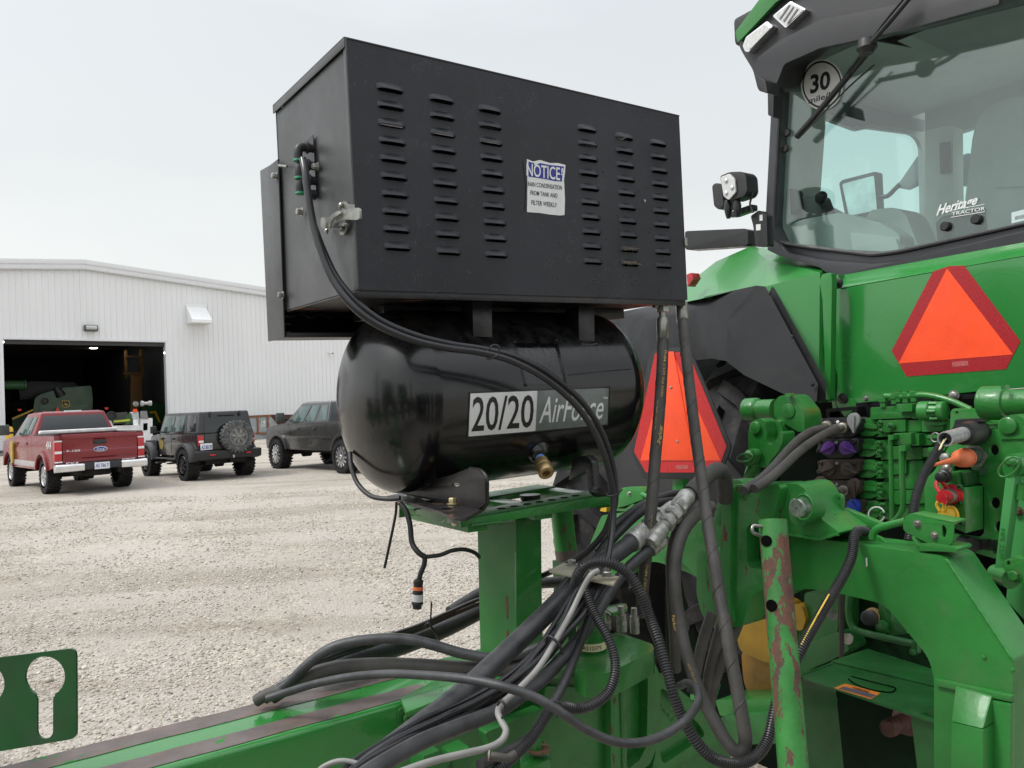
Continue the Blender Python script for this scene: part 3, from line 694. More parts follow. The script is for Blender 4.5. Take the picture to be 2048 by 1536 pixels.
def wheel(x, y, r, w, par, rimm, side, spokes=6, rr=.6, lug=True, name='wheel'):
    s = side
    prof = [(0, r*.70), (.01, r*.93), (w*.12, r), (w*.88, r), (w*.99, r*.93), (w, r*.70)]
    c = Vector((x, y, r))
    V, Fc = lathe_data(c-Vector((s*w, 0, 0)), (s, 0, 0), prof, 32, False)
    if lug:
        for i in range(28):
            a = 2*math.pi*i/28
            for k in (0, 1):
                aa = a+(.11 if k else 0); cx = c+Vector((-s*w*(.78 if k else .25), 0, 0))
                rd = Vector((0, math.cos(aa), math.sin(aa))); tg = Vector((0, -math.sin(aa), math.cos(aa))); ax = Vector((1, 0, 0))
                b0 = len(V)
                for dx in (-w*.24, w*.24):
                    for dt in (-.028, .028):
                        for dr in (r*.97, r*1.028): V.append(cx+ax*dx+tg*dt+rd*dr)
                Fc += [tuple(i_+b0 for i_ in f) for f in BOXF]
    t = mk(name, V, Fc, M_tyre, par)
    R_ = r*rr
    rim = lathe('rim', c-Vector((s*.13, 0, 0)), (s, 0, 0), [(-.02, R_*.9), (.0, R_*.98), (.115, R_*1.03), (.125, R_), (.09, R_*.93), (.03, R_*.86), (.02, .05)], rimm[1], t, 28)
    V = []; Fc = []
    for i in range(spokes):
        a = 2*math.pi*i/spokes; rd = Vector((0, math.cos(a), math.sin(a))); tg = Vector((0, -math.sin(a), math.cos(a)))
        b0 = len(V); w0, w1 = R_*.13, R_*(.20 if spokes < 8 else .11)
        for (rr_, ww, ox) in ((R_*.12, w0, .0), (R_*.93, w1, -.02)):
            for dt in (-ww, ww):
                for dx in (-.045, .0): V.append(c+Vector((s*(ox+dx+.0), 0, 0))+tg*dt+rd*rr_)
        Fc += [tuple(i_+b0 for i_ in f) for f in BOXF]
    mk('spokes', V, Fc, rimm[0], t, .006)
    lathe('hub_cap', c-Vector((s*.03, 0, 0)), (s, 0, 0), [(0, R_*.2), (.04, R_*.18), (.05, R_*.1)], rimm[0], t, 14)
    return t
M_vglass = mat('vehicle_dark_glass', (.012, .016, .017), .06, spec=.8, var=0, rvar=.02)
M_vglassl = mat('vehicle_side_glass', (.06, .10, .095), .06, spec=.8, var=.2, vscale=3, rvar=.02)
M_under = mat('underbody_black', (.012, .011, .010), .8, var=.2)
M_alu = mat('alloy_rim', (.50, .50, .51), .3, metal=.7)
M_blackrim = mat('black_rim', (.012, .012, .013), .35)
M_tail = mat('tail_lamp_red', (.42, .012, .02), .2, coat=.4, var=.1)
M_tailw = mat('tail_lamp_clear', (.75, .74, .74), .2, coat=.4)
M_plate = mat('licence_white', (.68, .71, .76), .4, var=.05)

def pickup(name, label, p, H, body, lift, kind):
    v = VF(name, label, 'pickup truck', p, H); o = v.o
    r = .43 if kind == 'red' else .47; wb = 3.68 if kind == 'red' else 3.89; z0 = lift
    hw = .985; bz = 1.02+z0-.55                       # bz: body bottom offset
    # body side profile
    yr, yf = -1.22, wb+.80; zb, zt, zh = .52+lift, 1.36+lift, 1.24+lift
    ar = r+.12
    za = r
    def ar_pts(yc):
        a0 = math.asin(min(.95, max(0, (zb-za)/ar)))
        return [(yc+ar*math.cos(a), za+ar*math.sin(a)) for a in np.linspace(math.pi-a0, a0, 11)]
    ycab0 = .86 if kind == 'red' else .80
    prof = [(yr, zb+.12)]+ar_pts(0)+ar_pts(wb)+[(yf-.03, zb+.02), (yf, zb+.2), (yf-.02, zh-.30), (yf-.12, zh-.05), (yf-.5, zh+.02), (wb-.45, zh+.08), (wb-.55, zt-.02), (ycab0, zt), (yr, zt)]
    vprism('body_side', prof, -hw, -hw+.10, body, o, .035)
    vprism('body_side', prof, hw-.10, hw, body, o, .035)
    core = [(yr+.05, zb+.16), (yf-.08, zb+.1), (yf-.1, zh-.30), (yf-.16, zh-.08), (yf-.5, zh-.0), (wb-.5, zh+.06), (ycab0+.02, zt-.05), (ycab0+.02, zb+.5), (yr+.05, zb+.5)]
    vprism('body_core', core, -hw+.10, hw-.10, body, o, .03)
    for yc in (0, wb): vbox('wheel_well', -hw+.11, hw-.11, yc-ar-.02, yc+ar+.02, zb+.05, za+ar+.01, M_under, o, 0)
    # arch lips
    for sx in (-1, 1):
        for yc in (0, wb):
            V = []; a0_ = math.asin(min(.95, max(0, (zb-za)/ar))); A = np.linspace(a0_, math.pi-a0_, 15)
            for a_ in A:
                for rr_ in (ar-.02, ar+.075):
                    for xx in (hw-.03, hw+.045): V.append((sx*xx, yc+rr_*math.cos(a_), za+rr_*math.sin(a_)))
            Fc = []
            for i in range(len(A)-1):
                b0 = i*4; c0 = b0+4
                for (i0, i1) in ((0, 1), (1, 3), (3, 2), (2, 0)): Fc.append((b0+i0, b0+i1, c0+i1, c0+i0))
            Fc += [(0, 1, 3, 2), tuple(len(V)-4+k for k in (0, 2, 3, 1))]
            mk('arch_flare', V, Fc, body, o, .008)
    # greenhouse
    yb0, yb1 = ycab0+.02, wb-.42; zr = zt+.60
    ty0, ty1 = ycab0+.20, wb-1.22; bw, tw = hw-.035, hw-.24
    zg = zt-.01
    V = [(-bw, yb0, zg), (bw, yb0, zg), (bw, yb1, zg-.05), (-bw, yb1, zg-.05), (-tw, ty0, zr-.035), (tw, ty0, zr-.035), (tw, ty1, zr-.035), (-tw, ty1, zr-.035),
         (-tw+.12, ty0+.12, zr), (tw-.12, ty0+.12, zr), (tw-.12, ty1-.15, zr), (-tw+.12, ty1-.15, zr)]
    cab = mk('cab', V, [(0, 3, 2, 1), (0, 1, 5, 4), (1, 2, 6, 5), (2, 3, 7, 6), (3, 0, 4, 7), (4, 5, 9, 8), (5, 6, 10, 9), (6, 7, 11, 10), (7, 4, 8, 11), (8, 9, 10, 11)], body, o, .035, 3)
    def lerp(a, b, t): return Vector(a)*(1-t)+Vector(b)*t
    # rear window on the back slope
    def onq(c0, c1, c2, c3, u, w_): return lerp(lerp(c0, c1, u), lerp(c3, c2, u), w_)
    def window(nm, c, us, ws, m, off=.012):
        n = (Vector(c[1])-Vector(c[0])).cross(Vector(c[3])-Vector(c[0])).normalized()
        q = [onq(*c, u, w_)+n*off for u, w_ in ((us[0], ws[0]), (us[1], ws[0]), (us[3] if len(us) > 2 else us[1], ws[1]), (us[2] if len(us) > 2 else us[0], ws[1]))]
        V_, F_ = slab([q], -n*.02); return mk(nm, V_, F_, m, o, .004)
    window('rear_window', (V[0], V[1], V[5], V[4]), (.05, .95, .06, .94), (.06, .86), M_vglass)
    for (c, sg) in (((V[3], V[0], V[4], V[7]), -1), ((V[1], V[2], V[6], V[5]), 1)):
        rev = sg == 1
        def U(a_): return a_ if not rev else 1-a_
        if kind == 'red': segs = (((.15, .58, .06, .60)), (.62, .83, .64, .90))
        else: segs = ((.16, .43, .03, .42), (.47, .70, .47, .70), (.78, .96, .78, .95))
        for sgm in segs:
            a_, b_, c_, d_ = sgm
            us = (a_, b_, c_, d_) if not rev else (1-b_, 1-a_, 1-d_, 1-c_)
            window('side_window', c, us, (.07, .84), M_vglassl)
    window('windscreen', (V[2], V[3], V[7], V[6]), (.05, .95), (.08, .9), M_vglass)
    # bed
    vbox('bed_floor', -hw+.11, hw-.11, yr+.09, ycab0-.06, zb+.5, zb+.54, M_under, o, 0)
    vbox('bed_front', -hw+.11, hw-.11, ycab0-.05, ycab0-.01, zb+.45, zt-.01, body, o, .005)
    for sx in (-1, 1): vbox('bed_rail', sx*hw-.0 if sx < 0 else hw-.11, -hw+.11 if sx < 0 else hw, yr+.06, ycab0-.03, zt+.002, zt+.03, M_plast, o, .006)
    # tailgate
    tg = vprism('tailgate', [(yr-.03, zb+.20), (yr+.04, zb+.20), (yr+.04, zt+.02), (yr-.045, zt+.02), (yr-.05, zt-.08), (yr-.02, zt-.12), (yr-.02, zt-.36), (yr-.035, zt-.38), (yr-.035, zt-.54), (yr-.015, zt-.56), (yr-.015, zb+.24)], -hw+.165, hw-.165, body, o, .012)
    vbox('tailgate_handle', -.16, .12, yr-.062, yr-.02, zt-.24, zt-.13, M_plast, tg, .02)
    for sx in (-1, 1):
        x0, x1 = sorted((sx*(hw+.004), sx*(hw-.15)))
        tl = vprism('tail_lamp', [(yr-.03, zt-.60), (yr+.06, zt-.66), (yr+.14, zt-.16), (yr+.10, zt-.12), (yr-.04, zt-.12)], x0, x1, M_tail, o, .015)
        vbox('lamp_bezel', x0-.002, x1+.002, yr-.047, yr-.03, zt-.145, zt-.11, M_tailw, tl, .004)
        vbox('lamp_bezel', x0-.002, x1+.002, yr-.047, yr-.03, zt-.63, zt-.60, M_tailw, tl, .004)
        vbox('reversing_lamp', x0+.004, x1-.004, yr-.040, yr-.028, zt-.42, zt-.36, M_tailw, tl, .004)
    # bumper
    for sx in (-1, 1):
        x0, x1 = sorted((sx*(hw+.02), sx*.40))
        vprism('bumper_end', [(yr-.20, zb+.00), (yr+.02, zb-.03), (yr+.10, zb+.16), (yr-.17, zb+.18), (yr-.21, zb+.14)], x0, x1, M_chrome, o, .03)
    vprism('bumper_centre', [(yr-.19, zb+.02), (yr+.0, zb+.0), (yr+.05, zb+.19), (yr-.17, zb+.19)], -.40, .40, M_plast, o, .015)
    pt = vbox('licence_plate', -.20, .13, yr-.225, yr-.205, zb+.01, zb+.17, M_plate, o, .004)
    letters('plate_number', 'AS 766 Y', [(-.18, yr-.228, zb+.14), (.11, yr-.228, zb+.14), (.11, yr-.228, zb+.05), (-.18, yr-.228, zb+.05)], M_bluep, pt, .01)
    vbox('frame_rail', -.5, -.4, yr+.1, wb+.6, zb-.12, zb+.04, M_under, o); vbox('frame_rail', .4, .5, yr+.1, wb+.6, zb-.12, zb+.04, M_under, o)
    for yc in (0, wb): lathe('axle', (-.72, yc, r), (1, 0, 0), [(0, .06), (.55, .06), (.6, .16), (.85, .16), (.9, .06), (1.44, .06)], M_under, o, 14)
    lathe('spare_wheel', (0, -.75, zb-.16), (0, 0, 1), [(0, .33), (.2, .36), (.22, .2)], M_under, o, 20)
    rims = (M_alu, M_alu) if kind == 'red' else (M_chrome, M_blackrim)
    for sx in (-1, 1):
        for yc in (0, wb): wheel(sx*(hw-.02 if kind == 'red' else hw+.10), yc, r, .30 if kind == 'red' else .36, o, rims, sx, 6 if kind == 'red' else 12, .56 if kind == 'red' else .66)
        # mirror
        ym = wb-.72
        vbox('mirror', sx*(hw+.10), sx*(hw+.36), ym, ym+.10, zt+.02, zt+.30, mat('mirror_shell', (.07, .08, .075), .4), o, .03)
        vbox('mirror_arm', sx*(hw-.05), sx*(hw+.12), ym+.03, ym+.09, zt+.05, zt+.11, M_plast, o, .01)
        xs = sx*(hw+.004)
        for yy in ((1.62, wb-.62) if kind == 'red' else (1.72, wb-.55)):
            pass
        for yy in ((1.55, 2.66) if kind == 'red' else (1.55, 2.55)):
            vbox('door_handle', sx*hw, sx*(hw+.025), yy-.09, yy+.07, zt-.22, zt-.17, body, o, .008)
        for yy in ((.98, 1.48, 2.75+.0) if kind == 'red' else (.92, 1.98, 3.1)):
            vbox('door_gap', sx*(hw-.02), sx*(hw+.0015), yy-.006, yy+.006, zb+.08, zt-.02, M_blackp, o, 0)
        if kind == 'red':
            vbox('rocker_stripe', sx*(hw-.01), sx*(hw+.008), .6, wb-.62, zb+.06, zb+.20, mat('silver_stripe', (.40, .38, .38), .35), o, .002)
            q = [(xs+sx*.004, y_, z_) for y_, z_ in ((-.50, zt-.12), (-.98, zt-.12), (-.98, zt-.30), (-.50, zt-.30))]
            if sx > 0: q = [q[1], q[0], q[3], q[2]]
            letters('side_badge', '4X4', q, M_white, o, .01, .3)
        else:
            vbox('side_moulding', sx*(hw-.01), sx*(hw+.02), .62, wb-.62, zb+.34, zb+.40, body, o, .01)
    vbox('brake_lamp', -.20, .20, ty0+.02, ty0+.10, zr-.035, zr+.012, M_tailw, o, .01)
    return o, dict(zt=zt, zb=zb, yr=yr, hw=hw, wb=wb, ty0=ty0, zr=zr)
M_redp = mat('maroon_metallic', (.19, .007, .013), .28, coat=.4, var=.06, vscale=1)
M_greyp2 = mat('grey_metallic', (.036, .036, .035), .28, coat=.5, var=.05, vscale=1)
HD = Vector((-.635, .772, 0)).normalized()
def gp(x, y): return PZ(0)(x, y)
HX = Vector((HD.y, -HD.x, 0))
HD = Vector((-.69, .724, 0)).normalized(); HX = Vector((HD.y, -HD.x, 0))
ra = gp(96, 987)+HX*.80
red, rd_ = pickup('red_pickup', 'maroon pickup truck with chrome bumper parked at the left', ra, HD, M_redp, .05, 'red')
red.scale = (.92,)*3
zt, yr = rd_['zt'], rd_['yr']
q = lambda x0, x1, z0, z1, e=.0: [(x0, yr-.055-e, z1), (x1, yr-.055-e, z1), (x1, yr-.055-e, z0), (x0, yr-.055-e, z0)]
lathe('oval_badge', (0, 0, 0), (0, -1, 0), [(0, .12), (.012, .12)], M_chrome, None, 24) if False else None
ob = solid('oval_badge', [[(-.02+.155*math.cos(a), yr-.04, zt-.36+.062*math.sin(a)) for a in np.linspace(0, 2*math.pi, 24, endpoint=False)]], (0, -.015, 0), M_chrome, red, .003)
ob2 = solid('badge_field', [[(-.02+.140*math.cos(a), yr-.056, zt-.36+.050*math.sin(a)) for a in np.linspace(0, 2*math.pi, 24, endpoint=False)]], (0, -.003, 0), M_bluep, ob)
letters('badge_script', 'Ford', q(-.11, .07, zt-.40, zt-.325, .006), M_chrome, ob, .01, .3)
letters('tailgate_badge', 'F-150', q(-.74, -.46, zt-.39, zt-.34), M_chrome, red, .02)
letters('tailgate_badge', 'FX4', q(-.76, -.50, zt-.68, zt-.63), M_white, red, .02)
letters('tailgate_badge', 'ECOBOOST', q(.46, .76, zt-.68, zt-.63), M_white, red, .02)
vbox('rolled_cover', -.90, .90, .50, .70, zt+.03, zt+.12, mat('white_vinyl', (.80, .80, .79), .5), red, .04)
yb = solid('door_sticker', [[(-rd_['hw']-.05, y_, z_) for y_, z_ in rnd([(wb_, z__) for wb_, z__ in ((2.98, .82), (2.98, 1.02), (2.88, 1.24), (3.22, 1.27), (3.36, 1.05), (3.24, .85), (3.22, .66), (3.02, .66))], .07)]], (.045, 0, 0), mat('ochre_sticker', (.42, .27, .04), .4, var=.2, vscale=5), red)

rb = (gp(686, 946)+0*HX); 
rb = gp(687, 947)
grey, gd_ = pickup('grey_pickup', 'lifted dark grey crew cab pickup with black spoked wheels parked behind the tank', rb+HX*.90, HD, M_greyp2, .10, 'grey')
grey.scale = (.9,)*3

# ---------------------------------------------------------------- jeep
def jeep():
    p = gp(374, 961)+HX*.76
    v = VF('black_offroad_car', 'black four door off-road car with grey muddy spare wheel on its tailgate', 'off-road car', p, HD); o = v.o; o.scale = (.9,)*3
    bk = mat('jeep_black', (.012, .012, .013), .25, coat=.6, var=.1); gr = mat('jeep_hardtop', (.042, .044, .048), .55, var=.1, vscale=3)
    fl_ = mat('jeep_flare', (.050, .052, .055), .5, var=.1); wb = 2.95; r = .44; hw = .80; zb, zt = .68, 1.28; yr, yf = -.72, wb+.62
    ar = .52
    a0 = .18
    def ap(yc): return [(yc+ar*math.cos(a), r+ar*math.sin(a)) for a in np.linspace(math.pi-.42, .42, 9)]
    vprism('tub', [(yr, zb+.02)]+ap(0)+[(wb-.75, zb-.02), (wb-.70, zb+.3), (wb-.55, zt), (yr, zt)], -hw, hw, bk, o, .025)
    vprism('bonnet', [(wb-.58, zb+.1), (yf-.1, zb+.15), (yf-.1, zt-.12), (yf-.2, zt-.06), (wb-.5, zt+.02)], -.62, .62, bk, o, .04)
    # tub is closed; greenhouse is a hardtop with windows
    zr = zt+.60; bw, tw = hw-.01, hw-.10
    def cabpt(y0, y1, yt0, yt1, m, nm):
        V = [(-bw, y0, zt), (bw, y0, zt), (bw, y1, zt), (-bw, y1, zt), (-tw, yt0, zr), (tw, yt0, zr), (tw, yt1, zr), (-tw, yt1, zr)]
        mk(nm, V, [(0, 3, 2, 1), (0, 1, 5, 4), (1, 2, 6, 5), (2, 3, 7, 6), (3, 0, 4, 7), (4, 5, 6, 7)], m, o, .05, 3); return V
    V = cabpt(yr+.01, wb-.72, yr+.10, wb-1.02, gr, 'hardtop')
    def side(u0, u1, w0, w1, sx, nm, m, off=.010, th=.02):
        # u along y (0 rear .. 1 front), w up
        pts = []
        for u, w in ((u0, w0), (u1, w0), (u1, w1), (u0, w1)):
            y = (yr+.01)*(1-u)+(wb-.72)*u; yt = (yr+.10)*(1-u)+(wb-1.02)*u
            x = bw*(1-w)+tw*w; pts.append(Vector((sx*(x+off), y*(1-w)+yt*w, zt*(1-w)+zr*w)))
        V_, F_ = slab([pts], Vector((-sx*th, 0, 0))); mk(nm, V_, F_, m, o, .004)
    for sx in (-1, 1):
        side(.05, .27, .12, .86, sx, 'quarter_window', M_vglass)
        side(.34, .96, .0, .90, sx, 'door_frame', bk, .006)
        side(.36, .60, .12, .84, sx, 'side_window', M_vglassl, .014)
        side(.64, .93, .12, .84, sx, 'side_window', M_vglassl, .014)
        for yy in (.33, 1.22, 2.12): vbox('door_gap', sx*(hw-.01), sx*(hw+.002), yy-.008, yy+.008, zb+.05, zt, M_dark, o, 0)
        for yy in (1.05, 1.95): vbox('door_handle', sx*hw, sx*(hw+.03), yy-.08, yy+.06, zt-.16, zt-.11, M_plast, o, .008)
        for yc in (0, wb):
            V2 = []; A = np.linspace(.15 if yc else .25, math.pi-.12, 11)
            for a_ in A:
                k = 1.0
                for rr_ in (ar-.03, ar+.07):
                    for xx in (hw-.03, hw+.17): V2.append((sx*xx, yc+rr_*math.cos(a_)*1.04, r+.02+rr_*math.sin(a_)*.98))
            Fc = []
            for i in range(len(A)-1):
                b0 = i*4; c0 = b0+4
                for (i0, i1) in ((0, 1), (1, 3), (3, 2), (2, 0)): Fc.append((b0+i0, b0+i1, c0+i1, c0+i0))
            Fc += [(0, 1, 3, 2), tuple(len(V2)-4+k for k in (0, 2, 3, 1))]
            mk('fender_flare', V2, Fc, fl_, o, .015)
            wheel(sx*(hw+.16), yc, r, .32, o, (M_blackrim, M_blackrim), sx, 8, .55)
        vbox('wheel_well', sx*.5, sx*(hw-.01), wb-.5, wb+.45, zb, zt-.2, M_under, o, 0)
        vbox('mirror', sx*(hw+.06), sx*(hw+.24), wb-.78, wb-.70, zt+.02, zt+.24, gr, o, .03)
        vbox('mirror_arm', sx*(hw-.03), sx*(hw+.10), wb-.76, wb-.72, zt+.04, zt+.08, M_plast, o, .01)
        st_ = lathe('side_step', (sx*(hw+.10), .55, zb-.10), (0, 1, 0), [(0, .03), (1.75, .03)], M_blackst, o, 10)
        for yy in (.85, 1.75): vbox('step_pad', sx*(hw+.02), sx*(hw+.24), yy-.13, yy+.13, zb-.24, zb-.20, M_blackst, o, .01)
        tl = vbox('tail_lamp', sx*(hw-.15), sx*(hw+.0), yr-.06, yr+.0, zt-.32, zt-.04, M_tail, o, .015)
        vbox('reversing_lamp', sx*(hw-.14), sx*(hw-.01), yr-.066, yr-.055, zt-.235, zt-.18, M_tailw, tl, .004)
        rg = mk('tow_hook', *sweep_data(spline([(sx*.50-.05, yr-.20, zb+.02), (sx*.50-.05, yr-.28, zb+.02), (sx*.50+.05, yr-.28, zb+.02), (sx*.50+.05, yr-.20, zb+.02)], 4), .018, 8), M_redcap, o)
    bm_ = vprism('rear_bumper', [(yr-.02, zb-.14), (yr-.20, zb-.10), (yr-.22, zb+.12), (yr-.02, zb+.14)], -hw-.12, hw+.12, M_plast, o, .03)
    dr = vprism('tail_door', [(yr-.025, zb+.14), (yr+.0, zb+.14), (yr+.0, zt), (yr-.025, zt)], -.62, .62, bk, o, .01)
    # rear glass
    pts = [Vector((x*(1 if w == 0 else .95), (yr+.01)*(1-w_)+(yr+.10)*w_-.014, zt+(zr-zt)*w_)) for x, w, w_ in ((-.60, 0, .03), (.60, 0, .03), (.60, 1, .88), (-.60, 1, .88))]
    V_, F_ = slab([pts], Vector((0, .02, 0))); rw = mk('rear_window', V_, F_, M_vglass, o, .006)
    for sx in (-1, 1): vbox('window_hinge', sx*.42-.02, sx*.42+.02, yr+.02, yr+.06, zr-.14, zr-.0, M_plast, o, .004)
    vbox('wiper', -.20, .28, yr+.02, yr+.05, zr-.12, zr-.10, M_blackp, o, .004)
    # spare wheel
    muddy = mat('muddy_tyre', (.085, .088, .088), .85, var=.45, vscale=10, dirt=.5, dirtcol=(.24, .24, .235), bump=.6, bscale=50)
    c = Vector((.22, yr-.16, zt-.12)); R_ = .43
    V, Fc = lathe_data(c+Vector((0, .12, 0)), (0, -1, 0), [(0, R_*.6), (.01, R_*.93), (.05, R_), (.22, R_), (.27, R_*.92), (.275, R_*.62), (.25, R_*.58)], 32, False)
    for i in range(26):
        a = 2*math.pi*i/26
        for k in (0, 1):
            aa = a+.12*k; rd = Vector((math.cos(aa), 0, math.sin(aa))); tg = Vector((-math.sin(aa), 0, math.cos(aa))); b0 = len(V)
            for dy in ((-.15, -.05) if k else (-.02, .10)):
                for dt in (-.030, .030):
                    for dr_ in (R_*.86, R_*1.045): V.append(c+rd*dr_+tg*dt+Vector((0, dy, 0)))
            Fc += [tuple(i_+b0 for i_ in f) for f in BOXF]
    sw = mk('spare_wheel', V, Fc, muddy, o)
    rim_ = mat('dusty_black_rim', (.21, .21, .205), .5, var=.3, vscale=12, dirt=.3)
    lathe('rim', c+Vector((0, -.10, 0)), (0, -1, 0), [(0, R_*.56), (.05, R_*.60), (.055, R_*.56), (.02, R_*.52), (-.04, R_*.48), (-.05, .04)], rim_, sw, 28)
    V = []; Fc = []
    for i in range(7):
        a = 2*math.pi*i/7+.2; rd = Vector((math.cos(a), 0, math.sin(a))); tg = Vector((-math.sin(a), 0, math.cos(a))); b0 = len(V)
        for (rr_, ww, oy) in ((.04, .03, -.155), (R_*.53, .045, -.13)):
            for dt in (-ww, ww):
                for dy in (0, .05): V.append(c+rd*rr_+tg*dt+Vector((0, oy+dy, 0)))
        Fc += [tuple(i_+b0 for i_ in f) for f in BOXF]
    mk('spokes', V, Fc, rim_, sw, .006)
    lathe('hub_cap', c+Vector((0, -.14, 0)), (0, -1, 0), [(0, .06), (.03, .055), (.035, .03)], rim_, sw, 14)
    pt = vbox('licence_plate', -hw+.04, -hw+.36, yr-.105, yr-.085, zb+.16, zb+.34, M_plate, o, .004)
    letters('plate_number', 'AZ 80178', [(-hw+.06, yr-.109, zb+.29), (-hw+.34, yr-.109, zb+.29), (-hw+.34, yr-.109, zb+.19), (-hw+.06, yr-.109, zb+.19)], M_bluep, pt, .01)
    vbox('under_frame', -.5, .5, yr+.2, wb, .42, zb-.02, M_under, o, .02)
    for yc in (0, wb): lathe('axle', (-.68, yc, r), (1, 0, 0), [(0, .05), (.6, .05), (.65, .13), (.85, .13), (.9, .05), (1.36, .05)], M_under, o, 12)
    lathe('exhaust', (.1, yr+.1, .52), (1, 0, 0), [(0, .09), (.45, .09)], M_under, o, 14)
    lathe('hitch_ball', (-.0+.08, yr-.26, zb-.10), (0, 0, 1), [(0, .02), (.03, .025), (.05, .035), (.08, .03), (.095, .01)], M_alu, o, 12)
    solid('door_sticker', [[(-hw-.004, 2.0+.17*math.cos(a), 1.02+.19*math.sin(a)) for a in np.linspace(0, 2*math.pi, 22, endpoint=False)]], (-.002, 0, 0), mat('olive_sticker', (.26, .20, .04), .5), o)
jeep()
# ---------------------------------------------------------------- dumpster
dp = Pl(B(0, -3.2, 0), WN)
du = thing('dumpster', 'grey and rust steel dumpster against the shed between the jeep and the grey pickup', 'dumpster', dp(535, 895))
dm = mat('dumpster_grey', (.27, .30, .31), .5, var=.2, vscale=3, chips=.25, cscale=3.5, chipcol=(.20, .08, .035)); dr_ = mat('dumpster_rust', (.22, .085, .035), .7, var=.3, vscale=4)
plate('side_wall', [(500, 834), (541, 832), (556, 850), (600, 850), (600, 912), (498, 912)], dp, .1, dm, du, bevel=.02)
plate('bin_back', [(541, 829), (590, 829), (590, 860), (541, 860)], Pl(B(0, -2.0, 0), WN), .1, mat('dumpster_inside', (.06, .025, .018), .8), du, bevel=.01)
plate('top_rail', [(498, 831), (543, 829), (543, 833), (498, 835)], dp.off(.06), .16, dr_, du, bevel=.015)
for x in (516, 536): plate('post', [(x-1.4, 833), (x+1.4, 833), (x+2, 868), (x-.8, 868)], dp.off(.09), .10, dr_, du, bevel=.01)
plate('lower_rail', [(512, 865), (560, 865), (560, 868.5), (512, 868.5)], dp.off(.08), .10, dr_, du, bevel=.01)
plate('floor_beam', [(500, 905), (600, 905), (600, 912), (500, 912)], dp.off(.05), 1.2, dr_, du, bevel=.02)
textq('bin_number', '14', [(523, 840), (530, 840), (530, 848), (523, 848)], dp, M_white, du, .01, lift=.01)
textq('bin_number', '2096', [(522, 849), (531, 849), (531, 853), (522, 853)], dp, M_white, du, .01, lift=.01)
# ================================================================ COMPRESSOR HOUSING
BO = Vector((-.27922595, 1.42538733, 1.84948576))
bf = Vector((0.81325092, 0.5817276, 0.02156266)); bs = Vector((0.58209771, -0.81302399, -0.02008111)); bz = Vector((-0.00584777, -0.02887537, 0.99956591))
BL, BD, BH = .903, .399, .469
def bx(a, b, c): return BO+bf*a-bs*b+bz*c         # a along, b deep, c up
BFRONT = Pl(BO, bs); BLEFT = Pl(BO, bf)
def inv(p): v = p-BO; return v.dot(bf), -v.dot(bs), v.dot(bz)
hous = thing('compressor_housing', 'black louvred steel compressor box mounted above the black air tank', 'machine box', bx(BL/2, BD/2, 0))
LP = []
for (xa, ya, xb, yb_, w) in ((779, 177, 797, 494, 62), (883, 199, 898, 503, 55), (980.5, 220, 992, 509, 51), (1175, 258.5, 1185, 522.6, 42), (1248.6, 274, 1260, 526.6, 40), (1317, 287, 1327, 531, 37)):
    (a0, _, c0), (a1, _, c1) = inv(BFRONT(xa, ya)), inv(BFRONT(xb, yb_))
    am = (a0+a1)/2; hw = (inv(BFRONT((xa+xb)/2+w/2, (ya+yb_)/2))[0]-inv(BFRONT((xa+xb)/2-w/2, (ya+yb_)/2))[0])/2
    for k in range(10): LP.append((am, c0+(c1-c0)*k/9-.002, .0285, k))
HT = .0015
def brect(a0, a1, c0, c1, b=0): return [bx(a0, b, c0), bx(a1, b, c0), bx(a1, b, c1), bx(a0, b, c1)]
holes = [brect(a-w*.86, a+w*.86, c-.0058, c+.0045) for a, c, w, k in LP]
solid('front_panel', [brect(.0, BL, .0, BH)]+holes, -bs*HT, M_box, hous)
# one formed louvre, shared
V = []; Fc = []
ns = 8
prof = [(.0120, .0), (.0095, .0022), (.0045, .0062), (-.0005, .0096), (-.0022, .0100)]      # (c, out)
for i in range(ns+1):
    u = -1+2*i/ns; e = (1-abs(u)**3.2)
    for (c, o_) in prof:
        V.append(bf*(u*.0295)+bz*(c*(.55+.45*e) if c > 0 else c)+bs*(o_*e**.55+.0002))
m_ = len(prof)
for i in range(ns):
    for j in range(m_-1): Fc.append((i*m_+j, i*m_+j+1, (i+1)*m_+j+1, (i+1)*m_+j))
n0 = len(V)
V += [v-bs*.0012 for v in V]
Fc += [tuple(n0+k for k in reversed(f)) for f in Fc]
for i in range(ns): a_ = i*m_+m_-1; b_ = (i+1)*m_+m_-1; Fc.append((a_, b_, b_+n0, a_+n0))
lme = mesh(V, Fc, M_box, angle=50); lme.name = 'louvre'
M_straw = mat('straw_litter', (.22, .16, .10), .8, var=.4, vscale=120)
for idx, (a, c, w, k) in enumerate(LP): link('louvre', lme, bx(a, 0, c), hous)
for (i_, n_) in ((49, 6), (48, 3)):
    a, c, w, k = LP[i_]
    V = []; Fc = []
    for j in range(22):
        q = bx(a+random.uniform(-.024, .026), -.0079, c+random.uniform(-.002, .004)); d = (bf*random.uniform(-1, 1)+bz*random.uniform(-.25, .25)).normalized()*.006
        b0 = len(V); V += [q-d, q+d, q+d+bz*.0013, q-d+bz*.0013]; V += [v+bs*.0009 for v in V[-4:]]; Fc += [tuple(b0+k_ for k_ in f) for f in ((0, 1, 2, 3), (7, 6, 5, 4), (0, 4, 5, 1), (1, 5, 6, 2), (2, 6, 7, 3), (3, 7, 4, 0))]
    o = mk('straw_litter', V, Fc, M_straw, hous); o['kind'] = 'stuff'
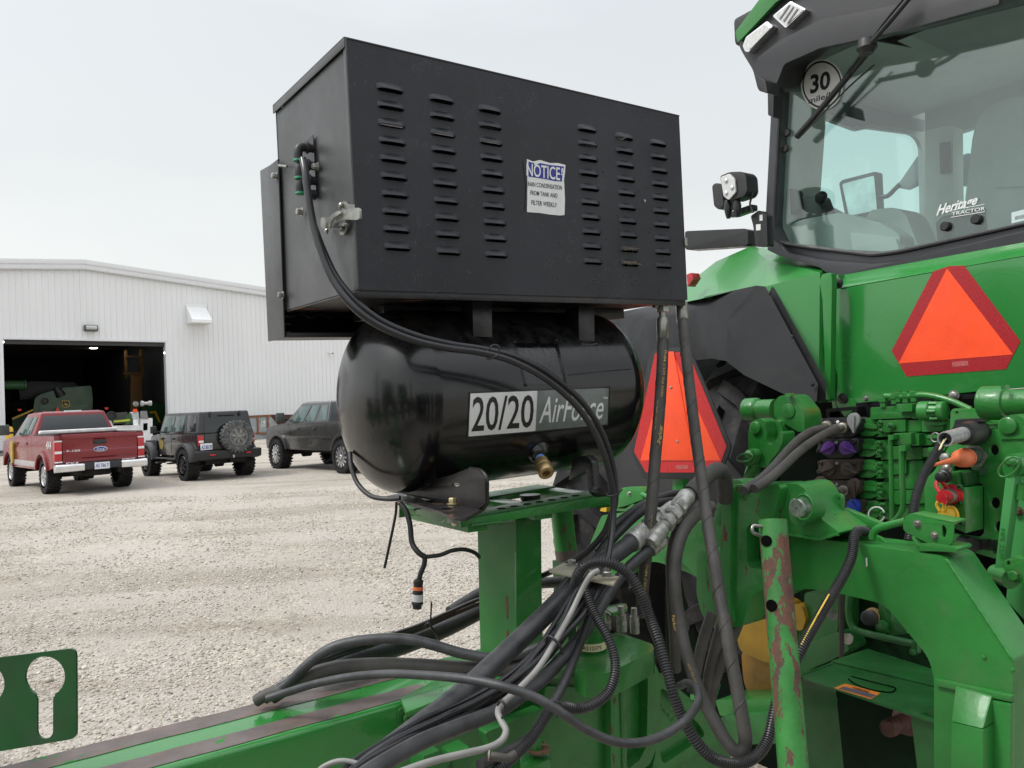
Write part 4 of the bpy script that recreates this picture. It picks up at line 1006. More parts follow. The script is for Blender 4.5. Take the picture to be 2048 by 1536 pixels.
# shell
lb = .003
solid('left_panel', [[bx(lb, .012, .002), bx(lb, BD, .002), bx(lb, BD, BH-.018), bx(lb, .012, BH-.018)]], bf*HT, M_boxside, hous)
mk('front_flange', [bx(a, b, c) for a in (0, .0028) for b in (.0016, .013) for c in (0.001, BH-.001)], BOXF, M_boxside, hous, .0006)
mk('lid', [bx(a, b, c) for a in (-.003, BL+.003) for b in (.0005, BD+.004) for c in (BH-.0012, BH+.0012)], BOXF, M_boxside, hous, .001)
mk('lid_flange', [bx(a, b, c) for a in (-.003, .0) for b in (.0005, BD+.004) for c in (BH-.018, BH-.0014)], BOXF, M_boxside, hous, .0008)
mk('corner_bend', *(lambda d: (d[0], d[1]))(sweep_data([bx(.0008, .0008, 0.002), bx(.0008, .0008, BH)], .0022, 10)), M_boxside, hous)
mk('top_bend', *(lambda d: (d[0], d[1]))(sweep_data([bx(.0, .0012, BH-.0012), bx(BL, .0012, BH-.0012)], .0025, 10)), M_box, hous)
solid('right_panel', [[bx(BL, .002, .002), bx(BL, BD, .002), bx(BL, BD, BH-.003), bx(BL, .002, BH-.003)]], -bf*HT, M_boxside, hous)
bh = []
for i_ in (25, 26, 27):                           # louvres of the far side that line up with the near ones
    a, c, w, k = LP[i_]
    bp_ = Pl(bx(0, BD, 0), bs); 
    q = bx(a, 0, c); r = q-CAMP; tt = ((bp_.o-CAMP).dot(bp_.n))/r.dot(bp_.n); q2 = CAMP+r*tt
    aa, _, cc = inv(q2); bh.append(brect(aa-.030, aa+.004, cc-.007, cc+.010, BD)); bh.append(brect(aa+.009, aa+.028, cc-.007, cc+.010, BD))
solid('rear_panel', [brect(.002, BL-.002, .002, BH-.003, BD)]+bh, -bs*-HT, M_boxside, hous)
solid('floor_pan', [[bx(.004, .003, .001), bx(BL-.004, .003, .001), bx(BL-.004, BD-.003, .001), bx(.004, BD-.003, .001)]], bz*-.003, M_foot, hous)
mk('base_rail', [bx(a, b, c) for a in (.004, BL-.004) for b in (.004, .012) for c in (-.014, .0)], BOXF, M_blackst, hous, .001)
for b_ in (.20, .31): mk('base_channel', [bx(a, b, c) for a in (.15, BL-.03) for b in (b_, b_+.05) for c in (-.028, -.003)], BOXF, M_blackst, hous, .002)
# rear shroud (cooler guard) hanging lower at the back
s_in = inv(BLEFT(573, 612)); q0 = inv(BLEFT(525, 342)); q1 = inv(BLEFT(541, 683)); q2_ = inv(BLEFT(562, 321)); q3 = inv(BLEFT(573, 676))
shr = lambda p, da=0: bx(.0-.006+da, p[1], p[2])
solid('shroud_side', [[shr(q0), shr((0, q2_[1]+.004, q2_[2])), shr((0, q3[1]-.002, q3[2])), shr(q1)]], bf*.003, M_boxside, hous, .001)
bb0, bb1 = q3[1]-.001, q1[1]; cb, ct = q1[2]+.002, q0[2]
solid('shroud_back', [[bx(.0, bb1, cb), bx(BL*.93, bb1, cb), bx(BL*.93, bb1, ct), bx(.0, bb1, ct)]], -bs*-.003, M_boxside, hous)
solid('shroud_bottom', [[bx(.0, bb0, cb), bx(BL*.93, bb0, cb), bx(BL*.93, bb1, cb), bx(0, bb1, cb)]], bz*.004, M_boxside, hous)
solid('shroud_lip', [[bx(.0, bb0-.001, cb-.001), bx(BL*.93, bb0-.001, cb-.001), bx(BL*.93, bb0-.001, cb+.010), bx(0, bb0-.001, cb+.010)]], bs*.0025, M_boxside, hous)
solid('shroud_top', [[bx(.0, bb0, ct), bx(BL*.93, bb0, ct), bx(BL*.93, bb1, ct), bx(0, bb1, ct)]], bz*-.003, M_boxside, hous)
solid('cooler_core', [[bx(.012, bb0+.010, cb+.008), bx(BL*.92, bb0+.010, cb+.008), bx(BL*.92, bb0+.010, -.018), bx(.012, bb0+.010, -.018)]], -bs*.05, M_dark, hous)
for k in range(8):                                # wire guard along the gap
    wtube('guard_wire', [bx(.012+.05*k, bb0+.005, -.016), bx(.037+.05*k, bb0+.005, -.006), bx(.062+.05*k, bb0+.005, -.016)], .0016, M_blackst, hous, 6, 3)
    if k < 5: wtube('guard_wire', [bx(-.0, bb0+.004, cb+.012+.018*k), bx(.012, bb0+.004, cb+.012+.018*k)], .0022, M_blackst, hous, 6, 2)
# screws
def onleft(x, y, off=0): return BLEFT.off(off)(x, y)
for (x, y, s_) in ((553, 352, .013), (566, 590, .013), (604, 424, .014), (635, 333, .013)):
    bolt(onleft(x, y, .004 if x > 600 else .0065), -bf, s_, M_zinc, hous, h=.8)
bolt(BFRONT.off(.0005)(1289, 402), bs, .006, M_zinc, hous, 'screw', True, .4)
cyl('pin', onleft(558, 331, .006), onleft(574, 333, .008), .003, M_zinc, hous, 8)
# bulkhead slot with fittings on the left face
slotq = [(600, 292), (627, 270), (634, 395), (612, 398)]
solid('fitting_plate', [[onleft(*p, .0015) for p in slotq]], -bf*.0012, M_blackst, hous)
for k, (x, y, dx) in enumerate(((626, 297, 0), (628, 332, 0), (630, 362, 0), (631, 390, 0))):
    b0 = onleft(x, y, .002); e = onleft(x-7, y-6, .0)-bf*.040
    if k < 3:
        fit = wtube('elbow_fitting', [b0, b0-bf*.016, b0-bf*.028-bz*.002, b0-bf*.032-bz*.014, b0-bf*.032-bz*.028], .0088, M_plast, hous, 14, 5)
        lathe('collar', b0-bf*.032-bz*.026, -bz, [(0, .0098), (.004, .0105), (.0045, .0098)], mat('release_ring_green', (.01, .22, .10), .4), fit, 18)
        lathe('collar', b0-bf*.010, -bf, [(0, .0115), (.003, .0125), (.006, .0115)], M_plast, fit, 18)
    else: lathe('blank_plug', b0, -bf, [(0, .010), (.016, .010), (.018, .007)], M_plast, hous, 16)
# over-centre latch on the front corner
Lq = lambda x, y, o_: onleft(x, y, o_)
lat = plate('latch', rnd([(680, 410), (684, 403), (690, 402), (697, 412), (694, 455), (688, 470), (680, 470), (678, 458), (686, 452), (688, 425)], 3), BLEFT.off(.004), .003, M_zinc, hous, bevel=.0006)
plate('latch_arm', rnd([(672, 424), (690, 419), (716, 415), (719, 419), (719, 438), (712, 440), (690, 439), (676, 444), (672, 440)], 2.5), BLEFT.off(.018), .004, M_zinc, lat, bevel=.001)
plate('latch_lever', rnd([(641, 437), (645, 434), (658, 435), (668, 425), (678, 421), (680, 428), (668, 436), (662, 444), (660, 456), (645, 458), (641, 452)], 2), BLEFT.off(.024), .003, M_zinc, lat, bevel=.0008)
plate('latch_base', rnd([(662, 449), (676, 444), (688, 446), (688, 452), (674, 453), (664, 456)], 2), BLEFT.off(.014), .012, M_zinc, lat, bevel=.001)
for (x, y) in ((683, 411), (684, 458), (655, 462)): lathe('rivet', Lq(x, y, .006), -bf, [(0, .006), (.003, .0058), (.0055, .003)], M_zinc, lat, 14)
for (a_, c_) in ((-.0, .110),): mk('latch_catch', [bx(a, b, c) for a in (-.012, .001) for b in (-.003, -.0) for c in (.138, .158)], BOXF, M_zinc, hous, .0008)
mk('latch_slot', [bx(a, b, c) for a in (.0012, .009) for b in (-.0009, .0) for c in (.128, .166)], BOXF, M_blackp, hous)
mk('side_catch', [bx(a, b, c) for a in (BL-.004, BL+.006) for b in (-.004, .004) for c in (.138, .158)], BOXF, M_zinc, hous, .0008)
# notice label
lp_ = BFRONT.off(.0012)
edge = [(1054, 318), (1066, 323), (1080, 320), (1100, 326), (1116, 326), (1131, 330), (1130, 345), (1128, 360), (1129, 380), (1130, 400), (1129, 430), (1120, 431), (1100, 429), (1080, 426), (1054, 424), (1053, 400), (1055, 372), (1053, 350)]
nl = plate('notice_label', edge, lp_, .0006, M_white, hous)
plate('label_curl', [(1046, 322), (1054, 319), (1055, 372), (1054, 424), (1050, 422), (1052, 372)], lp_, .0004, M_blackp, nl)
plate('blue_band', [(1057, 323), (1068, 326), (1069, 331), (1080, 326), (1100, 330), (1128, 333), (1125, 348), (1124, 363), (1109, 362), (1090, 358), (1057, 353)], lp_.off(.0004), .0002, M_bluep, nl)
textq('headline', 'NOTICE', [(1053, 326), (1120, 335), (1120, 361), (1053, 351)], lp_, M_white, nl, .012, lift=.0009)
textq('headline', '!', [(1123, 336), (1126.5, 336), (1124.5, 350), (1121.5, 350)], lp_, M_white, nl, .012, lift=.0009)
textq('body_text', 'RAIN CONDENSATION', [(1056, 363), (1124, 371), (1124, 380), (1056, 372)], lp_, M_blackp, nl, .008, lift=.0006)
textq('body_text', 'FROM TANK AND', [(1061, 380.5), (1115, 387), (1115, 396), (1061, 389.5)], lp_, M_blackp, nl, .008, lift=.0006)
textq('body_text', 'FILTER WEEKLY', [(1063, 400), (1114, 406), (1114, 415), (1063, 409)], lp_, M_blackp, nl, .008, lift=.0006)
textq('body_text', 'vinyl safety label', [(1115, 424), (1127, 425), (1127, 427), (1115, 426)], lp_, M_blackp, nl, .0, lift=.0006) if False else None
# water drops on the panel
md = mat('water_drop', (.012, .013, .016), .05, spec=.8, var=0, rvar=.01)
V = []; Fc = []
for (x, y) in ((1207, 343), (1235, 430), (1238, 457), (1213, 478), (1120, 487), (1302, 455), (1299, 464), (1301, 484), (1281, 417), (1293, 375), (1278, 379), (1248, 552), (1262, 552), (1272, 560), (1265, 568), (1180, 565), (1192, 567), (1205, 562), (1188, 582), (1117, 556), (1345, 583), (1319, 582), (1188, 560)):
    q = BFRONT.off(-.0002)(x, y); a, b = lathe_data(q, bs, [(0, .0026), (.0012, .0022), (.0018, .001)], 10); k = len(V); V += a; Fc += [tuple(i+k for i in f) for f in b]
o = mk('water_drops', V, Fc, md, hous); o['kind'] = 'stuff'
# hose fittings under the right end
def pxz(x, y, s): return PS(s)(x, y)
sx_ = (bx(BL, .03, 0)).dot(SV)
for (x, y0, y1, nm) in ((1326, 608, 683, 'hose_fitting'), (1365, 604, 645, 'hose_ferrule')):
    p0, p1 = PS(sx_)(x-2, y0), PS(sx_)(x, y1); L = (p1-p0).length; u = 1/FPX*(p0-CAMP).dot(_f)
    if nm == 'hose_fitting':
        f_ = lathe(nm, p0, p1-p0, [(0, 9*u), (L*.22, 10*u), (L*.23, 7*u), (L*.35, 7*u), (L*.36, 10*u), (L*.44, 12*u), (L*.98, 12*u), (L, 11*u)], M_zinc, hous, 18)
        lathe('hex_nut', p0-ZV*.004, p1-p0, [(0, 13*u), (.016, 13*u)], M_zinc, f_, 6)
        lathe('hex_nut', PS(sx_)(1308, 610), PS(sx_)(1318, 613)-PS(sx_)(1308, 610), [(0, 6*u), (.01, 6*u)], M_zinc, f_, 6)
    else: lathe(nm, p0, p1-p0, [(0, 11*u), (L*.05, 12*u), (L*.9, 12*u), (L, 11*u)], M_zinc, hous, 18)

# ================================================================ AIR TANK
TF, TS, TZ, TRR, TLL = 1.097, -1.585, 1.592, .204, .555
tb = Matrix((bf, -bs, bz)).transposed()
def tk(a, ang, r=TRR): return bf*(TF+a)+bs*(TS+r*math.cos(ang))+bz*(TZ+r*math.sin(ang))
tank = thing('air_tank', 'glossy black horizontal air tank with white and grey sticker under the louvred box', 'air tank', tk(0, -math.pi/2))
hd_ = TRR*.52
pr = [(-TLL/2-hd_*math.cos(a), TRR*math.sin(a)) for a in np.linspace(.001, math.pi/2, 18)]
pr += [(-TLL/2+.004, TRR+.0009), (-TLL/2+.010, TRR), (TLL/2-.010, TRR), (TLL/2-.004, TRR+.0009)]
pr += [(TLL/2+hd_*math.cos(a), TRR*math.sin(a)) for a in np.linspace(math.pi/2, .001, 18)]
lathe('shell', bf*TF+bs*TS+bz*TZ, bf, pr, M_tank, tank, 96, angle=60)
# where a viewing ray meets the tank shell
def ontank(x, y, lift=.0):
    r = ray(x, y); o = CAMP-(bf*TF+bs*TS+bz*TZ)
    d1, d2 = r.dot(bs), r.dot(bz); o1, o2 = o.dot(bs), o.dot(bz); R_ = TRR+lift
    A = d1*d1+d2*d2; B_ = 2*(o1*d1+o2*d2); C_ = o1*o1+o2*o2-R_*R_; D_ = B_*B_-4*A*C_
    if D_ < 0: D_ = 0
    return CAMP+r*((-B_-math.sqrt(D_))/(2*A))
def ondome(x, y, lift=0.0):
    return ontank(x, y, lift)
def curved(name, quad, m, par, lift, nu=14, nv=8, th=.0006):
    TL_, TR_, BR_, BL_ = [Vector(q) for q in quad]; V = []; Fc = []
    for l_ in (lift, lift-th):
        for j in range(nv+1):
            for i in range(nu+1):
                u, v = i/nu, j/nv; p = (TL_*(1-u)+TR_*u)*(1-v)+(BL_*(1-u)+BR_*u)*v; V.append(ontank(p.x, p.y, l_))
    n = (nu+1)*(nv+1)
    for j in range(nv):
        for i in range(nu):
            a = j*(nu+1)+i; f = (a, a+1, a+nu+2, a+nu+1); Fc.append(f); Fc.append(tuple(k+n for k in reversed(f)))
    rim = [i for i in range(nu+1)]+[(nu+1)*j+nu for j in range(1, nv+1)]+[(nu+1)*nv+i for i in range(nu-1, -1, -1)]+[(nu+1)*j for j in range(nv-1, 0, -1)]
    for i in range(len(rim)): a, b = rim[i], rim[(i+1) % len(rim)]; Fc.append((a, b, b+n, a+n))
    return mk(name, V, Fc, m, par, angle=60)
def ctext(name, s, quad, m, par, lift, bold=.0, shear=0):
    V, Fc = textmesh(s, bold, shear); TL_, TR_, BR_, BL_ = [Vector(q) for q in quad]
    bm = bmesh.new(); vs = [bm.verts.new((a, b, 0)) for a, b in V]
    for f in Fc:
        try: bm.faces.new([vs[i] for i in f])
        except ValueError: pass
    bmesh.ops.triangulate(bm, faces=bm.faces)
    bmesh.ops.subdivide_edges(bm, edges=[e for e in bm.edges if abs(e.verts[0].co.y-e.verts[1].co.y) > .12], cuts=5, use_grid_fill=True)
    bmesh.ops.triangulate(bm, faces=bm.faces); bm.verts.index_update()
    V = [(v.co.x, v.co.y) for v in bm.verts]; Fc = [tuple(v.index for v in f.verts) for f in bm.faces]; bm.free()
    L = []
    for u, v in V: p = (TL_*(1-u)+TR_*u)*v+(BL_*(1-u)+BR_*u)*(1-v); L.append(ontank(p.x, p.y, lift))
    c = sum(L, Vector())/len(L); me = bpy.data.meshes.new(name); me.from_pydata([tuple(p-c) for p in L], [], Fc); me.materials.append(m)
    return link(name, me, c, par)
stk = curved('sticker', [(938, 784), (1220, 773), (1217, 852), (934, 876)], M_blackp, tank, .0008)
curved('sticker_white', [(941, 787), (1075, 781.5), (1071, 862), (937, 873)], M_white, stk, .0014)
curved('sticker_grey', [(1075, 781.5), (1218, 776), (1215, 849), (1071, 862)], M_greyp, stk, .0014)
ctext('sticker_text', '20/20', [(946, 794), (1069, 789), (1066, 855), (943, 864)], M_blackp, stk, .0019, .010)
ctext('sticker_text', 'AirForce', [(1081, 794), (1209, 789), (1206, 838), (1078, 847)], M_white, stk, .0019, .006, .25)
ctext('sticker_text', 'TM', [(1206, 794), (1215, 793.6), (1215, 797.6), (1206, 798)], M_white, stk, .0019, .01)
curved('sticker_seam', [(1027, 683), (1116, 684), (1134, 770), (1050, 772)], M_tank, tank, .0008)
curved('data_plate', [(1031, 686), (1114, 687), (1131, 767), (1053, 769)], mat('painted_over_plate', (.006, .006, .007), .22, coat=.4, var=.3, vscale=60, bump=.8, bscale=90), tank, .0016)
for (x, y) in ((1028, 685), (1112, 681), (1052, 770)): lathe('plate_rivet', ontank(x, y, .0005), (bs*.7+bz*.5), [(0, .004), (.003, .0035), (.0045, .0015)], M_blackst, tank, 10)
wtube('scratch_bead', [ontank(1136, 750, .0002), ontank(1200, 743, .0002), ontank(1262, 738, .0002)], .0012, M_tank, tank, 6, 4)
# supports between box and tank
for (pts) in ([(945, 603), (984, 604), (985, 688), (947, 686)], [(1157, 610), (1189, 611), (1190, 688), (1158, 688)]):
    plp = PS(-1.425); o = plate('box_support', pts, plp, .05, M_blackst, tank, bevel=.002)
    wl_ = [plp(*pts[3]), plp(*pts[2])]
    wtube('weld_bead', [wl_[0]+SV*.004-ZV*.001, (wl_[0]+wl_[1])/2+SV*.005-ZV*.004, wl_[1]+SV*.004], .005, M_blackst, o, 8, 4)
for pts in ([(960, 600), (995, 600), (995, 650), (960, 650)], [(1150, 606), (1180, 606), (1180, 650), (1150, 650)]):
    plate('box_support', pts, PS(-1.70), .05, M_blackst, tank, bevel=.002)
# brass coupler
q = ontank(1076, 905, 0); dr = (P(1098, 960, (q-CAMP).dot(_f)-.075)-q).normalized(); u = (q-CAMP).dot(_f)/FPX*1.12
lathe('port_boss', q-dr*.012, dr, [(0, 25*u), (.014, 22*u), (.022, 17*u), (.026, 15*u), (.030, 11*u)], M_tank, tank, 24, angle=60)
cp = lathe('air_coupler', q+dr*.024, dr, [(0, 9*u), (.004, 9*u), (.006, 12*u), (.020, 12.5*u), (.021, 14*u), (.026, 14*u), (.027, 13.3*u), (.030, 14*u), (.047, 14*u), (.049, 13*u), (.049, 7*u), (.035, 6.5*u)], M_brass, tank, 24)
lathe('thread_tape', q+dr*.018, dr, [(0, 8.5*u), (.008, 9.5*u), (.011, 9*u)], mat('blue_tape', (.12, .25, .60), .5), cp, 16)
# drain boss
q = ontank(1005, 958, 0)-ZV*.0; lathe('drain_boss', W(TF-.02, TS+.03, TZ-TRR-.012)+ZV*.024, -ZV, [(0, .026), (.012, .024), (.018, .016), (.034, .018), (.036, .014), (.05, .012), (.055, .006)], M_blackst, tank, 20)
# feet
ft = plate('foot', rnd([(772, 992), (812, 983), (935, 990), (974, 1004), (972, 1014), (932, 1036), (905, 1034), (878, 1022)], [4, 3, 3, 5, 10, 8, 8, 5]), Pl(P(880, 1010, 1.58), ZV+bf*.02), .006, M_foot, tank, bevel=.0012)
fp = PF(P(915, 990, 1.575).dot(FV))
plate('saddle_plate', rnd([(800, 985), (815, 970), (905, 950), (944, 935), (960, 939), (973, 956), (974, 1008), (955, 1020), (900, 1008)], [3, 4, 8, 4, 6, 5, 6, 5, 4]), fp, -.004, M_foot, tank, bevel=.001, holes=[circ(915, 969, 8, 3.5, 12)])
wtube('saddle_edge', [fp(*p)+FV*.002 for p in ((938, 937), (960, 941), (972, 957), (973, 985), (972, 1008), (955, 1021))], .0035, M_blackst, tank, 8, 5)
zf = P(880, 1010, 1.58).z
for (x, y) in ((836, 989), (907, 1008)): bolt(PZ(zf+.001)(x, y), ZV, .021, mat('yellow_zinc', (.45, .38, .22), .35, metal=.7, var=.2, dirt=.3), tank, h=.55)
for (x, y) in ((893, 1018), (862, 1002), (822, 990)): lathe('slot', PZ(zf+.0006)(x, y), ZV, [(0, .011), (.0006, .011)], M_dark, tank, 14)
cyl('bolt_end', PZ(zf-.02)(909, 1040), PZ(zf-.045)(909, 1046), .007, M_brass, tank, 12)
lathe('nut', PZ(zf-.008)(906, 1030), -ZV, [(0, .013), (.014, .013)], M_zinc, tank, 6)
fq = PF(P(1190, 950, 1.80).dot(FV))
plate('saddle_plate', rnd([(1160, 912), (1185, 910), (1197, 922), (1200, 975), (1212, 985), (1238, 982), (1240, 990), (1205, 993), (1192, 985), (1185, 940), (1150, 960)], 3), fq, -.02, M_blackst, tank, bevel=.001)

# ================================================================ MOUNT
SM = -1.385
mnt = thing('compressor_stand', 'green welded stand of square post and angle iron carrying the black air tank', 'stand', W(1.05, -1.55, .95))
rs = PS(-1.44)
V3 = [(921, 1037), (1221, 985), (1222, 1009), (922, 1056)]
plate('near_rail', V3, rs, .006, M_green, mnt, bevel=.001)
ra_, rb_ = rs(921, 1037), rs(1221, 985)
solid('near_rail_top', [[ra_, rb_, rb_-SV*.075, ra_-SV*.075]], ZV*-.005, M_greenworn, mnt, .001)
for k in range(7):
    t_ = .30+.085*k; q = ra_*(1-t_)+rb_*t_-SV*.035; lathe('rail_hole', q+ZV*.0002, ZV, [(0, .010), (.0006, .010)], M_dark, mnt, 14)
fa = PS(-1.73); a1, b1 = fa(975, 992), fa(1200, 962)
solid('far_rail', [[ra_-SV*.30, rb_-SV*.30, rb_-SV*.305-ZV*.03, ra_-SV*.305-ZV*.03]], -SV*.006, M_green, mnt, .001)
solid('far_rail_top', [[ra_-SV*.225, rb_-SV*.225, rb_-SV*.30, ra_-SV*.30]], ZV*-.005, M_greenworn, mnt, .001)
for t_ in (.05, .47, .93):
    q = ra_*(1-t_)+rb_*t_
    solid('cross_member', [[q-SV*.006-ZV*.006, q-SV*.300-ZV*.006, q-SV*.300-ZV*.035, q-SV*.006-ZV*.035]], FV*.05, M_green, mnt, .002)
plate('rail_tab', [(832, 1020), (880, 1015), (898, 1034), (880, 1045), (832, 1028)], PF(fp.o.dot(FV)+.02), .006, M_green, mnt, bevel=.001)
plate('rail_tab', [(805, 1008), (835, 1012), (838, 1032), (826, 1030), (808, 1022)], PF(fp.o.dot(FV)+.05), .006, M_green, mnt, bevel=.001)
# post
cs = PS(-1.50); cF = cs(1032, 1100).dot(FV)
pl1 = plate('post_back_face', [(955, 1048), (1032, 1040), (1033, 1310), (961, 1310)], PF(cF), .006, M_greenworn if False else mat('green_matt_face', (.030, .16, .035), .55, var=.12, vscale=5, dirt=.35, dirtcol=(.10, .15, .085)), mnt)
plate('post_side_face', [(1032, 1040), (1082, 1032), (1085, 1330), (1033, 1330)], cs, .006, M_green, mnt)
ps = cs; 
pf0 = PF(cF)
# closing faces of the post
A_ = [pf0(955, 1048), cs(1032, 1040), cs(1082, 1032)]
sw_ = (A_[0]-A_[1]).dot(SV); fw_ = (A_[2]-A_[1]).dot(FV)
boxv('post_core', cF+.006, cF+fw_-.002, -1.506+sw_+.004, -1.506, .86, A_[1].z-.004, M_greendeep, mnt, .0)
plate('paint_chip', rnd([(1011, 1193), (1015, 1190), (1017, 1210), (1016, 1240), (1013, 1238)], 2), PF(cF).off(.0004), .0006, mat('rust_chip', (.14, .055, .03), .8, var=.4, vscale=80), mnt)
plate('paint_chip', rnd([(1012, 1262), (1017, 1258), (1018, 1280), (1013, 1284)], 2), PF(cF).off(.0004), .0006, MATS['rust_chip'], mnt)
# leaning tube behind the stand
gt = thing('support_tube', 'chipped green tube standing behind the green stand right of the post', 'tube', P(1130, 1115, 2.15))
cyl('tube', P(1122, 1015, 2.15), P(1132, 1100, 2.15), 22*2.15/FPX, M_greenchip, gt, 24)
lathe('worn_end', P(1131, 1098, 2.15), P(1135, 1122, 2.15)-P(1131, 1098, 2.15), [(0, 22.5*2.15/FPX), (.035, 22*2.15/FPX)], M_wear, gt, 24)
# ================================================================ PLANTER TONGUE AND HITCH
zb = P(0, 1533, 1.39).z
tf0 = PZ(zb)(0, 1533); tn0 = PZ(zb)(320, 1538)
sF, sN = tf0.dot(SV), tn0.dot(SV)
tong = thing('planter_tongue', 'long green tongue beam with two worn brown strips crossing the lower left', 'beam', W(.6, (sF+sN)/2, zb-.4))
fend = PZ(zb)(845, 1372).dot(FV)
boxv('beam', -.9, fend+.30, sF, sN, zb-.20, zb, mat('tongue_green', (.022, .20, .032), .28, coat=.5, var=.08, vscale=3, dirt=.12, dirtcol=(.10, .14, .07), bump=.1), tong, .016, seg=4)
M_strip = mat('brown_wear_strip', (.115, .092, .085), .50, var=.22, vscale=16, dirt=.45, dirtcol=(.22, .12, .06), dscale=14, chips=.12, chipcol=(.02, .15, .03), cscale=20, stretch=None, bump=.2)
wS = (sN-sF)
def tstrip(s0, s1, f1, name='wear_strip'):
    n = 26; pts0 = []; pts1 = []
    for i in range(n+1):
        f = -.85+(f1+.85)*i/n; k = .0014*math.sin(i*2.3)+.001*math.sin(i*5.1)
        pts0.append(W(f, s0+k, zb+.0012)); pts1.append(W(f, s1+.0016*math.sin(i*1.7), zb+.0012))
    tip = [W(f1+.015, s0+(s1-s0)*.7, zb+.0012), W(f1+.02, s0+(s1-s0)*.4, zb+.0012)]
    solid(name, [pts0+tip[::-1]+pts1[::-1]], ZV*-.001, M_strip, tong)
tstrip(sF+.005, sF+wS*.33, fend-.02); tstrip(sF+wS*.64, sN-.013, fend-.01)
plate('weld_collar', rnd([(798, 1420), (806, 1414), (812, 1424), (810, 1475), (798, 1482), (794, 1440)], 4), PS(sN+.004), .03, M_greencast, tong, bevel=.004)
sd_ = PS(sN+.006)
plate('cheek_plate', [(812, 1428), (1010, 1350), (1090, 1345), (1110, 1360), (1100, 1560), (700, 1560), (760, 1500), (806, 1478)], sd_, .05, M_green, tong, bevel=.003)
np_ = plate('name_plate', rnd([(840, 1436), (846, 1426), (884, 1412), (930, 1400), (932, 1440), (836, 1456)], 3), sd_.off(.0015), .0012, M_blackp, tong)
textq('plate_text', 'JOHN', [(859, 1425), (884, 1417), (885, 1425), (860, 1434)], sd_.off(.0015), M_white, np_, .01)
textq('plate_text', '1', [(919, 1436), (926, 1433), (927, 1441), (920, 1443)], sd_.off(.0015), M_white, np_, .02)
plate('plate_frame', [(848, 1438), (925, 1413), (925, 1415), (850, 1440), (850, 1452), (848, 1452)], sd_.off(.0020), .0003, M_white, np_)
plate('top_flange', [(800, 1395), (930, 1330), (1060, 1325), (1120, 1345), (1040, 1362), (960, 1372), (870, 1402), (812, 1425)], PZ(zb+.006), .012, M_green, tong, bevel=.003)
plate('top_flange', [(875, 1320), (905, 1314), (1045, 1318), (1030, 1345), (900, 1350)], PZ(zb+.010), .012, M_greenworn, tong, bevel=.003)
# hitch head casting
hs_ = -1.425
HS = PS(hs_)
head = thing('hitch_head', 'cast green hitch head with cream number tag below the hose bundle', 'hitch', P(1200, 1500, 1.65))
plate('body', rnd([(1088, 1346), (1150, 1334), (1222, 1352), (1306, 1302), (1312, 1342), (1385, 1400), (1455, 1472), (1470, 1570), (1050, 1570)], [6, 8, 10, 6, 8, 20, 14, 5, 5]), HS, .22, M_greencast, head, bevel=.008, seg=3)
plate('face_boss', rnd([(1092, 1372), (1218, 1378), (1223, 1570), (1060, 1570)], 8), HS.off(.014), .03, M_greencast, head, bevel=.006, seg=3)
plate('rib', rnd([(1222, 1350), (1240, 1352), (1246, 1570), (1222, 1570)], 4), HS.off(.035), .05, M_greenchip, head, bevel=.004)
plate('rib', rnd([(1240, 1336), (1302, 1308), (1318, 1345), (1312, 1500), (1300, 1530), (1270, 1545), (1250, 1570), (1244, 1570)], 8), HS.off(.030), .05, M_greencast, head, holes=[rnd([(1252, 1352), (1284, 1336), (1296, 1350), (1294, 1490), (1280, 1520), (1254, 1540)], 10)], bevel=.005, seg=3)
plate('web', rnd([(1310, 1342), (1330, 1350), (1452, 1474), (1440, 1490), (1400, 1505), (1360, 1530), (1330, 1560), (1300, 1560), (1312, 1500)], 8), HS.off(.02), .04, M_greencast, head, holes=[rnd([(1322, 1372), (1400, 1450), (1412, 1472), (1370, 1500), (1325, 1530), (1316, 1480)], 12)], bevel=.006, seg=3)
textq('cast_mark', 'E184 J', [(1318, 1400), (1352, 1438), (1346, 1446), (1312, 1408)], HS.off(.0), M_greencast, head, .01, lift=.004)
ztop = PS(-1.40)(1240, 1320).z
zc = P(1230, 1300, 1.66)
cap_poly = rnd([(1146, 1318), (1180, 1290), (1215, 1272), (1232, 1263), (1306, 1288), (1309, 1300), (1246, 1332), (1212, 1347), (1165, 1344), (1148, 1334)], 8)
plate('cap_casting', cap_poly, PZ(zc.z), .05, M_greencast, head, bevel=.008, seg=3)
plate('rust_gap', rnd([(1150, 1345), (1185, 1350), (1222, 1358), (1224, 1368), (1160, 1362)], 4), HS.off(.018), .02, M_foot, head)
zs = PZ(zc.z)(1183, 1300)
cyl('pivot_post', zs, zs+ZV*.085, 27*zs.y/FPX*1.05, M_green, head, 32, bevel=.002)
rr_ = 27*zs.y/FPX*1.05
tag_c = zs+ZV*.006
V = []; Fc = []
for i in range(19):
    a = rad(-150+i*8.5); 
    for h in (0, .016):
        for r_ in (rr_+.001, rr_+.0022): V.append(tag_c+Vector((r_*math.cos(a), r_*math.sin(a), h)))
for i in range(18):
    b0, c0 = i*4, i*4+4
    for (p_, q_) in ((0, 1), (1, 3), (3, 2), (2, 0)): Fc.append((b0+p_, b0+q_, c0+q_, c0+p_))
Fc += [(0, 1, 3, 2), (72, 74, 75, 73)]
ct = mk('number_tag', V, Fc, M_cream, head)
Vt, Ft = textmesh('A212375', .01); L_ = []
for u, v in Vt: a = rad(-128+72*u); L_.append(tag_c+Vector(((rr_+.0028)*math.cos(a), (rr_+.0028)*math.sin(a), .004+.008*v)))
c = sum(L_, Vector())/len(L_); me = bpy.data.meshes.new('tag_number'); me.from_pydata([tuple(p-c) for p in L_], [], Ft); me.materials.append(M_blackp); link('tag_number', me, c, ct)
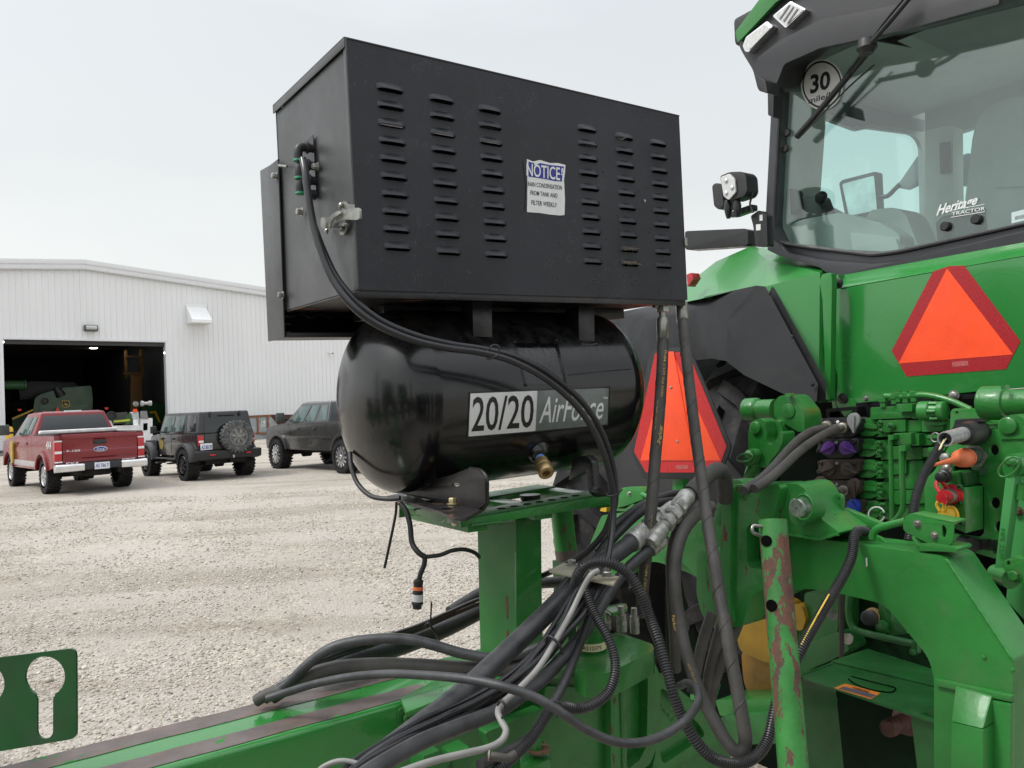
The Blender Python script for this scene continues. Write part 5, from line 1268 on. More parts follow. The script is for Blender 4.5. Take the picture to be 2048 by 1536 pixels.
plate('yellow_key', rnd([(1204, 1283), (1210, 1281), (1211, 1292), (1205, 1293)], 1), PS(-1.38), .01, M_yellow, head)
# low flange with nut
plate('flange', rnd([(970, 1466), (1084, 1417), (1101, 1434), (1101, 1482), (985, 1512)], 6), HS.off(.05), .03, M_greenworn, head, bevel=.003)
nz_ = P(1078, 1512, 1.42)
plate('nut_block', [(1040, 1510), (1080, 1490), (1101, 1497), (1101, 1518), (1062, 1534), (1040, 1530)], PZ(nz_.z), .03, M_green, head, bevel=.003)
lathe('washer', P(1077, 1500, 1.42), ZV, [(0, .022), (.003, .022)], mat('rusty_washer', (.17, .09, .05), .8, var=.3, vscale=40), head, 20)
lathe('hex_nut', P(1072, 1498, 1.42), ZV, [(0, .0125), (.016, .0125)], M_green, head, 6)
cyl('bolt_end', P(1088, 1485, 1.42), P(1088, 1478, 1.42), .005, M_green, head, 10)
plate('tie_block', [(848, 1512), (880, 1500), (905, 1520), (890, 1545), (840, 1550)], HS.off(.07), .05, M_greenworn, head, bevel=.004)
plate('tie_block', [(905, 1510), (940, 1494), (950, 1506), (940, 1545), (905, 1550)], HS.off(.06), .05, M_greenworn, head, bevel=.004)
# keyhole plate at lower left
kp = PF(.50)
kpl = thing('keyhole_plate', 'green steel plate with keyhole slots standing up at the lower left edge', 'steel plate', kp(150, 1470))
def keyhole(cx, cy, r, w, y1): 
    a = 40; pts = circ(cx, cy, r, r*1.0, 22, 90+a*.72, 450-a*.72)
    return pts+[(cx+w+4, cy+r*.93), (cx+w, cy+r*1.15)]+[(cx+w, y1-w)]+circ(cx, y1-w, w, w, 8, 0, 180)+[(cx-w, cy+r*1.15), (cx-w-4, cy+r*.93)]
KP = Pl(P(90, 1390, 1.30), Vector((.25, 1, 0)))
plate('plate', rnd([(-90, 1326), (152, 1296), (153, 1477), (-90, 1518)], [4, 16, 16, 4]), KP, .0035, mat('keyhole_green', (.010, .070, .018), .38, coat=.2, var=.2, vscale=7, dirt=.45, dirtcol=(.035, .045, .03)), kpl, holes=[keyhole(90, 1353, 40, 16, 1478), keyhole(-31, 1368, 40, 16, 1493)], bevel=0)

# clamp and fittings under the hose bundle
clp = thing('hose_clamp', 'pale steel clamp plate bolted over the hose bundle', 'clamp', P(1180, 1180, 1.62))
CZ = PZ(P(1175, 1145, 1.62).z)
plate('clamp_plate', [(1098, 1141), (1128, 1125), (1239, 1153), (1227, 1168)], CZ, .005, mat('yellow_zinc_plate', (.42, .39, .30), .42, metal=.35, var=.22, vscale=14, dirt=.35, dirtcol=(.18, .15, .11)), clp, bevel=.001)
bolt(CZ(1144, 1130), ZV, .020, M_zinc, clp, h=.5)
o_ = CZ(1215, 1152); cyl('stud', o_, o_+ZV*.028, .0045, M_zinc, clp, 10); bolt(o_, ZV, .017, M_zinc, clp, h=.5)
plate('clamp_block', rnd([(1196, 1160), (1229, 1168), (1240, 1158), (1244, 1196), (1232, 1210), (1200, 1200)], 3), PS(-1.46), .06, M_plast, clp, bevel=.003)
plate('clamp_block', rnd([(1205, 1205), (1228, 1212), (1243, 1200), (1246, 1214), (1230, 1224), (1208, 1220)], 3), PS(-1.45), .06, M_plast, clp, bevel=.003)
plate('fitting_bracket', rnd([(1206, 1213), (1232, 1208), (1252, 1206), (1256, 1216), (1224, 1226)], 3), PZ(P(1230, 1215, 1.78).z), .008, M_green, clp, bevel=.001)
cyl('suction_pipe', P(1075, 1166, 1.95), P(1150, 1163, 1.80), 11*1.87/FPX, M_rub, clp, 18)
for (x, y0, y1, w, d) in ((1213, 1213, 1258, 8, 1.80), (1242, 1212, 1262, 10, 1.76), (1268, 1216, 1266, 9, 1.80)):
    u = d/FPX; p0, p1 = P(x, y0, d), P(x+2, y1, d); L = (p1-p0).length
    f_ = lathe('hydraulic_fitting', p0, p1-p0, [(0, w*.7*u), (L*.3, w*.7*u), (L*.32, w*u), (L*.55, w*u), (L*.57, w*.8*u), (L*.7, w*.8*u), (L*.72, w*1.05*u), (L, w*1.05*u)], M_zinc, clp, 16)
    lathe('hex_nut', p0+(p1-p0)*.55, p1-p0, [(0, w*1.15*u), (L*.16, w*1.15*u)], M_zinc, f_, 6)

# ================================================================ TRACTOR
trac = thing('tractor', 'large green tractor with glass cab, orange warning triangle and three point hitch at the right', 'tractor', W(3.4, -1.3, 0))
FP = 2.62
RP = PF(FP)
M_glasscab = glass('cab_glass', (.84, .94, .92), refl=.09)
M_glassside = glass('cab_side_glass', (.86, .96, .945), refl=.02)
# backdrop sheet for the rear axle housing, shade put into its colour
plate('rear_backdrop', [(1560, 812), (2140, 770), (2140, 1640), (1330, 1640), (1330, 1180), (1480, 1150), (1560, 1100)], PF(2.72), .5, mat('shade_black_green', (.0015, .004, .002), .7, spec=.08, var=.3), trac)
# rear panel with chamfered top
pan = rnd([(1680, 578), (2140, 497), (2140, 768), (1960, 782), (1680, 812), (1674, 800)], [3, 0, 0, 0, 5, 3])
plate('rear_panel', pan, RP, .05, mat('panel_green', (.024, .20, .038), .26, coat=.6, var=.08, vscale=1.2, dirt=.08, dirtcol=(.12, .18, .10), dscale=2.5, bump=.05, bscale=60), trac, bevel=.004)
up = [RP(1680, 576), RP(2140, 495)]; u2 = [PF(FP+.075)(1676, 550), PF(FP+.075)(2140, 466)]
mk('panel_top', [up[0], up[1], u2[1], u2[0]]+[q+FV*.03-ZV*.02 for q in (up[0], up[1], u2[1], u2[0])], [(0, 1, 2, 3), (7, 6, 5, 4), (0, 4, 5, 1), (1, 5, 6, 2), (2, 6, 7, 3), (3, 7, 4, 0)], mat('panel_green_lit', (.026, .215, .04), .3, coat=.5, var=.05), trac, .003)  # lit copy of the panel green, sky light put into the colour
plate('panel_return', rnd([(1663, 560), (1676, 548), (1682, 577), (1676, 810), (1668, 830), (1663, 800)], 2), PF(FP+.02), .04, MATS['panel_green'], trac, bevel=.003)
plate('panel_foot', rnd([(1672, 800), (1700, 796), (1712, 812), (1712, 815), (1690, 835), (1674, 812)], 3), PF(FP-.01), .02, M_green, trac, bevel=.002)
for (x, y) in ((1677, 567), (1686, 797)):
    r_ = lathe('rubber_mount', PF(FP-.012)(x, y), -FV, [(0, .020), (.006, .019), (.008, .013)], M_plast, trac, 18); bolt(PF(FP-.018)(x, y), -FV, .014, M_blackst, trac, h=.4)
# warning triangle on the panel
TP = RP.off(.0015)
tri_o = [(1898, 532), (1928, 531), (2041, 682), (2012, 738), (1813, 753), (1783, 702), (1866, 543)]
wt = plate('warning_triangle', tri_o, TP, .0010, M_redref, trac)
plate('triangle_centre', [(1894, 537), (2026, 709), (1797, 727)], TP.off(.0008), .0006, M_orange, wt)
for k in range(4): textq('fine_print', 'warning vehicle emblem'[:22-3*k], [(1904, 723+k*2.6), (1934-3*k, 721+k*2.6), (1934-3*k, 722.6+k*2.6), (1904, 724.6+k*2.6)], TP, M_white, wt, 0, lift=.0016) if False else None
plate('approval_patch', [(1904, 724), (1936, 721), (1937, 731), (1905, 734)], TP.off(.0008), .0004, mat('pale_red_print', (.50, .10, .10), .5, var=.5, vscale=400), wt)
# cab lower sill
plate('cab_sill', rnd([(1530, 440), (1552, 486), (1575, 505), (1640, 520), (1745, 528), (1790, 524), (2140, 440), (2140, 475), (1690, 552), (1665, 556), (1640, 535), (1560, 512), (1535, 500)], 3), PF(FP+.07), .10, M_cabgrey, trac, bevel=.004)
# cab rear frame with window
glass_poly = rnd([(1563, 150), (1574, 122), (1615, 98), (2130, -66), (2130, 430), (1795, 504), (1744, 510), (1570, 489), (1549, 476), (1547, 440)], [8, 14, 10, 0, 0, 30, 14, 12, 10, 10])
WP = PF(FP+.12)
frame_o = [(1548, 112), (1560, 95), (1600, 78), (2160, -110), (2160, 450), (1797, 530), (1742, 536), (1640, 524), (1556, 508), (1533, 492), (1531, 440)]
fr = plate('window_frame', rnd(frame_o, 6), WP, .06, M_cabgrey, trac, holes=[glass_poly], bevel=.004)
gas = [WP.off(.004)(*p) for p in glass_poly]
gas2 = [p for i, p in enumerate(gas)]
mk('gasket', *sweep_data([p for p in gas if True]+[gas[0]], .0085, 8), M_rub, trac)
plate('rear_glass', glass_poly, PF(FP+.15), .005, M_glasscab, trac)
# cab interior
CW = -2.16                                         # left wall
LWp = PS(CW)
M_lin = mat('cab_lining', (.40, .42, .40), .75, var=.06)
M_lin2 = mat('cab_lining_light', (.52, .54, .51), .75, var=.06)
M_seat = mat('seat_fabric', (.42, .44, .41), .85, var=.08)
doorw = rnd([(1646, 235), (1715, 261), (1738, 256), (1828, 268), (1843, 288), (1848, 486), (1770, 470), (1640, 400)], [3, 6, 6, 14, 12, 3, 3, 3])
plate('cab_left_wall', [(1560, 100), (1700, 110), (1888, 215), (1888, 560), (1700, 600), (1560, 540)], LWp, .02, M_lin, trac, holes=[doorw])
plate('door_glass', doorw, PS(CW-.02), .004, M_glassside, trac)
fF = 4.05
windw = rnd([(1905, 268), (1945, 255), (2140, 215), (2140, 470), (1908, 440)], 6)
plate('cab_front_wall', [(1850, 180), (2300, 20), (2300, 640), (1850, 560)], PF(fF), .05, M_lin, trac, holes=[windw])
plate('windscreen', windw, PF(fF+.02), .004, M_glassside, trac)
zceil = LWp(1828, 262).z+.10
cl = solid('headliner', [[W(FP+.14, CW-.02, zceil+.02), W(fF, CW-.02, zceil-.03), W(fF, -.55, zceil-.03), W(FP+.14, -.55, zceil+.02)]], ZV*.05, M_lin2, trac)
solid('hatch_frame', [[W(FP+.45, CW+.5, zceil-.012), W(FP+.95, CW+.5, zceil-.026), W(FP+.95, -1.0, zceil-.026), W(FP+.45, -1.0, zceil-.012)]], ZV*.02, M_lin, trac, .004)
solid('cab_roof_shell', [[W(FP+.10, CW-.05, zceil+.075), W(fF+.1, CW-.05, zceil+.05), W(fF+.1, -.5, zceil+.05), W(FP+.10, -.5, zceil+.075)]], ZV*.12, mat('roof_dark', (.02, .022, .024), .5), trac, .02)
solid('cab_right_wall', [[W(FP+.15, -.50, 1.75), W(fF, -.50, 1.75), W(fF, -.50, zceil), W(FP+.15, -.50, zceil)]], SV*.05, M_lin, trac)
solid('cab_floor', [[W(FP+.15, CW, 1.72), W(fF, CW, 1.72), W(fF, -.5, 1.72), W(FP+.15, -.5, 1.72)]], ZV*-.05, M_lin, trac)
plate('corner_trim', rnd([(1566, 120), (1640, 195), (1652, 235), (1640, 400), (1642, 520), (1552, 500)], 6), PS(CW+.03), .02, M_lin2, trac, bevel=.004)
plate('header_trim', [(1640, 205), (1720, 255), (1740, 248), (1850, 262), (1850, 240), (1640, 190)], PS(CW+.035), .02, mat('cab_header', (.13, .15, .15), .7), trac, bevel=.004)
plate('front_pillar', rnd([(1850, 262), (1905, 250), (1908, 500), (1852, 500)], 4), PF(3.86), .10, M_lin2, trac, bevel=.01)
plate('display_strip', rnd([(1879, 285), (1901, 283), (1902, 345), (1880, 348)], 2), PF(3.84), .01, M_greypl, trac, bevel=.002)
st_ = plate('seat_back', rnd([(1926, 460), (1930, 400), (1946, 265), (1962, 225), (2000, 200), (2060, 190), (2140, 190), (2140, 480), (1930, 480)], [4, 10, 20, 20, 30, 10, 0, 0, 4]), PF(3.25), .14, M_seat, trac, bevel=.02, seg=4)
plate('seat_cushion_panel', rnd([(1985, 260), (2020, 240), (2140, 225), (2140, 370), (1985, 375)], 10), PF(3.25).off(.012), .02, M_lin, st_, bevel=.008)
plate('armrest', rnd([(1730, 440), (1740, 420), (1790, 414), (1812, 430), (1840, 500), (1820, 520), (1700, 520)], [6, 10, 12, 10, 6, 4, 4]), PF(3.05), .16, M_seat, trac, bevel=.02, seg=3)
plate('side_console', rnd([(1570, 455), (1600, 440), (1680, 425), (1760, 445), (1800, 470), (1800, 520), (1570, 510)], 10), PF(2.95), .18, M_lin, trac, bevel=.02, seg=3)
plate('console_panel', rnd([(1700, 465), (1790, 475), (1800, 505), (1705, 500)], 6), PF(2.93), .05, M_lin2, trac, bevel=.008)
plate('control_box', rnd([(1600, 392), (1632, 390), (1650, 440), (1598, 450)], 5), PF(2.98), .1, mat('cab_dark_trim', (.05, .06, .058), .6), trac, bevel=.01)
plate('monitor', rnd([(1556, 385), (1565, 380), (1588, 377), (1596, 392), (1594, 420), (1578, 432), (1556, 428)], 6), PF(2.95), .05, M_plast, trac, bevel=.006)
plate('header_bar', [(1565, 88), (1640, 60), (1700, 70), (1810, 90), (1780, 76), (1990, -10), (2140, -60), (2140, -110), (1560, 70)], PF(FP+.19), .05, M_dark, trac)
lathe('knob', P(1639, 400, 3.35), Vector((0, -1, .3)), [(0, .02), (.02, .026), (.04, .02), (.05, .005)], M_plast, trac, 14)
# outside mirror seen through the door glass
mp_ = PF(4.6)
mir = plate('mirror', rnd([(1678, 366), (1684, 360), (1750, 343), (1756, 345), (1760, 425), (1700, 440), (1690, 430)], 4), mp_, .05, M_plast, trac, bevel=.008)
plate('mirror_glass', rnd([(1684, 368), (1748, 351), (1754, 420), (1698, 432)], 4), mp_.off(.004), .004, mat('mirror_face', (.55, .62, .62), .05, metal=1, var=.2, vscale=6), mir)
wtube('mirror_arm', [mp_(1760, 393), mp_(1775, 392), mp_(1790, 378), mp_(1800, 368)], .014, M_plast, trac, 10, 4)
plate('mirror_bracket', rnd([(1792, 375), (1835, 312), (1860, 308), (1862, 352), (1810, 378)], 4), mp_, .06, mat('mirror_arm_grey', (.07, .085, .085), .6), trac, bevel=.01)
plate('second_mirror', rnd([(1915, 315), (1935, 306), (1945, 308), (1938, 372), (1912, 370), (1912, 345)], 3), mp_, .06, mat('mirror_dark', (.03, .045, .045), .6), trac, bevel=.01)
# decals on the rear glass
gd = PF(FP+.146)
def dot(x, y): return gd(x, y)
sp30 = plate('speed_sticker', circ(1644, 169, 42.5, 51, 44), gd, .0006, M_white, trac)
plate('speed_ring', circ(1644, 169, 39.5, 47.5, 44), gd.off(.0004), .0003, M_blackp, sp30)
plate('speed_field', circ(1644, 169, 36.5, 43.5, 44), gd.off(.0008), .0003, M_white, sp30)
textq('speed_number', '30', [(1621, 150), (1661, 140), (1660, 177), (1620, 189)], gd, M_blackp, sp30, .030, lift=.0014)
textq('speed_unit', 'mile/h', [(1617, 196), (1666, 182), (1666, 194), (1617, 208)], gd, M_blackp, sp30, .012, lift=.0014)
dl = textq('dealer_script', 'Heritage', [(1873, 411), (1955, 389), (1956, 413), (1872, 438)], gd, M_white, trac, .022, .45, lift=.001)
textq('dealer_word', 'TRACTOR', [(1904, 424), (1970, 413), (1970, 420), (1903, 431.5)], gd, M_white, trac, .010, lift=.001)
plate('dealer_line', [(1904, 419.5), (1969, 408), (1969, 409.2), (1904, 420.7)], gd.off(.0005), .0003, M_white, dl); plate('dealer_line', [(1902, 434), (1970, 422.5), (1970, 423.7), (1902, 435.2)], gd.off(.0005), .0003, M_white, dl)
bcl = plate('paper_label', [(2023, 425), (2070, 414), (2070, 436), (2023, 447)], gd, .0006, mat('pale_label', (.55, .68, .66), .5), trac)
for k in range(10): plate('bar_code', [(2030+k*2.4, 433-k*.55), (2031+k*2.4, 432.8-k*.55), (2031+k*2.4, 440-k*.55), (2030+k*2.4, 440.2-k*.55)], gd.off(.0005), .0003, M_blackp, bcl)
for (x, y) in ((1576, 266), (1572, 298), (1891, 453), (1953, 439)): lathe('glass_button', PF(FP+.146)(x, y), -FV, [(0, .0165), (.008, .0165), (.012, .013)], M_plast, trac, 22)
plate('hinge_mount', rnd([(1872, 445), (1885, 432), (1970, 415), (1975, 462), (1875, 484)], 5), PF(FP+.156), .004, mat('hinge_dark', (.03, .034, .034), .6), trac)
# wiper
wp_ = FP+.09
def wtp(pts, r, nm, m=M_plast, par=trac, f=wp_): return wtube(nm, [PF(f)(*p) for p in pts], r, m, par, 8, 3)
arm = wtube('wiper_arm', [PF(2.54)(1822, -8), PF(2.54)(1778, 45), PF(2.58)(1735, 95), PF(2.68)(1700, 142)], .009, M_plast, trac, 8, 4)
wtube('wiper_link', [PF(2.54)(1812, -8), PF(2.55)(1768, 45), PF(2.60)(1722, 108), PF(2.68)(1694, 146)], .0045, M_plast, trac, 8, 4)
wtp([(1592, 274), (1630, 232), (1690, 160), (1736, 104)], .012, 'wiper_blade')
wtp([(1597, 277), (1650, 222), (1700, 172), (1748, 130)], .0035, 'wiper_rubber', M_rub)
plate('wiper_carrier', rnd([(1694, 140), (1700, 136), (1706, 142), (1698, 152)], 2), PF(wp_-.02), .01, M_zinc, trac) if False else None
lathe('wiper_hub', PF(2.58)(1733, 80), Vector((0, 0, -1)), [(0, .03), (.03, .035), (.05, .02)], M_plast, trac, 14)
# roof overhang with lamps
rf = PF(2.60)
plate('roof_overhang', rnd([(1477, 88), (1550, 6), (1650, -60), (2140, -160), (2140, -70), (1990, 6), (1800, 55), (1640, 92), (1565, 128), (1548, 180), (1536, 188), (1516, 180), (1506, 140), (1484, 104)], [5, 8, 0, 0, 0, 0, 10, 14, 14, 6, 5, 6, 8, 8]), rf, .40, M_greypl, trac, bevel=.012, seg=3, dvec=FV*.22+ZV*.05)
plate('roof_cap', rnd([(1475, 86), (1470, 64), (1534, -22), (1600, -75), (1720, -150), (1720, -80), (1600, -24), (1552, 4)], 5), PF(2.575), .60, M_green, trac, bevel=.012, seg=3, dvec=FV*.6+ZV*.25)
plate('roof_underside', rnd([(1512, 118), (1560, 80), (1640, 40), (1990, -30), (2000, 8), (1800, 62), (1640, 96), (1568, 128), (1556, 160), (1548, 178), (1522, 160)], 8), PF(2.585), .02, mat('roof_black_plastic', (.024, .025, .028), .5, var=.1), trac, bevel=.012, seg=3)
for (pts, nm) in ((rnd([(1545, 32), (1581, 2), (1612, 18), (1571, 56)], 3), 'a'), (rnd([(1485, 92), (1492, 74), (1534, 42), (1546, 52), (1497, 104), (1490, 103)], 3), 'b')):
    hl = plate('roof_lamp', pts, PF(2.57), .05, M_chrome, trac, bevel=.003)
    cx = sum(p[0] for p in pts)/len(pts); cy = sum(p[1] for p in pts)/len(pts)
    plate('lamp_lens', [(cx+(p[0]-cx)*.86, cy+(p[1]-cy)*.84) for p in pts], PF(2.566), .006, mat('lamp_lens', (.62, .63, .62), .12, spec=.8, var=.35, vscale=25, stretch=(3, 30, 3)), hl)
    for k in (-1, 0, 1):
        if nm == 'a': plate('lens_rib', [(cx-12+k*8, cy+15+k*4), (cx+8+k*8, cy-14+k*4), (cx+10+k*8, cy-13+k*4), (cx-10+k*8, cy+16+k*4)], PF(2.562), .003, M_greycap, hl)
plate('pillar_bracket', rnd([(1535, 168), (1548, 165), (1546, 235), (1536, 230)], 2), PF(2.6), .06, M_plast, trac, bevel=.004)
plate('pillar_bracket', rnd([(1510, 150), (1530, 160), (1535, 186), (1518, 182)], 3), PF(2.45), .08, M_plast, trac, bevel=.004)
# work lamps on a stalk at the left of the cab
ls = PF(2.55)
plate('lamp_post', rnd([(1501, 432), (1518, 420), (1533, 430), (1535, 492), (1512, 494), (1506, 450)], 4), ls, .04, M_blackst, trac, bevel=.003)
plate('post_sticker', [(1519, 430), (1525, 429), (1525, 441), (1519, 442)], ls.off(.001), .0008, M_white, trac); plate('post_sticker', [(1512, 449), (1521, 448), (1521, 460), (1512, 461)], ls.off(.001), .0008, M_white, trac)
plate('lamp_bracket', rnd([(1452, 428), (1470, 420), (1505, 408), (1506, 420), (1470, 433), (1452, 434)], 3), ls, .03, M_blackst, trac, bevel=.003)
o = PF(2.5)
l1 = plate('work_lamp', rnd([(1424, 372), (1430, 366), (1442, 367), (1447, 410), (1438, 420), (1428, 412)], 4), PF(2.58), .08, M_plast, trac, bevel=.006)
l2 = plate('work_lamp', rnd([(1440, 352), (1459, 344), (1484, 343), (1492, 352), (1494, 382), (1488, 392), (1460, 401), (1447, 392)], 5), PF(2.48), .07, M_plast, trac, bevel=.008)
fc = plate('lamp_face', rnd([(1441, 354), (1459, 347), (1469, 358), (1471, 384), (1457, 400), (1447, 392)], 3), PF(2.47), .008, mat('lamp_face_pale', (.60, .61, .60), .3), l2, bevel=.002)
for (x, y) in ((1452, 361), (1464, 375), (1452, 386)): lathe('lens', PF(2.468)(x, y), -FV, [(0, .009), (.003, .0085), (.005, .004)], M_chrome, l2, 14)
for (x, y) in ((1456, 415), (1474, 412)): lathe('swivel', ls.off(.05)(x, y), Vector((0, 0, -1)), [(-.03, .012), (0, .018), (.03, .012), (.045, .008)], M_blackst, trac, 12)
wtp([(1494, 378), (1505, 384), (1503, 396), (1500, 408), (1506, 425)], .004, 'lamp_cable', M_rub, f=2.52)
plate('step_rail', rnd([(1370, 464), (1374, 462), (1490, 457), (1496, 460), (1496, 488), (1490, 492), (1374, 500), (1370, 496)], 3), PF(3.0), .08, M_blackst, trac, bevel=.006)
# green fender
G2 = mat('fender_green', (.024, .205, .036), .34, coat=.3, var=.05, vscale=1)
def faces3(name, pts, fcs, m, par, th=.02, bevel=0, angle=9):
    V = [Vector(p) for p in pts]; n = len(V); V += [p+FV*th for p in V[:]]
    return mk(name, V, list(fcs)+[tuple(i+n for i in reversed(f)) for f in fcs], m, par, bevel, angle=angle)
a_ = PF(2.98)(1368, 566); 
pt = dict(a=PF(2.95)(1366, 575), b=PF(3.05)(1432, 523), c=PF(3.0)(1500, 493), d=PF(2.60)(1512, 571), e=PF(2.80)(1362, 606), f=PF(3.0)(1640, 508), g=PF(2.80)(1661, 530), h=PF(2.56)(1664, 800), i=PF(2.56)(1637, 806), j=PF(2.56)(1531, 573), k=PF(2.75)(1535, 520), l=PF(2.60)(1400, 598), m=PF(2.66)(1640, 545))
K = list(pt); ix = {k: i for i, k in enumerate(K)}
faces3('fender', [pt[k] for k in K], [tuple(ix[q] for q in f) for f in ('abcdle', 'ckjd', 'cfgmk', 'kmj', 'mghi', 'mij')], G2, trac, .06)
plate('fender_rib', rnd([(1639, 562), (1645, 548), (1662, 545), (1664, 560), (1660, 800), (1652, 800), (1645, 600)], 3), PF(2.54), .03, G2, trac, bevel=.004)
plate('fender_lamp', rnd([(1373, 549), (1383, 545), (1387, 556), (1375, 574)], 2), PF(2.7), .05, M_tail, trac, bevel=.004)
# grey fender extension
ge = dict(a=PF(2.52)(1512, 571), b=PF(2.52)(1531, 573), c=PF(2.40)(1636, 768), d=PF(2.40)(1633, 803), e=PF(2.40)(1605, 806), f=PF(2.42)(1488, 750), g=PF(2.44)(1452, 722), h=PF(2.6)(1425, 717), i=PF(2.7)(1382, 722), j=PF(2.65)(1392, 620), k=PF(2.55)(1455, 640), l=PF(2.75)(1300, 640), m=PF(2.8)(1300, 770), n=PF(3.0)(1210, 630), o=PF(3.0)(1200, 800), p=PF(2.78)(1392, 597), q=PF(3.05)(1300, 612))
K = list(ge); ix = {k: i for i, k in enumerate(K)}
faces3('fender_extension', [ge[k] for k in K], [tuple(ix[q] for q in f) for f in ('abcdefgk', 'akjp', 'kghij', 'jiml', 'pjlq', 'lmon', 'qln')], mat('fender_black', (.011, .0115, .013), .55, spec=.3, var=.15, vscale=4, dirt=.25, dirtcol=(.045, .043, .04)), trac, .05, angle=75)
for (x, y) in ((1529, 586), (1574, 673), (1625, 769)): bolt(PF(2.40)(x, y)+FV*.03 if y < 700 else PF(2.39)(x, y), -FV, .012, M_blackst, trac, h=.35)
# lower grey mudguard
plate('mudguard', rnd([(1180, 900), (1240, 830), (1320, 820), (1330, 955), (1460, 958), (1440, 1010), (1330, 1010), (1200, 985)], 10), PF(2.62), .06, M_greypl, trac, bevel=.01, seg=3)
# rear dual tyres
M_lug = M_tyre
def bigtyre(name, s0, s1, f, z, r, label=None):
    w = s1-s0; c = W(f, s0, z)
    V, Fc = lathe_data(c, SV, [(.02, r*.55), (0, r*.78), (.03, r*.93), (w*.2, r), (w*.8, r), (w-.03, r*.93), (w, r*.78), (w-.02, r*.55)], 48, False)
    t = mk(name, V, Fc, M_tyre, trac)
    V = []; Fc = []; n = 22
    for i in range(n):
        for k in (0, 1):
            a0 = 2*math.pi*(i+.5*k)/n; b0 = len(V)
            xs = [(0.01, .20), (w*.25, .08), (w*.55, 0)] if k == 0 else [(w*.45, 0), (w*.75, .08), (w-.01, .20)]
            for (x, da) in xs:
                for dd in (-.035, .035):
                    for rr in (r*.93, r*1.045 if .02 < x < w-.02 else r*.985):
                        a = a0+da*.9+dd; V.append(c+SV*x+FV*(rr*math.cos(a))+ZV*(rr*math.sin(a)))
            for j in (0, 1):
                p_ = b0+4*j; q_ = p_+4
                for (u, v) in ((0, 1), (1, 3), (3, 2), (2, 0)): Fc.append((p_+u, p_+v, q_+v, q_+u))
            Fc.append((b0, b0+1, b0+3, b0+2)); Fc.append((b0+8, b0+10, b0+11, b0+9))
    mk('tread_lugs', V, Fc, M_tyre, t)
    lathe('rim', c+SV*.05, SV, [(0, r*.56), (.06, r*.54), (.1, r*.4), (w-.15, r*.4), (w-.1, r*.54), (w-.05, r*.56)], M_yellow, t, 36, closed=False)
    lathe('rim_disc', c+SV*(w-.16), SV, [(0, r*.42), (.02, r*.42)], M_yellow, t, 36)
bigtyre('rear_tyre', -2.62, -2.16, 3.55, .98, 1.0)
bigtyre('rear_tyre', -3.52, -3.02, 3.55, .98, 1.0)

def weld(par, pts, r=.0035, m=None):
    p = resample([Vector(q) for q in pts], .006); V, Fc = sweep_data(p, lambda i: r*(.8+.35*(i % 2)+.15*math.sin(i*1.7)), 8)
    return mk('weld_bead', V, Fc, m or M_greencast, par, angle=60)
weld(mnt, [PF(cF-.001)(957, 1049), PF(cF-.001)(1032, 1041)]); weld(mnt, [cs.off(.001)(1033, 1041), cs.off(.001)(1081, 1033)])
weld(mnt, [rs.off(.002)(940, 1052), rs.off(.002)(1000, 1044)], .003)
weld(tong, [sd_.off(.001)(815, 1427), sd_.off(.001)(930, 1380), sd_.off(.001)(1008, 1351), sd_.off(.001)(1085, 1346)], .004)
weld(tong, [sd_.off(.001)(812, 1430), sd_.off(.001)(808, 1478)], .005)
weld(head, [HS.off(.036)(1241, 1352), HS.off(.036)(1247, 1540)], .004)

# arm that carries the keyhole plate, running out of frame to the planter
kq = KP(-90, 1420); solid('carrier_arm', [[kq+Vector((0, .004, .05)), kq+Vector((0, .004, -.05)), kq+Vector((-.55, .004, -.05)), kq+Vector((-.55, .004, .05))]], Vector((0, .05, 0)), M_green, kpl, .003)
boxv('tube_foot', P(1134, 1118, 2.15).dot(FV)-.03, P(1134, 1118, 2.15).dot(FV)+.03, P(1134, 1118, 2.15).dot(SV)-.03, P(1134, 1118, 2.15).dot(SV)+.03, .78, P(1134, 1120, 2.15).z, M_greendeep, gt, .003)
# ---------------------------------------------------------------- rear hydraulics
VP_ = 2.34
def block(x0, y0, x1, y1, f, th, m=M_green, name='valve_block', sk=-.042, r=2, bev=.004, par=None):
    k = lambda x: (x-x0)*sk
    return plate(name, rnd([(x0, y0), (x1, y0+k(x1)), (x1, y1+k(x1)), (x0, y1)], r), PF(f), th, m, par or trac, bevel=bev)
def socket(x, y, r, f, m=M_green, par=None):
    u = 1
    o = lathe('socket_screw', PF(f)(x, y), -FV, [(0, r*1.0), (.008, r*.95), (.009, r*.55), (.004, r*.5)], m, par or trac, 14); return o
# green support plate at right with holes
GP = PF(2.30)
plate('support_plate', rnd([(1901, 823), (1906, 817), (1990, 817), (2010, 870), (2020, 960), (1992, 1118), (1930, 1100), (1852, 1085), (1848, 962), (1870, 940), (1899, 890)], 4), GP, .012, M_green, trac,
      holes=[circ(1914, 825, 3, 3, 12), circ(1988, 900, 9.5, 11, 20), circ(1990, 1006, 10, 11.5, 20), circ(1998, 1054, 9, 12, 16), rnd([(1906, 932), (1940, 933), (1944, 938), (1944, 955), (1950, 962), (1962, 966), (1968, 975), (1968, 1066), (1960, 1074), (1920, 1070), (1880, 1062), (1880, 1040), (1906, 1000)], 3)], bevel=.001)
plate('shade_fill', [(1880, 800), (2100, 790), (2100, 1150), (1880, 1130)], PF(2.45), .02, M_dark, trac)  # sheet behind the plate holes, their shade given as its colour
plate('star_plug', circ(1966, 942, 8, 8.5, 18), GP.off(.003), .006, M_greengrey if 'M_greengrey' in globals() else mat('green_grey_plug', (.035, .10, .05), .6), trac)
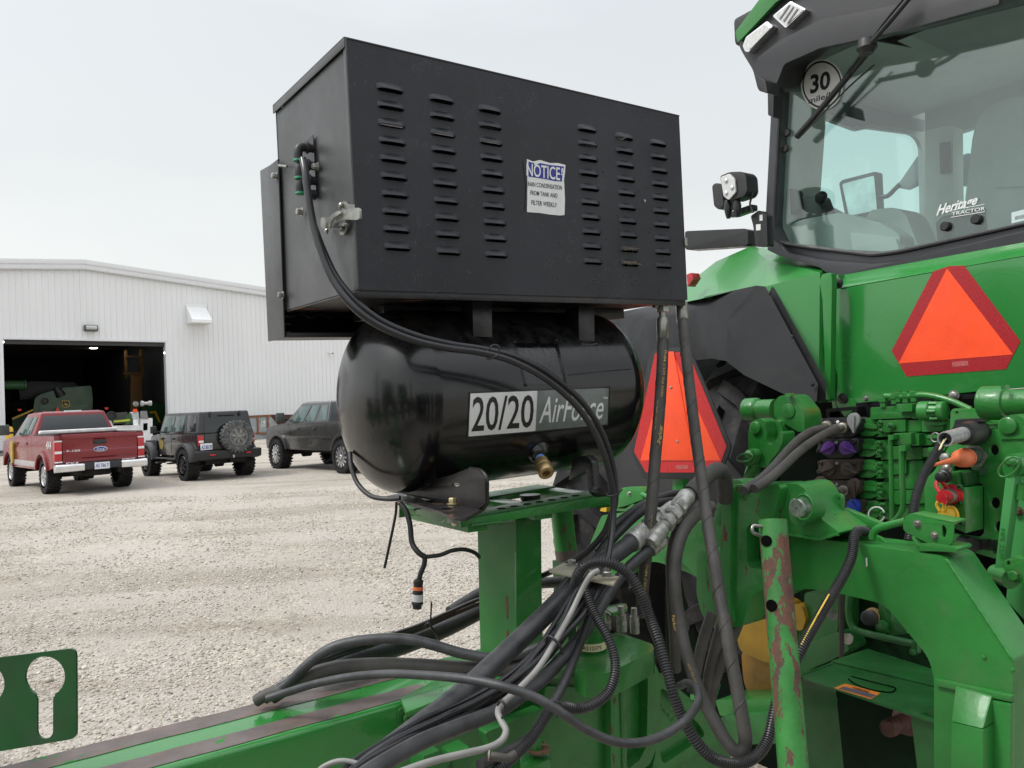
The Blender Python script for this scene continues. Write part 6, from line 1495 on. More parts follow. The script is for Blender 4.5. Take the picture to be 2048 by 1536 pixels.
for k in range(4): a = rad(45+90*k); plate('plug_lug', rnd([(1966+9*math.cos(a)-2, 942+9*math.sin(a)-2), (1966+9*math.cos(a)+2, 942+9*math.sin(a)-2), (1966+9*math.cos(a)+2, 942+9*math.sin(a)+2), (1966+9*math.cos(a)-2, 942+9*math.sin(a)+2)], .8), GP.off(.004), .005, M_green, trac)
# centre valve stack
block(1741, 815, 1795, 838, 2.36, .12); block(1741, 826, 1838, 839, 2.355, .10); block(1793, 808, 1824, 824, 2.33, .08, bev=.006)
block(1824, 806, 1840, 838, 2.36, .1); 
lathe('spool_cap', PF(2.34)(1842, 822), SV, [(0, .030), (.03, .030), (.034, .024), (.055, .022), (.057, .028), (.072, .028), (.074, .024)], M_green, trac, 20)
for k in range(6):
    a = rad(60*k); lathe('cap_rib', PF(2.34)(1842, 822)+SV*.034+ZV*.026*math.sin(a)-FV*.026*math.cos(a), SV, [(0, .007), (.022, .004)], M_green, trac, 8)
for (x0, y0, x1, y1, f) in ((1765, 841, 1811, 865, 2.35), (1812, 841, 1842, 864, 2.36), (1843, 842, 1885, 864, 2.35), (1885, 840, 1902, 864, 2.36), (1787, 867, 1822, 890, 2.32), (1822, 868, 1838, 892, 2.34), (1839, 869, 1900, 891, 2.37),
                            (1762, 894, 1806, 920, 2.37), (1808, 896, 1844, 920, 2.38), (1845, 896, 1888, 914, 2.37), (1764, 922, 1812, 950, 2.38), (1814, 922, 1846, 950, 2.39), (1768, 952, 1850, 980, 2.39), (1770, 982, 1850, 1010, 2.39), (1775, 1012, 1850, 1045, 2.40)):
    block(x0, y0, x1, y1, f, .12)
for (x0, y0) in ((1848, 850), (1848, 876), (1850, 901)):
    block(x0+6, y0-6, x0+40, y0+1, 2.34, .02, bev=.003); block(x0+6, y0+5, x0+38, y0+10, 2.345, .02, M_greendeep, bev=.002)
socket(1783, 853, .013, 2.345); socket(1783, 853, .006, 2.338, M_greendeep)
for (x, y) in ((1767, 806), (1789, 800), (1797, 796), (1812, 797), (1828, 795)):
    lathe('top_fitting', PF(2.36)(x, y+8), ZV, [(0, .010), (.016, .010), (.017, .014), (.030, .014), (.032, .009), (.036, .009)], M_green, trac, 6)
wtp2 = lambda pts, r, nm, m=M_green, f=2.36: wtube(nm, [PF(f)(*p) for p in pts], r, m, trac, 12, 5)
wtp2([(1770, 792), (1800, 793), (1830, 791)], .010, 'manifold_pipe')
wtp2([(1832, 790), (1850, 790), (1875, 794), (1905, 803), (1942, 820)], .0095, 'green_pipe')
wtp2([(1781, 872), (1782, 920), (1783, 980), (1784, 1042)], .007, 'green_pipe', f=2.31)
wtp2([(1803, 900), (1804, 950), (1806, 1000), (1804, 1020), (1794, 1036), (1784, 1044)], .0085, 'green_pipe', f=2.30)
block(1797, 891, 1811, 903, 2.28, .03, r=1); block(1776, 870, 1787, 880, 2.29, .03, r=1)
for k, (y, xo) in enumerate(((838, 0), (879, -3), (921, -2), (963, -2), (1003, 4))):
    x0 = 1640+xo
    # face plate
    fm = M_plast if k < 2 else M_brown
    fpn = plate('coupler_face', rnd([(x0, y+2), (x0+4, y-1), (x0+76, y-3), (x0+80, y), (x0+80, y+22), (x0+64, y+36), (x0+20, y+37), (x0-2, y+22)], 4), PF(VP_), .05, fm, trac, bevel=.004)
    for (dx, dy) in ((4, 5), (72, 3), (2, 22), (70, 22)): socket(x0+dx, y+dy, .0075, VP_-.003, fm, fpn)
    lathe('indicator', PF(VP_-.001)(x0+36, y+6), -FV, [(0, .006), (.004, .005), (.005, .002)], M_greycap if k else M_white, fpn, 12)
    plate('coupler_body', rnd([(x0+78, y-1), (x0+108, y-2), (x0+118, y+8), (x0+120, y+26), (x0+104, y+35), (x0+80, y+33)], 6), PF(VP_+.03), .12, M_green, trac, bevel=.012, seg=3)
    plate('body_rib', rnd([(x0+84, y+8), (x0+112, y+12), (x0+116, y+20), (x0+86, y+18)], 3), PF(VP_+.022), .03, M_green, trac, bevel=.006, seg=3)
    block(x0+114, y+2, x0+140, y+36, VP_+.035, .1)
    for (dx, dy) in ((123, 8), (124, 25)): socket(x0+dx, y+dy, .0105, VP_+.02); socket(x0+dx, y+dy, .004, VP_+.010, M_greendeep)
def teardrop(cx, cy, r, tx, ty):
    a = math.degrees(math.atan2(ty-cy, tx-cx)); return circ(cx, cy, r, r*1.15, 16, a+52, a+308)+[(tx, ty)]
def cover(cx, cy, r, tx, ty, m, f=VP_-.012):
    c = plate('coupler_cover', rnd(teardrop(cx, cy, r, tx, ty), 1), PF(f), .010, m, trac, bevel=.003)
    dx, dy = tx-cx, ty-cy; L = math.hypot(dx, dy); nx, ny = -dy/L*1.5, dx/L*1.5; bx_, by_ = cx-dx/L*r*.7, cy-dy/L*r*.7
    plate('cover_rib', [(bx_+nx, by_+ny), (tx+nx, ty+ny), (tx-nx, ty-ny), (bx_-nx, by_-ny)], PF(f-.008), .009, m, c, bevel=.001); return c
cover(1656, 896, 11.5, 1640, 903, M_purple); cover(1690, 896, 12, 1710, 904, M_purple)
cover(1657, 938, 11.5, 1641, 944, M_brown); cover(1693, 938, 12, 1712, 947, M_brown)
cover(1630, 840, 11, 1628, 852, M_greycap, VP_-.03); cover(1706, 840, 12.5, 1706, 866, M_greycap, VP_-.03)
cover(1640, 966, 12, 1640, 985, M_brown, VP_-.03); cover(1706, 971, 12.5, 1708, 996, M_brown, VP_-.03)
cover(1706, 1012, 13, 1716, 1030, M_bluecap, VP_-.012)
for (x, y, x2, y2) in ((1688, 855, 1668, 858), (1655, 851, 1640, 856), (1692, 980, 1668, 984)):
    p0, p1 = PF(VP_-.01)(x, y), PF(VP_-.09)(x2, y2); L = (p1-p0).length
    lathe('quick_coupler', p0, p1-p0, [(0, .017), (L*.25, .017), (L*.27, .013), (L*.8, .013), (L*.82, .015), (L, .015)], mat('worn_steel', (.30, .28, .24), .4, metal=.6, var=.3, vscale=50, dirt=.4, dirtcol=(.12, .09, .06)), trac, 18)
wtube('white_ring', [PF(2.2)(1753+16*math.cos(a), 1029+15*math.sin(a)) for a in np.linspace(.3, 2*math.pi-.3, 18)], .0022, M_white, trac, 8, 2)
wtube('dust_cap_ring', [PF(2.15)(1871+9*math.cos(a), 875+9*math.sin(a)) for a in np.linspace(0, 2*math.pi, 18)], .0018, M_zinc, trac, 8, 2)
# bolts and dark clutter over the stack
plate('upper_frame', [(1712, 806), (1900, 790), (1975, 785), (1975, 825), (1712, 840)], PF(2.55), .03, mat('chassis_black', (.007, .007, .008), .5, spec=.2), trac)
plate('black_box', rnd([(1652, 818), (1714, 812), (1716, 850), (1655, 850)], 3), PF(2.5), .06, MATS['chassis_black'], trac, holes=[rnd([(1660, 824), (1708, 820), (1710, 846), (1660, 846)], 3)], bevel=.003)
bolt(PF(2.54)(1908, 791), -FV, .026, M_zinc, trac, h=.3); bolt(PF(2.54)(1732, 797), -FV, .016, M_zinc, trac)
for k in range(3): plate('chassis_rib', [(1880+k*22, 812), (1883+k*22, 812), (1883+k*22, 840), (1880+k*22, 840)], PF(2.53), .02, MATS['chassis_black'], trac)
# trailer socket
so_ = plate('trailer_socket', rnd([(1908, 846), (1918, 838), (1960, 837), (1981, 859), (1980, 871), (1946, 884), (1928, 881), (1906, 864)], 3), GP.off(.010), .012, M_plast, trac, bevel=.003)
plate('socket_lid', rnd([(1908, 843), (1912, 839), (1962, 836), (1962, 844), (1930, 846), (1912, 846)], 2), PF(2.24), .05, M_plast, so_, bevel=.003)
bolt(GP.off(.012)(1969, 863), -FV, .016, M_zinc, so_, name='screw', h=.4)
a0 = GP(1953, 862); a1 = PF(2.15)(1926, 868)
lathe('socket_barrel', a0, a1-a0, [(0, .036), (.05, .036), (.06, .032), ((a1-a0).length, .030)], M_plast, so_, 24)
b1 = PF(2.02)(1890, 878); L = (b1-a1).length
lathe('steel_sleeve', a1+(b1-a1)*-.1, b1-a1, [(0, .019), (L*1.1, .019), (L*1.1, .016), (L*.7, .016)], mat('galvanised', (.42, .43, .43), .45, metal=.5, var=.2, vscale=60), so_, 24)
# orange capped coupler
c0 = GP(1950, 912); c1 = PF(2.14)(1920, 917); d_ = c1-c0; L = d_.length
oc = lathe('brake_coupler', c0, d_, [(0, .034), (.014, .034)], M_zinc, trac, 6)
lathe('threaded_neck', c0+d_.normalized()*.014, d_, [(0, .020), (.012, .020), (.013, .024), (.020, .024), (.021, .020), (.04, .020), (.041, .024), (.050, .024), (.051, .020), (L*.6, .020)], mat('green_grey_metal', (.10, .15, .11), .4, metal=.4, var=.3, vscale=60), oc, 20)
lathe('orange_cap', c0+d_*.62, d_, [(0, .027), (.010, .027), (.012, .024), (L*.34, .024), (L*.42, .018), (L*.5, .007)], M_orcap, oc, 20)
t0, t1 = c0+d_*1.05, PF(2.05)(1868, 930)
mk('cap_tail', *sweep_data([t0, t0.lerp(t1, .3), t0.lerp(t1, .7), t1], lambda i: (.012, .008, .006, .004)[i], 10), M_orcap, oc)
lathe('zinc_screw', GP.off(.003)(1892, 916), -FV, [(0, .016), (.01, .014), (.014, .006)], M_zinc, trac, 14); 
# brake valve block with red and yellow caps
BP_ = PF(2.20)
vb = plate('brake_valve', [(1872, 972), (1931, 978), (1932, 1067), (1872, 1040)], BP_, .10, M_greencast, trac, bevel=.003)
plate('valve_upper', rnd([(1887, 945), (1915, 944), (1916, 974), (1890, 972)], 2), PF(2.22), .08, M_greencast, vb, bevel=.003)
plate('valve_upper', rnd([(1916, 944), (1935, 945), (1935, 972), (1917, 972)], 2), PF(2.24), .08, M_greendeep, vb, bevel=.003)
for (x, y) in ((1920, 1005), (1906, 1007), (1911, 1010), (1924, 1046), (1921, 973)): socket(x, y, .007, 2.198, M_greendeep, vb)
lathe('dome_nut', PF(2.19)(1893, 938), Vector((0, -.6, .5)), [(-.01, .014), (.006, .014), (.014, .010), (.018, .004)], M_zinc, vb, 14)
lathe('black_knob', PF(2.18)(1891, 953), PF(2.14)(1880, 954)-PF(2.18)(1891, 953), [(0, .018), (.02, .018), (.022, .014), (.042, .014), (.044, .011)], M_plast, vb, 16)
r0 = BP_(1905, 990); r1 = PF(2.12)(1884, 994); d_ = (r1-r0); L = d_.length
rc = lathe('red_coupler', r0, d_, [(0, .030), (.006, .030), (.007, .024), (.016, .024)], M_redcap, vb, 22)
lathe('coupler_neck', r0+d_.normalized()*.016, d_, [(0, .018), (.006, .020), (.012, .018), (.018, .020), (.026, .018)], M_zinc, rc, 18)
lathe('coupler_end', r0+d_.normalized()*.042, d_, [(0, .016), (L-.045, .015)], M_redcap, rc, 18)
rp_ = PF(2.11)
plate('red_dust_cap', rnd(circ(1882, 995, 10, 11, 16, -60, 240)+[(1876, 984), (1882, 983)], .5)+[], rp_, .008, M_redcap, vb, bevel=.002)
plate('cap_tab', rnd([(1886, 1002), (1892, 1000), (1892, 1009), (1887, 1010)], 1), rp_.off(.001), .006, M_redcap, vb)
mk('cap_strap', *sweep_data(spline([PF(2.12)(1880, 985), PF(2.13)(1873, 974), PF(2.14)(1874, 963), PF(2.15)(1882, 962), PF(2.17)(1892, 974), PF(2.19)(1905, 984)], 6), .0055, 8), M_redcap, vb)
yc_ = PF(2.15)
plate('yellow_dust_cap', circ(1886, 1032, 12, 13, 22), yc_, .008, M_yellowcap, vb, bevel=.003); lathe('yellow_cap_body', PF(2.155)(1887, 1031), FV+SV*.5, [(0, .022), (.02, .022), (.022, .026), (.028, .026)], M_yellowcap, vb, 20)
mk('cap_strap', *sweep_data(spline([yc_(1880, 1022), yc_(1874, 1012), yc_(1875, 1005), yc_(1882, 1004), yc_(1888, 1010), yc_(1888, 1022)], 6), .0045, 8), M_yellowcap, vb)
for (x, y) in ((1969, 1078), (1985, 1080), (2000, 1086)): block(x-14, y, x+14, y+22, 2.3, .06, M_plast, 'black_connector', bev=.004)
cyl('black_connector', PF(2.3)(1925, 1085), PF(2.28)(1945, 1090), .022, M_plast, trac, 18)

# ---------------------------------------------------------------- lift arms
def armset():
    LA = PF(2.15)
    def sh(x, y0, y1, f): q = PF(f); return (q(x, y0)+q(x, y1))/2, (q(x, y0)-q(x, y1)).length/2
    c, r = sh(1500, 796, 843, 2.2); c2, r2 = sh(1562, 793, 838, 2.2)
    dS = (c2-c).dot(SV)
    rk = lathe('rocker_shaft', c-SV*.015, SV, [(0, r*.85), (.004, r), (.045, r), (.052, r*.93), (.056, r*.80), (.06, r*.80), (dS*.55, r*.80), (dS*.56, r*.84), (dS*.95, r*.84)], M_greencast, trac, 32)
    am = plate('lift_arm', rnd([(1548, 806), (1556, 793), (1572, 789), (1582, 792), (1605, 820), (1609, 834), (1609, 862), (1597, 864), (1560, 842), (1549, 834)], [4, 6, 4, 4, 6, 4, 4, 4, 6, 4]), PF(2.12), .09, M_greencast, trac, bevel=.006, seg=3)
    lathe('arm_boss', PF(2.119)(1577, 822), -FV, [(0, .024), (.003, .024), (.004, .022)], M_greencast, am, 24)
    bolt(PF(2.12)(1561, 847), -FV, .026, M_green, trac, h=.5)
    plate('grease_nipple', rnd([(1570, 787), (1580, 786), (1582, 793), (1571, 794)], 1), PF(2.1), .02, M_green, trac)
    lk = plate('lift_link', rnd([(1496, 872), (1498, 855), (1506, 841), (1519, 836), (1530, 843), (1534, 866), (1532, 878), (1536, 888), (1544, 890), (1552, 880), (1560, 862), (1566, 866), (1566, 882), (1556, 905), (1540, 922), (1534, 936), (1516, 934), (1500, 920), (1497, 900)], 5), PF(2.05), .06, M_greencast, trac, bevel=.006, seg=3)
    lathe('link_pin', PF(2.049)(1513, 855), -FV, [(0, .020), (.010, .020), (.012, .017)], M_green, lk, 22)
    plate('link_fork', rnd([(1536, 846), (1552, 838), (1562, 850), (1566, 868), (1560, 895), (1545, 915), (1536, 900), (1546, 880)], 5), PF(2.10), .05, M_greencast, trac, bevel=.006)
    cyl('lift_screw', PF(2.08)(1510, 925), PF(2.06)(1500, 962), .024, M_green, trac, 18)
    rd = plate('lift_rod', [(1500, 926), (1508, 930), (1490, 972), (1477, 970)], PF(2.02), .03, M_green, trac, bevel=.003)
    plate('clevis', rnd([(1489, 905), (1496, 897), (1508, 900), (1512, 910), (1504, 930), (1490, 934), (1486, 920)], 4), PF(2.01), .03, M_green, trac, bevel=.005)
    lathe('detent_ball', PF(2.0)(1499, 908), -FV, [(-.012, .006), (-.004, .013), (.006, .013), (.014, .005)], M_green, trac, 16)
    wtube('lynch_ring', [PF(1.97)(1490+16*math.cos(a), 915-8*math.cos(a)*.35+8*math.sin(a)) for a in np.linspace(0, 2*math.pi, 20)], .0022, M_green, trac, 8, 2)
    # right side set, nearer and larger
    c, r = sh(1990, 772, 840, 1.98)
    lathe('rocker_shaft', c-SV*.03, SV, [(0, r*.9), (.004, r), (.045, r), (.055, r*.92), (.058, r*.76), (.5, r*.76)], M_greencast, trac, 36)
    bolt(PF(1.97)(1993, 845), -ZV, .03, M_green, trac, h=.4)
    plate('grease_nipple', rnd([(2002, 771), (2010, 770), (2012, 778), (2003, 779)], 1), PF(1.93), .02, M_green, trac)
    lk = plate('lift_link', rnd([(1998, 862), (2000, 846), (2012, 832), (2030, 828), (2050, 836), (2060, 860), (2062, 905), (2046, 912), (2010, 912), (2004, 890)], [6, 8, 10, 10, 10, 6, 4, 6, 8, 8]), PF(1.88), .07, M_greencast, trac, bevel=.008, seg=3)
    lathe('link_pin', PF(1.879)(2018, 851), -FV, [(0, .019), (.010, .019), (.012, .016)], M_green, lk, 24)
    plate('link_step', rnd([(1999, 874), (2062, 870), (2062, 877), (2001, 879)], 1), PF(1.875), .01, M_greencast, lk, bevel=.002)
    plate('clevis', rnd([(2004, 925), (2012, 910), (2028, 907), (2042, 915), (2046, 932), (2038, 952), (2016, 958), (2006, 945)], 6), PF(1.84), .05, M_green, trac, bevel=.006, seg=3)
    lathe('detent_ball', PF(1.82)(2024, 923), -FV, [(-.012, .006), (-.004, .012), (.008, .012), (.016, .005)], M_green, trac, 18)
    wtube('lynch_ring', [PF(1.79)(2018+21*math.cos(a)+3*math.sin(a), 934-8*math.cos(a)-18*math.sin(a)) for a in np.linspace(0, 2*math.pi, 26)], .0022, M_green, trac, 8, 2)
    rd = plate('lift_rod', [(2010, 950), (2032, 950), (2004, 1150), (1987, 1146)], PF(1.84), .035, mat('pale_cast_green', (.055, .27, .075), .4, var=.08, dirt=.2, dirtcol=(.12, .2, .1)), trac, bevel=.006)
    textq('cast_number', 'HFE 2239', [(2010, 1058), (2006, 1118), (1997, 1116), (2001, 1057)], PF(1.84), M_greencast, rd, .01, lift=.002)
    tb_ = plate('stabiliser_tube', rnd([(2034, 955), (2140, 940), (2140, 1340), (2012, 1200), (2020, 1120)], 6), PF(1.92), .10, MATS['pale_cast_green'], trac, bevel=.01)
    cyl('thread', PF(1.87)(2048, 968), PF(1.87)(2044, 998), .02, M_green, trac, 16)
    bolt(PF(1.918)(2036, 1022), -FV, .016, mat('rusty_bolt', (.12, .06, .04), .6, metal=.3), trac)
    plate('stabiliser_bracket', rnd([(2006, 1122), (2028, 1112), (2044, 1118), (2060, 1115), (2060, 1168), (2030, 1166), (2008, 1140)], 5), PF(1.82), .02, M_greencast, trac, bevel=.003, holes=[circ(2017, 1126, 3.5, 5, 12)])
    bolt(PF(1.82)(2030, 1150), -FV, .022, M_green, trac, h=.5)
    lathe('arm_end', PF(1.86)(1990, 1146), PF(1.84)(2016, 1156)-PF(1.86)(1990, 1146), [(0, .020), (.05, .022)], M_greencast, trac, 18)
armset()

# ---------------------------------------------------------------- under the hitch: PTO shield and housing
M_in = mat('inner_green', (.016, .12, .024), .42, coat=.1, var=.2, vscale=8, dirt=.3, dirtcol=(.05, .06, .04), bump=.3)
PZt = PZ(PF(1.95)(1640, 1345).z)
plate('pto_shield_top', [(1598, 1352), (1661, 1325), (1880, 1377), (1880, 1446), (1850, 1437)], PZt, .006, M_in, trac, bevel=.001)
plate('shield_top_rear', [(1662, 1322), (1735, 1297), (1880, 1342), (1880, 1374)], PZ(PZt.o.z+.004), .006, M_in, trac, bevel=.001)
fs = PZt(1850, 1437).dot(FV)
plate('shield_left_wall', [(1598, 1353), (1666, 1326), (1690, 1560), (1590, 1560)], PS(PZt(1600, 1353).dot(SV)), .006, M_in, trac)
sR = PZt(1850, 1432).dot(SV)
plate('shield_right_wall', rnd([(1822, 1432), (1836, 1428), (1880, 1412), (1880, 1600), (1842, 1600)], 2), PF(fs+.02), .02, M_in, trac, bevel=.003)
plate('shield_back', [(1600, 1380), (1880, 1380), (1880, 1600), (1600, 1600)], PF(2.5), .02, mat('cavity_shade_green', (.004, .022, .007), .6, spec=.12, var=.3), trac)  # shade of the cavity put into this dark green
ws = plate('warning_label', rnd([(1668, 1376), (1690, 1367), (1761, 1386), (1741, 1398)], 2), PZt.off(.0008), .0006, mat('label_orange', (.80, .24, .03), .5), trac)
plate('label_text_block', [(1677, 1377), (1688, 1373), (1752, 1390), (1742, 1395)], PZt.off(.0014), .0003, mat('label_print', (.10, .10, .12), .5, var=.9, vscale=500), ws)
textq('label_word', 'WARNING', [(1708, 1373), (1740, 1382), (1735, 1386), (1703, 1376)], PZt, M_blackp, ws, .012, lift=.0022)
wtube('cut_slot', [PZt.off(.0008)(*p) for p in ((1703, 1353), (1740, 1363), (1785, 1374), (1790, 1380), (1778, 1385), (1740, 1379), (1710, 1368), (1697, 1358))], .0022, M_dark, trac, 6, 4)
q0_, q1_ = PF(2.05)(1776, 1457), PF(2.25)(1812, 1442); 
lathe('pto_shaft', q0_, q1_-q0_, [(0, .018), (.006, .024), (.22, .024), (.24, .045), (.3, .045)], mat('red_brown_shaft', (.085, .030, .022), .5, var=.3, vscale=30, dirt=.3), trac, 20)
lathe('oil_plug', PF(2.3)(1747, 1232), PF(2.2)(1738, 1236)-PF(2.3)(1747, 1232), [(0, .026), (.02, .026), (.021, .023), (.05, .023)], mat('tan_ring', (.35, .22, .10), .5), trac, 22)
lathe('oil_plug_cap', PF(2.22)(1740, 1236), PF(2.2)(1738, 1236)-PF(2.22)(1740, 1236), [(-.01, .0235), (.03, .0235), (.034, .018)], M_plast, trac, 22)
plate('bearing_block', rnd([(1757, 1200), (1781, 1203), (1783, 1240), (1810, 1256), (1815, 1268), (1782, 1270), (1757, 1252)], 3), PF(2.28), .08, M_in, trac, bevel=.006)
bolt(PF(2.279)(1768, 1253), -FV, .045, M_in, trac, h=.3, washer=False)
wtube('inner_pipe', [PF(2.25)(*p) for p in ((1699, 1190), (1697, 1225), (1703, 1250), (1718, 1262), (1770, 1275), (1830, 1288))], .011, M_in, trac, 12, 5)
wtube('inner_rod', [PF(2.2)(*p) for p in ((1682, 1186), (1683, 1250), (1683, 1316))], .008, mat('dusty_rod', (.05, .035, .035), .7), trac, 10, 3)
plate('pipe_clip', rnd([(1822, 1284), (1834, 1283), (1835, 1308), (1824, 1310)], 2), PF(2.2), .02, M_in, trac, bevel=.003); bolt(PF(2.19)(1828, 1303), -FV, .018, M_in, trac)
plate('side_casting', rnd([(1608, 1186), (1640, 1180), (1676, 1190), (1676, 1260), (1660, 1300), (1640, 1330), (1600, 1352), (1596, 1262), (1612, 1240)], 8), PF(2.30), .15, M_in, trac, bevel=.015, seg=3)
plate('inner_web', rnd([(1612, 1290), (1680, 1262), (1700, 1300), (1660, 1322), (1616, 1340)], 8), PF(2.25), .10, M_in, trac, bevel=.015, seg=3)
for (x, y) in ((1661, 1228), (1692, 1276)): lathe('bright_ring', PF(2.24)(x, y), SV-FV*.4, [(0, .016), (.012, .018), (.013, .012)], M_zinc, trac, 18)
plate('shade_backing', [(1600, 1170), (1900, 1170), (1900, 1400), (1600, 1400)], PF(2.42), .05, mat('core_shade_green', (.005, .028, .009), .6, spec=.12, var=.5, vscale=12), trac)  # backing sheet, inner shade painted in as very dark green
# yellow casting seen between the hoses
plate('yellow_casting', rnd([(1478, 1222), (1500, 1210), (1545, 1205), (1562, 1215), (1562, 1328), (1530, 1325), (1480, 1303), (1472, 1270)], 12), PF(2.25), .12, mat('ochre_casting', (.33, .19, .012), .45, var=.2, vscale=6, dirt=.3, dirtcol=(.10, .06, .02)), trac, bevel=.02, seg=3)
plate('yellow_casting', rnd([(1482, 1300), (1600, 1332), (1600, 1400), (1500, 1402), (1486, 1360)], 14), PF(2.3), .12, mat('ochre_dirty', (.26, .13, .015), .5, var=.3, vscale=10, dirt=.4, dirtcol=(.05, .035, .02)), trac, bevel=.02, seg=3)
plate('yellow_casting', rnd([(1586, 1208), (1604, 1212), (1612, 1240), (1604, 1262), (1588, 1260)], 6), PF(2.28), .05, MATS['ochre_casting'], trac, bevel=.008)
plate('yellow_bar', [(1475, 973), (1600, 985), (1600, 1003), (1475, 990)], PF(2.4), .06, MATS['ochre_dirty'], trac, bevel=.004)
plate('drawbar_support', rnd([(1430, 1400), (1600, 1398), (1600, 1420), (1500, 1432), (1440, 1432)], 4), PF(2.15), .15, M_green, trac, bevel=.006)
plate('drawbar', rnd([(1440, 1434), (1600, 1424), (1600, 1486), (1470, 1490)], 4), PF(2.1), .2, M_in, trac, bevel=.01)
for pts in ([(1385, 1330), (1397, 1340), (1390, 1400), (1380, 1400)], [(1432, 1370), (1438, 1370), (1426, 1410), (1420, 1408)]): plate('small_lever', pts, PF(2.0), .01, M_green, trac)

# ================================================================ QUICK HITCH COUPLER
QF = 1.66
QP = PF(QF)
qh = thing('quick_hitch', 'heavy green quick hitch frame with pin boss and latch in front of the tractor', 'hitch frame', W(QF, -1.3, .4))
QM = mat('hitch_green', (.024, .20, .034), .42, coat=.1, var=.16, vscale=5, dirt=.40, dirtcol=(.08, .14, .06), bump=.45, bscale=70, edge=.8)
bar = [(1530, 1068), (1640, 1078), (1790, 1099), (1877, 1111), (1893, 1119), (2026, 1320), (2022, 1600), (1868, 1600), (1868, 1357), (1858, 1316), (1807, 1254), (1769, 1208), (1657, 1182), (1609, 1177), (1575, 1182), (1530, 1205)]
plate('cross_bar', rnd(bar, [0, 0, 6, 6, 8, 5, 0, 0, 14, 24, 20, 26, 20, 20, 16, 0]), QP, .115, QM, qh, bevel=.008, seg=3)
plate('leg_band', [(1870, 1358), (2024, 1392), (2022, 1405), (1870, 1372)], QP.off(.010), .02, QM, qh, bevel=.003)
up_ = [QP.off(.012)(1910, 1372), QP.off(.012)(1984, 1392), PF(QF-.055)(1966, 1458), PF(QF-.055)(1902, 1443)]
mk('leg_guide_top', up_+[q+FV*.06 for q in up_], [(0, 1, 2, 3), (7, 6, 5, 4), (0, 4, 5, 1), (1, 5, 6, 2), (2, 6, 7, 3), (3, 7, 4, 0)], QM, qh, .004)
plate('leg_guide', [(1902, 1444), (1966, 1459), (1968, 1600), (1900, 1600)], PF(QF-.055), .06, QM, qh, bevel=.004)
plate('leg_strip', [(1976, 1400), (2022, 1408), (2020, 1600), (1972, 1600)], QP.off(.012), .02, QM, qh, bevel=.004)
for (x, y) in ((1968, 1314), (2025, 1339)): bolt(QP.off(.001)(x, y), -FV, .008, QM, qh, name='plug', h=.3)
plate('paint_nick', rnd([(1731, 1116), (1734, 1115), (1735, 1132), (1732, 1134)], 1), QP.off(.0005), .0004, M_white, qh)
weld(qh, [QP.off(.002)(1892, 1118), QP.off(.002)(1960, 1220), QP.off(.002)(2025, 1319)], .003, QM)
weld(qh, [QP.off(.002)(1872, 1362), QP.off(.002)(2022, 1396)], .0035, QM)
weld(qh, [PF(QF-.041)(1578, 1069), PF(QF-.041)(1640, 1079), PF(QF-.041)(1676, 1068)], .004, QM)
# central hook casting
HP_ = PF(QF-.07)
hk = plate('hook_casting', rnd([(1442, 1005), (1450, 973), (1462, 970), (1556, 969), (1562, 976), (1548, 1030), (1545, 1182), (1522, 1178), (1502, 1195), (1494, 1222), (1486, 1252), (1464, 1256), (1438, 1232), (1440, 1100)], [4, 4, 3, 5, 5, 10, 5, 16, 14, 8, 8, 8, 8, 4]), HP_, .10, mat('hook_cast_green', (.024, .20, .034), .38, coat=.25, var=.10, vscale=7, chips=.18, cscale=30, cstretch=(1, 1, .4), chipcol=(.085, .045, .04), dirt=.15, dirtcol=(.11, .16, .08), bump=.7, bscale=80), qh,
           holes=[rnd([(1493, 1056), (1500, 1048), (1530, 1046), (1545, 1048), (1545, 1142), (1500, 1136), (1493, 1126)], 5)], bevel=.007, seg=3)
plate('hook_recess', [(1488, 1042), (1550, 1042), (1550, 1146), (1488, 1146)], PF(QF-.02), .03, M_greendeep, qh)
plate('hook_lip', rnd([(1444, 1002), (1452, 975), (1466, 973), (1462, 1000), (1460, 1215), (1466, 1240), (1462, 1254), (1440, 1232)], 5), HP_.off(.014), .03, mat('hook_edge_green', (.026, .20, .036), .4, chips=.40, cscale=26, cstretch=(1, 1, .3), chipcol=(.085, .042, .035), var=.15, bump=.3), qh, bevel=.006, seg=3)
for (s_, quad) in (('JD', [(1474, 1058), (1474, 1071), (1468, 1071), (1468, 1058)]), ('R548907 WHT', [(1489, 1056), (1489, 1122), (1482.5, 1122), (1482.5, 1056)]), ('9V40 NODULAR', [(1495, 1057), (1495, 1127), (1489.5, 1127), (1489.5, 1057)]) if False else ('30V RR548', [(1482, 1056), (1482, 1120), (1477, 1120), (1477, 1056)]), ('MO7', [(1473, 1088), (1473, 1100), (1465, 1100), (1465, 1088)])):
    textq('cast_mark', s_, quad, HP_, MATS['hook_cast_green'], qh, .012, lift=.0025)
plate('side_cheek', rnd([(1424, 1050), (1443, 972), (1456, 960), (1478, 960), (1490, 970), (1450, 973), (1442, 1006), (1440, 1052)], 4), PF(QF-.03), .06, QM, qh, bevel=.005)
plate('left_prong', rnd([(1394, 1110), (1400, 1101), (1412, 1100), (1424, 1112), (1442, 1230), (1452, 1256), (1430, 1259), (1403, 1230), (1393, 1188)], [3, 4, 4, 4, 6, 6, 8, 12, 6]), PF(QF-.02), .06, MATS['hook_edge_green'], qh, bevel=.007, seg=3)
plate('left_leg', rnd([(1320, 1040), (1440, 1045), (1440, 1215), (1400, 1160), (1360, 1120), (1310, 1110)], 10), PF(QF+.10), .10, QM, qh, bevel=.008)
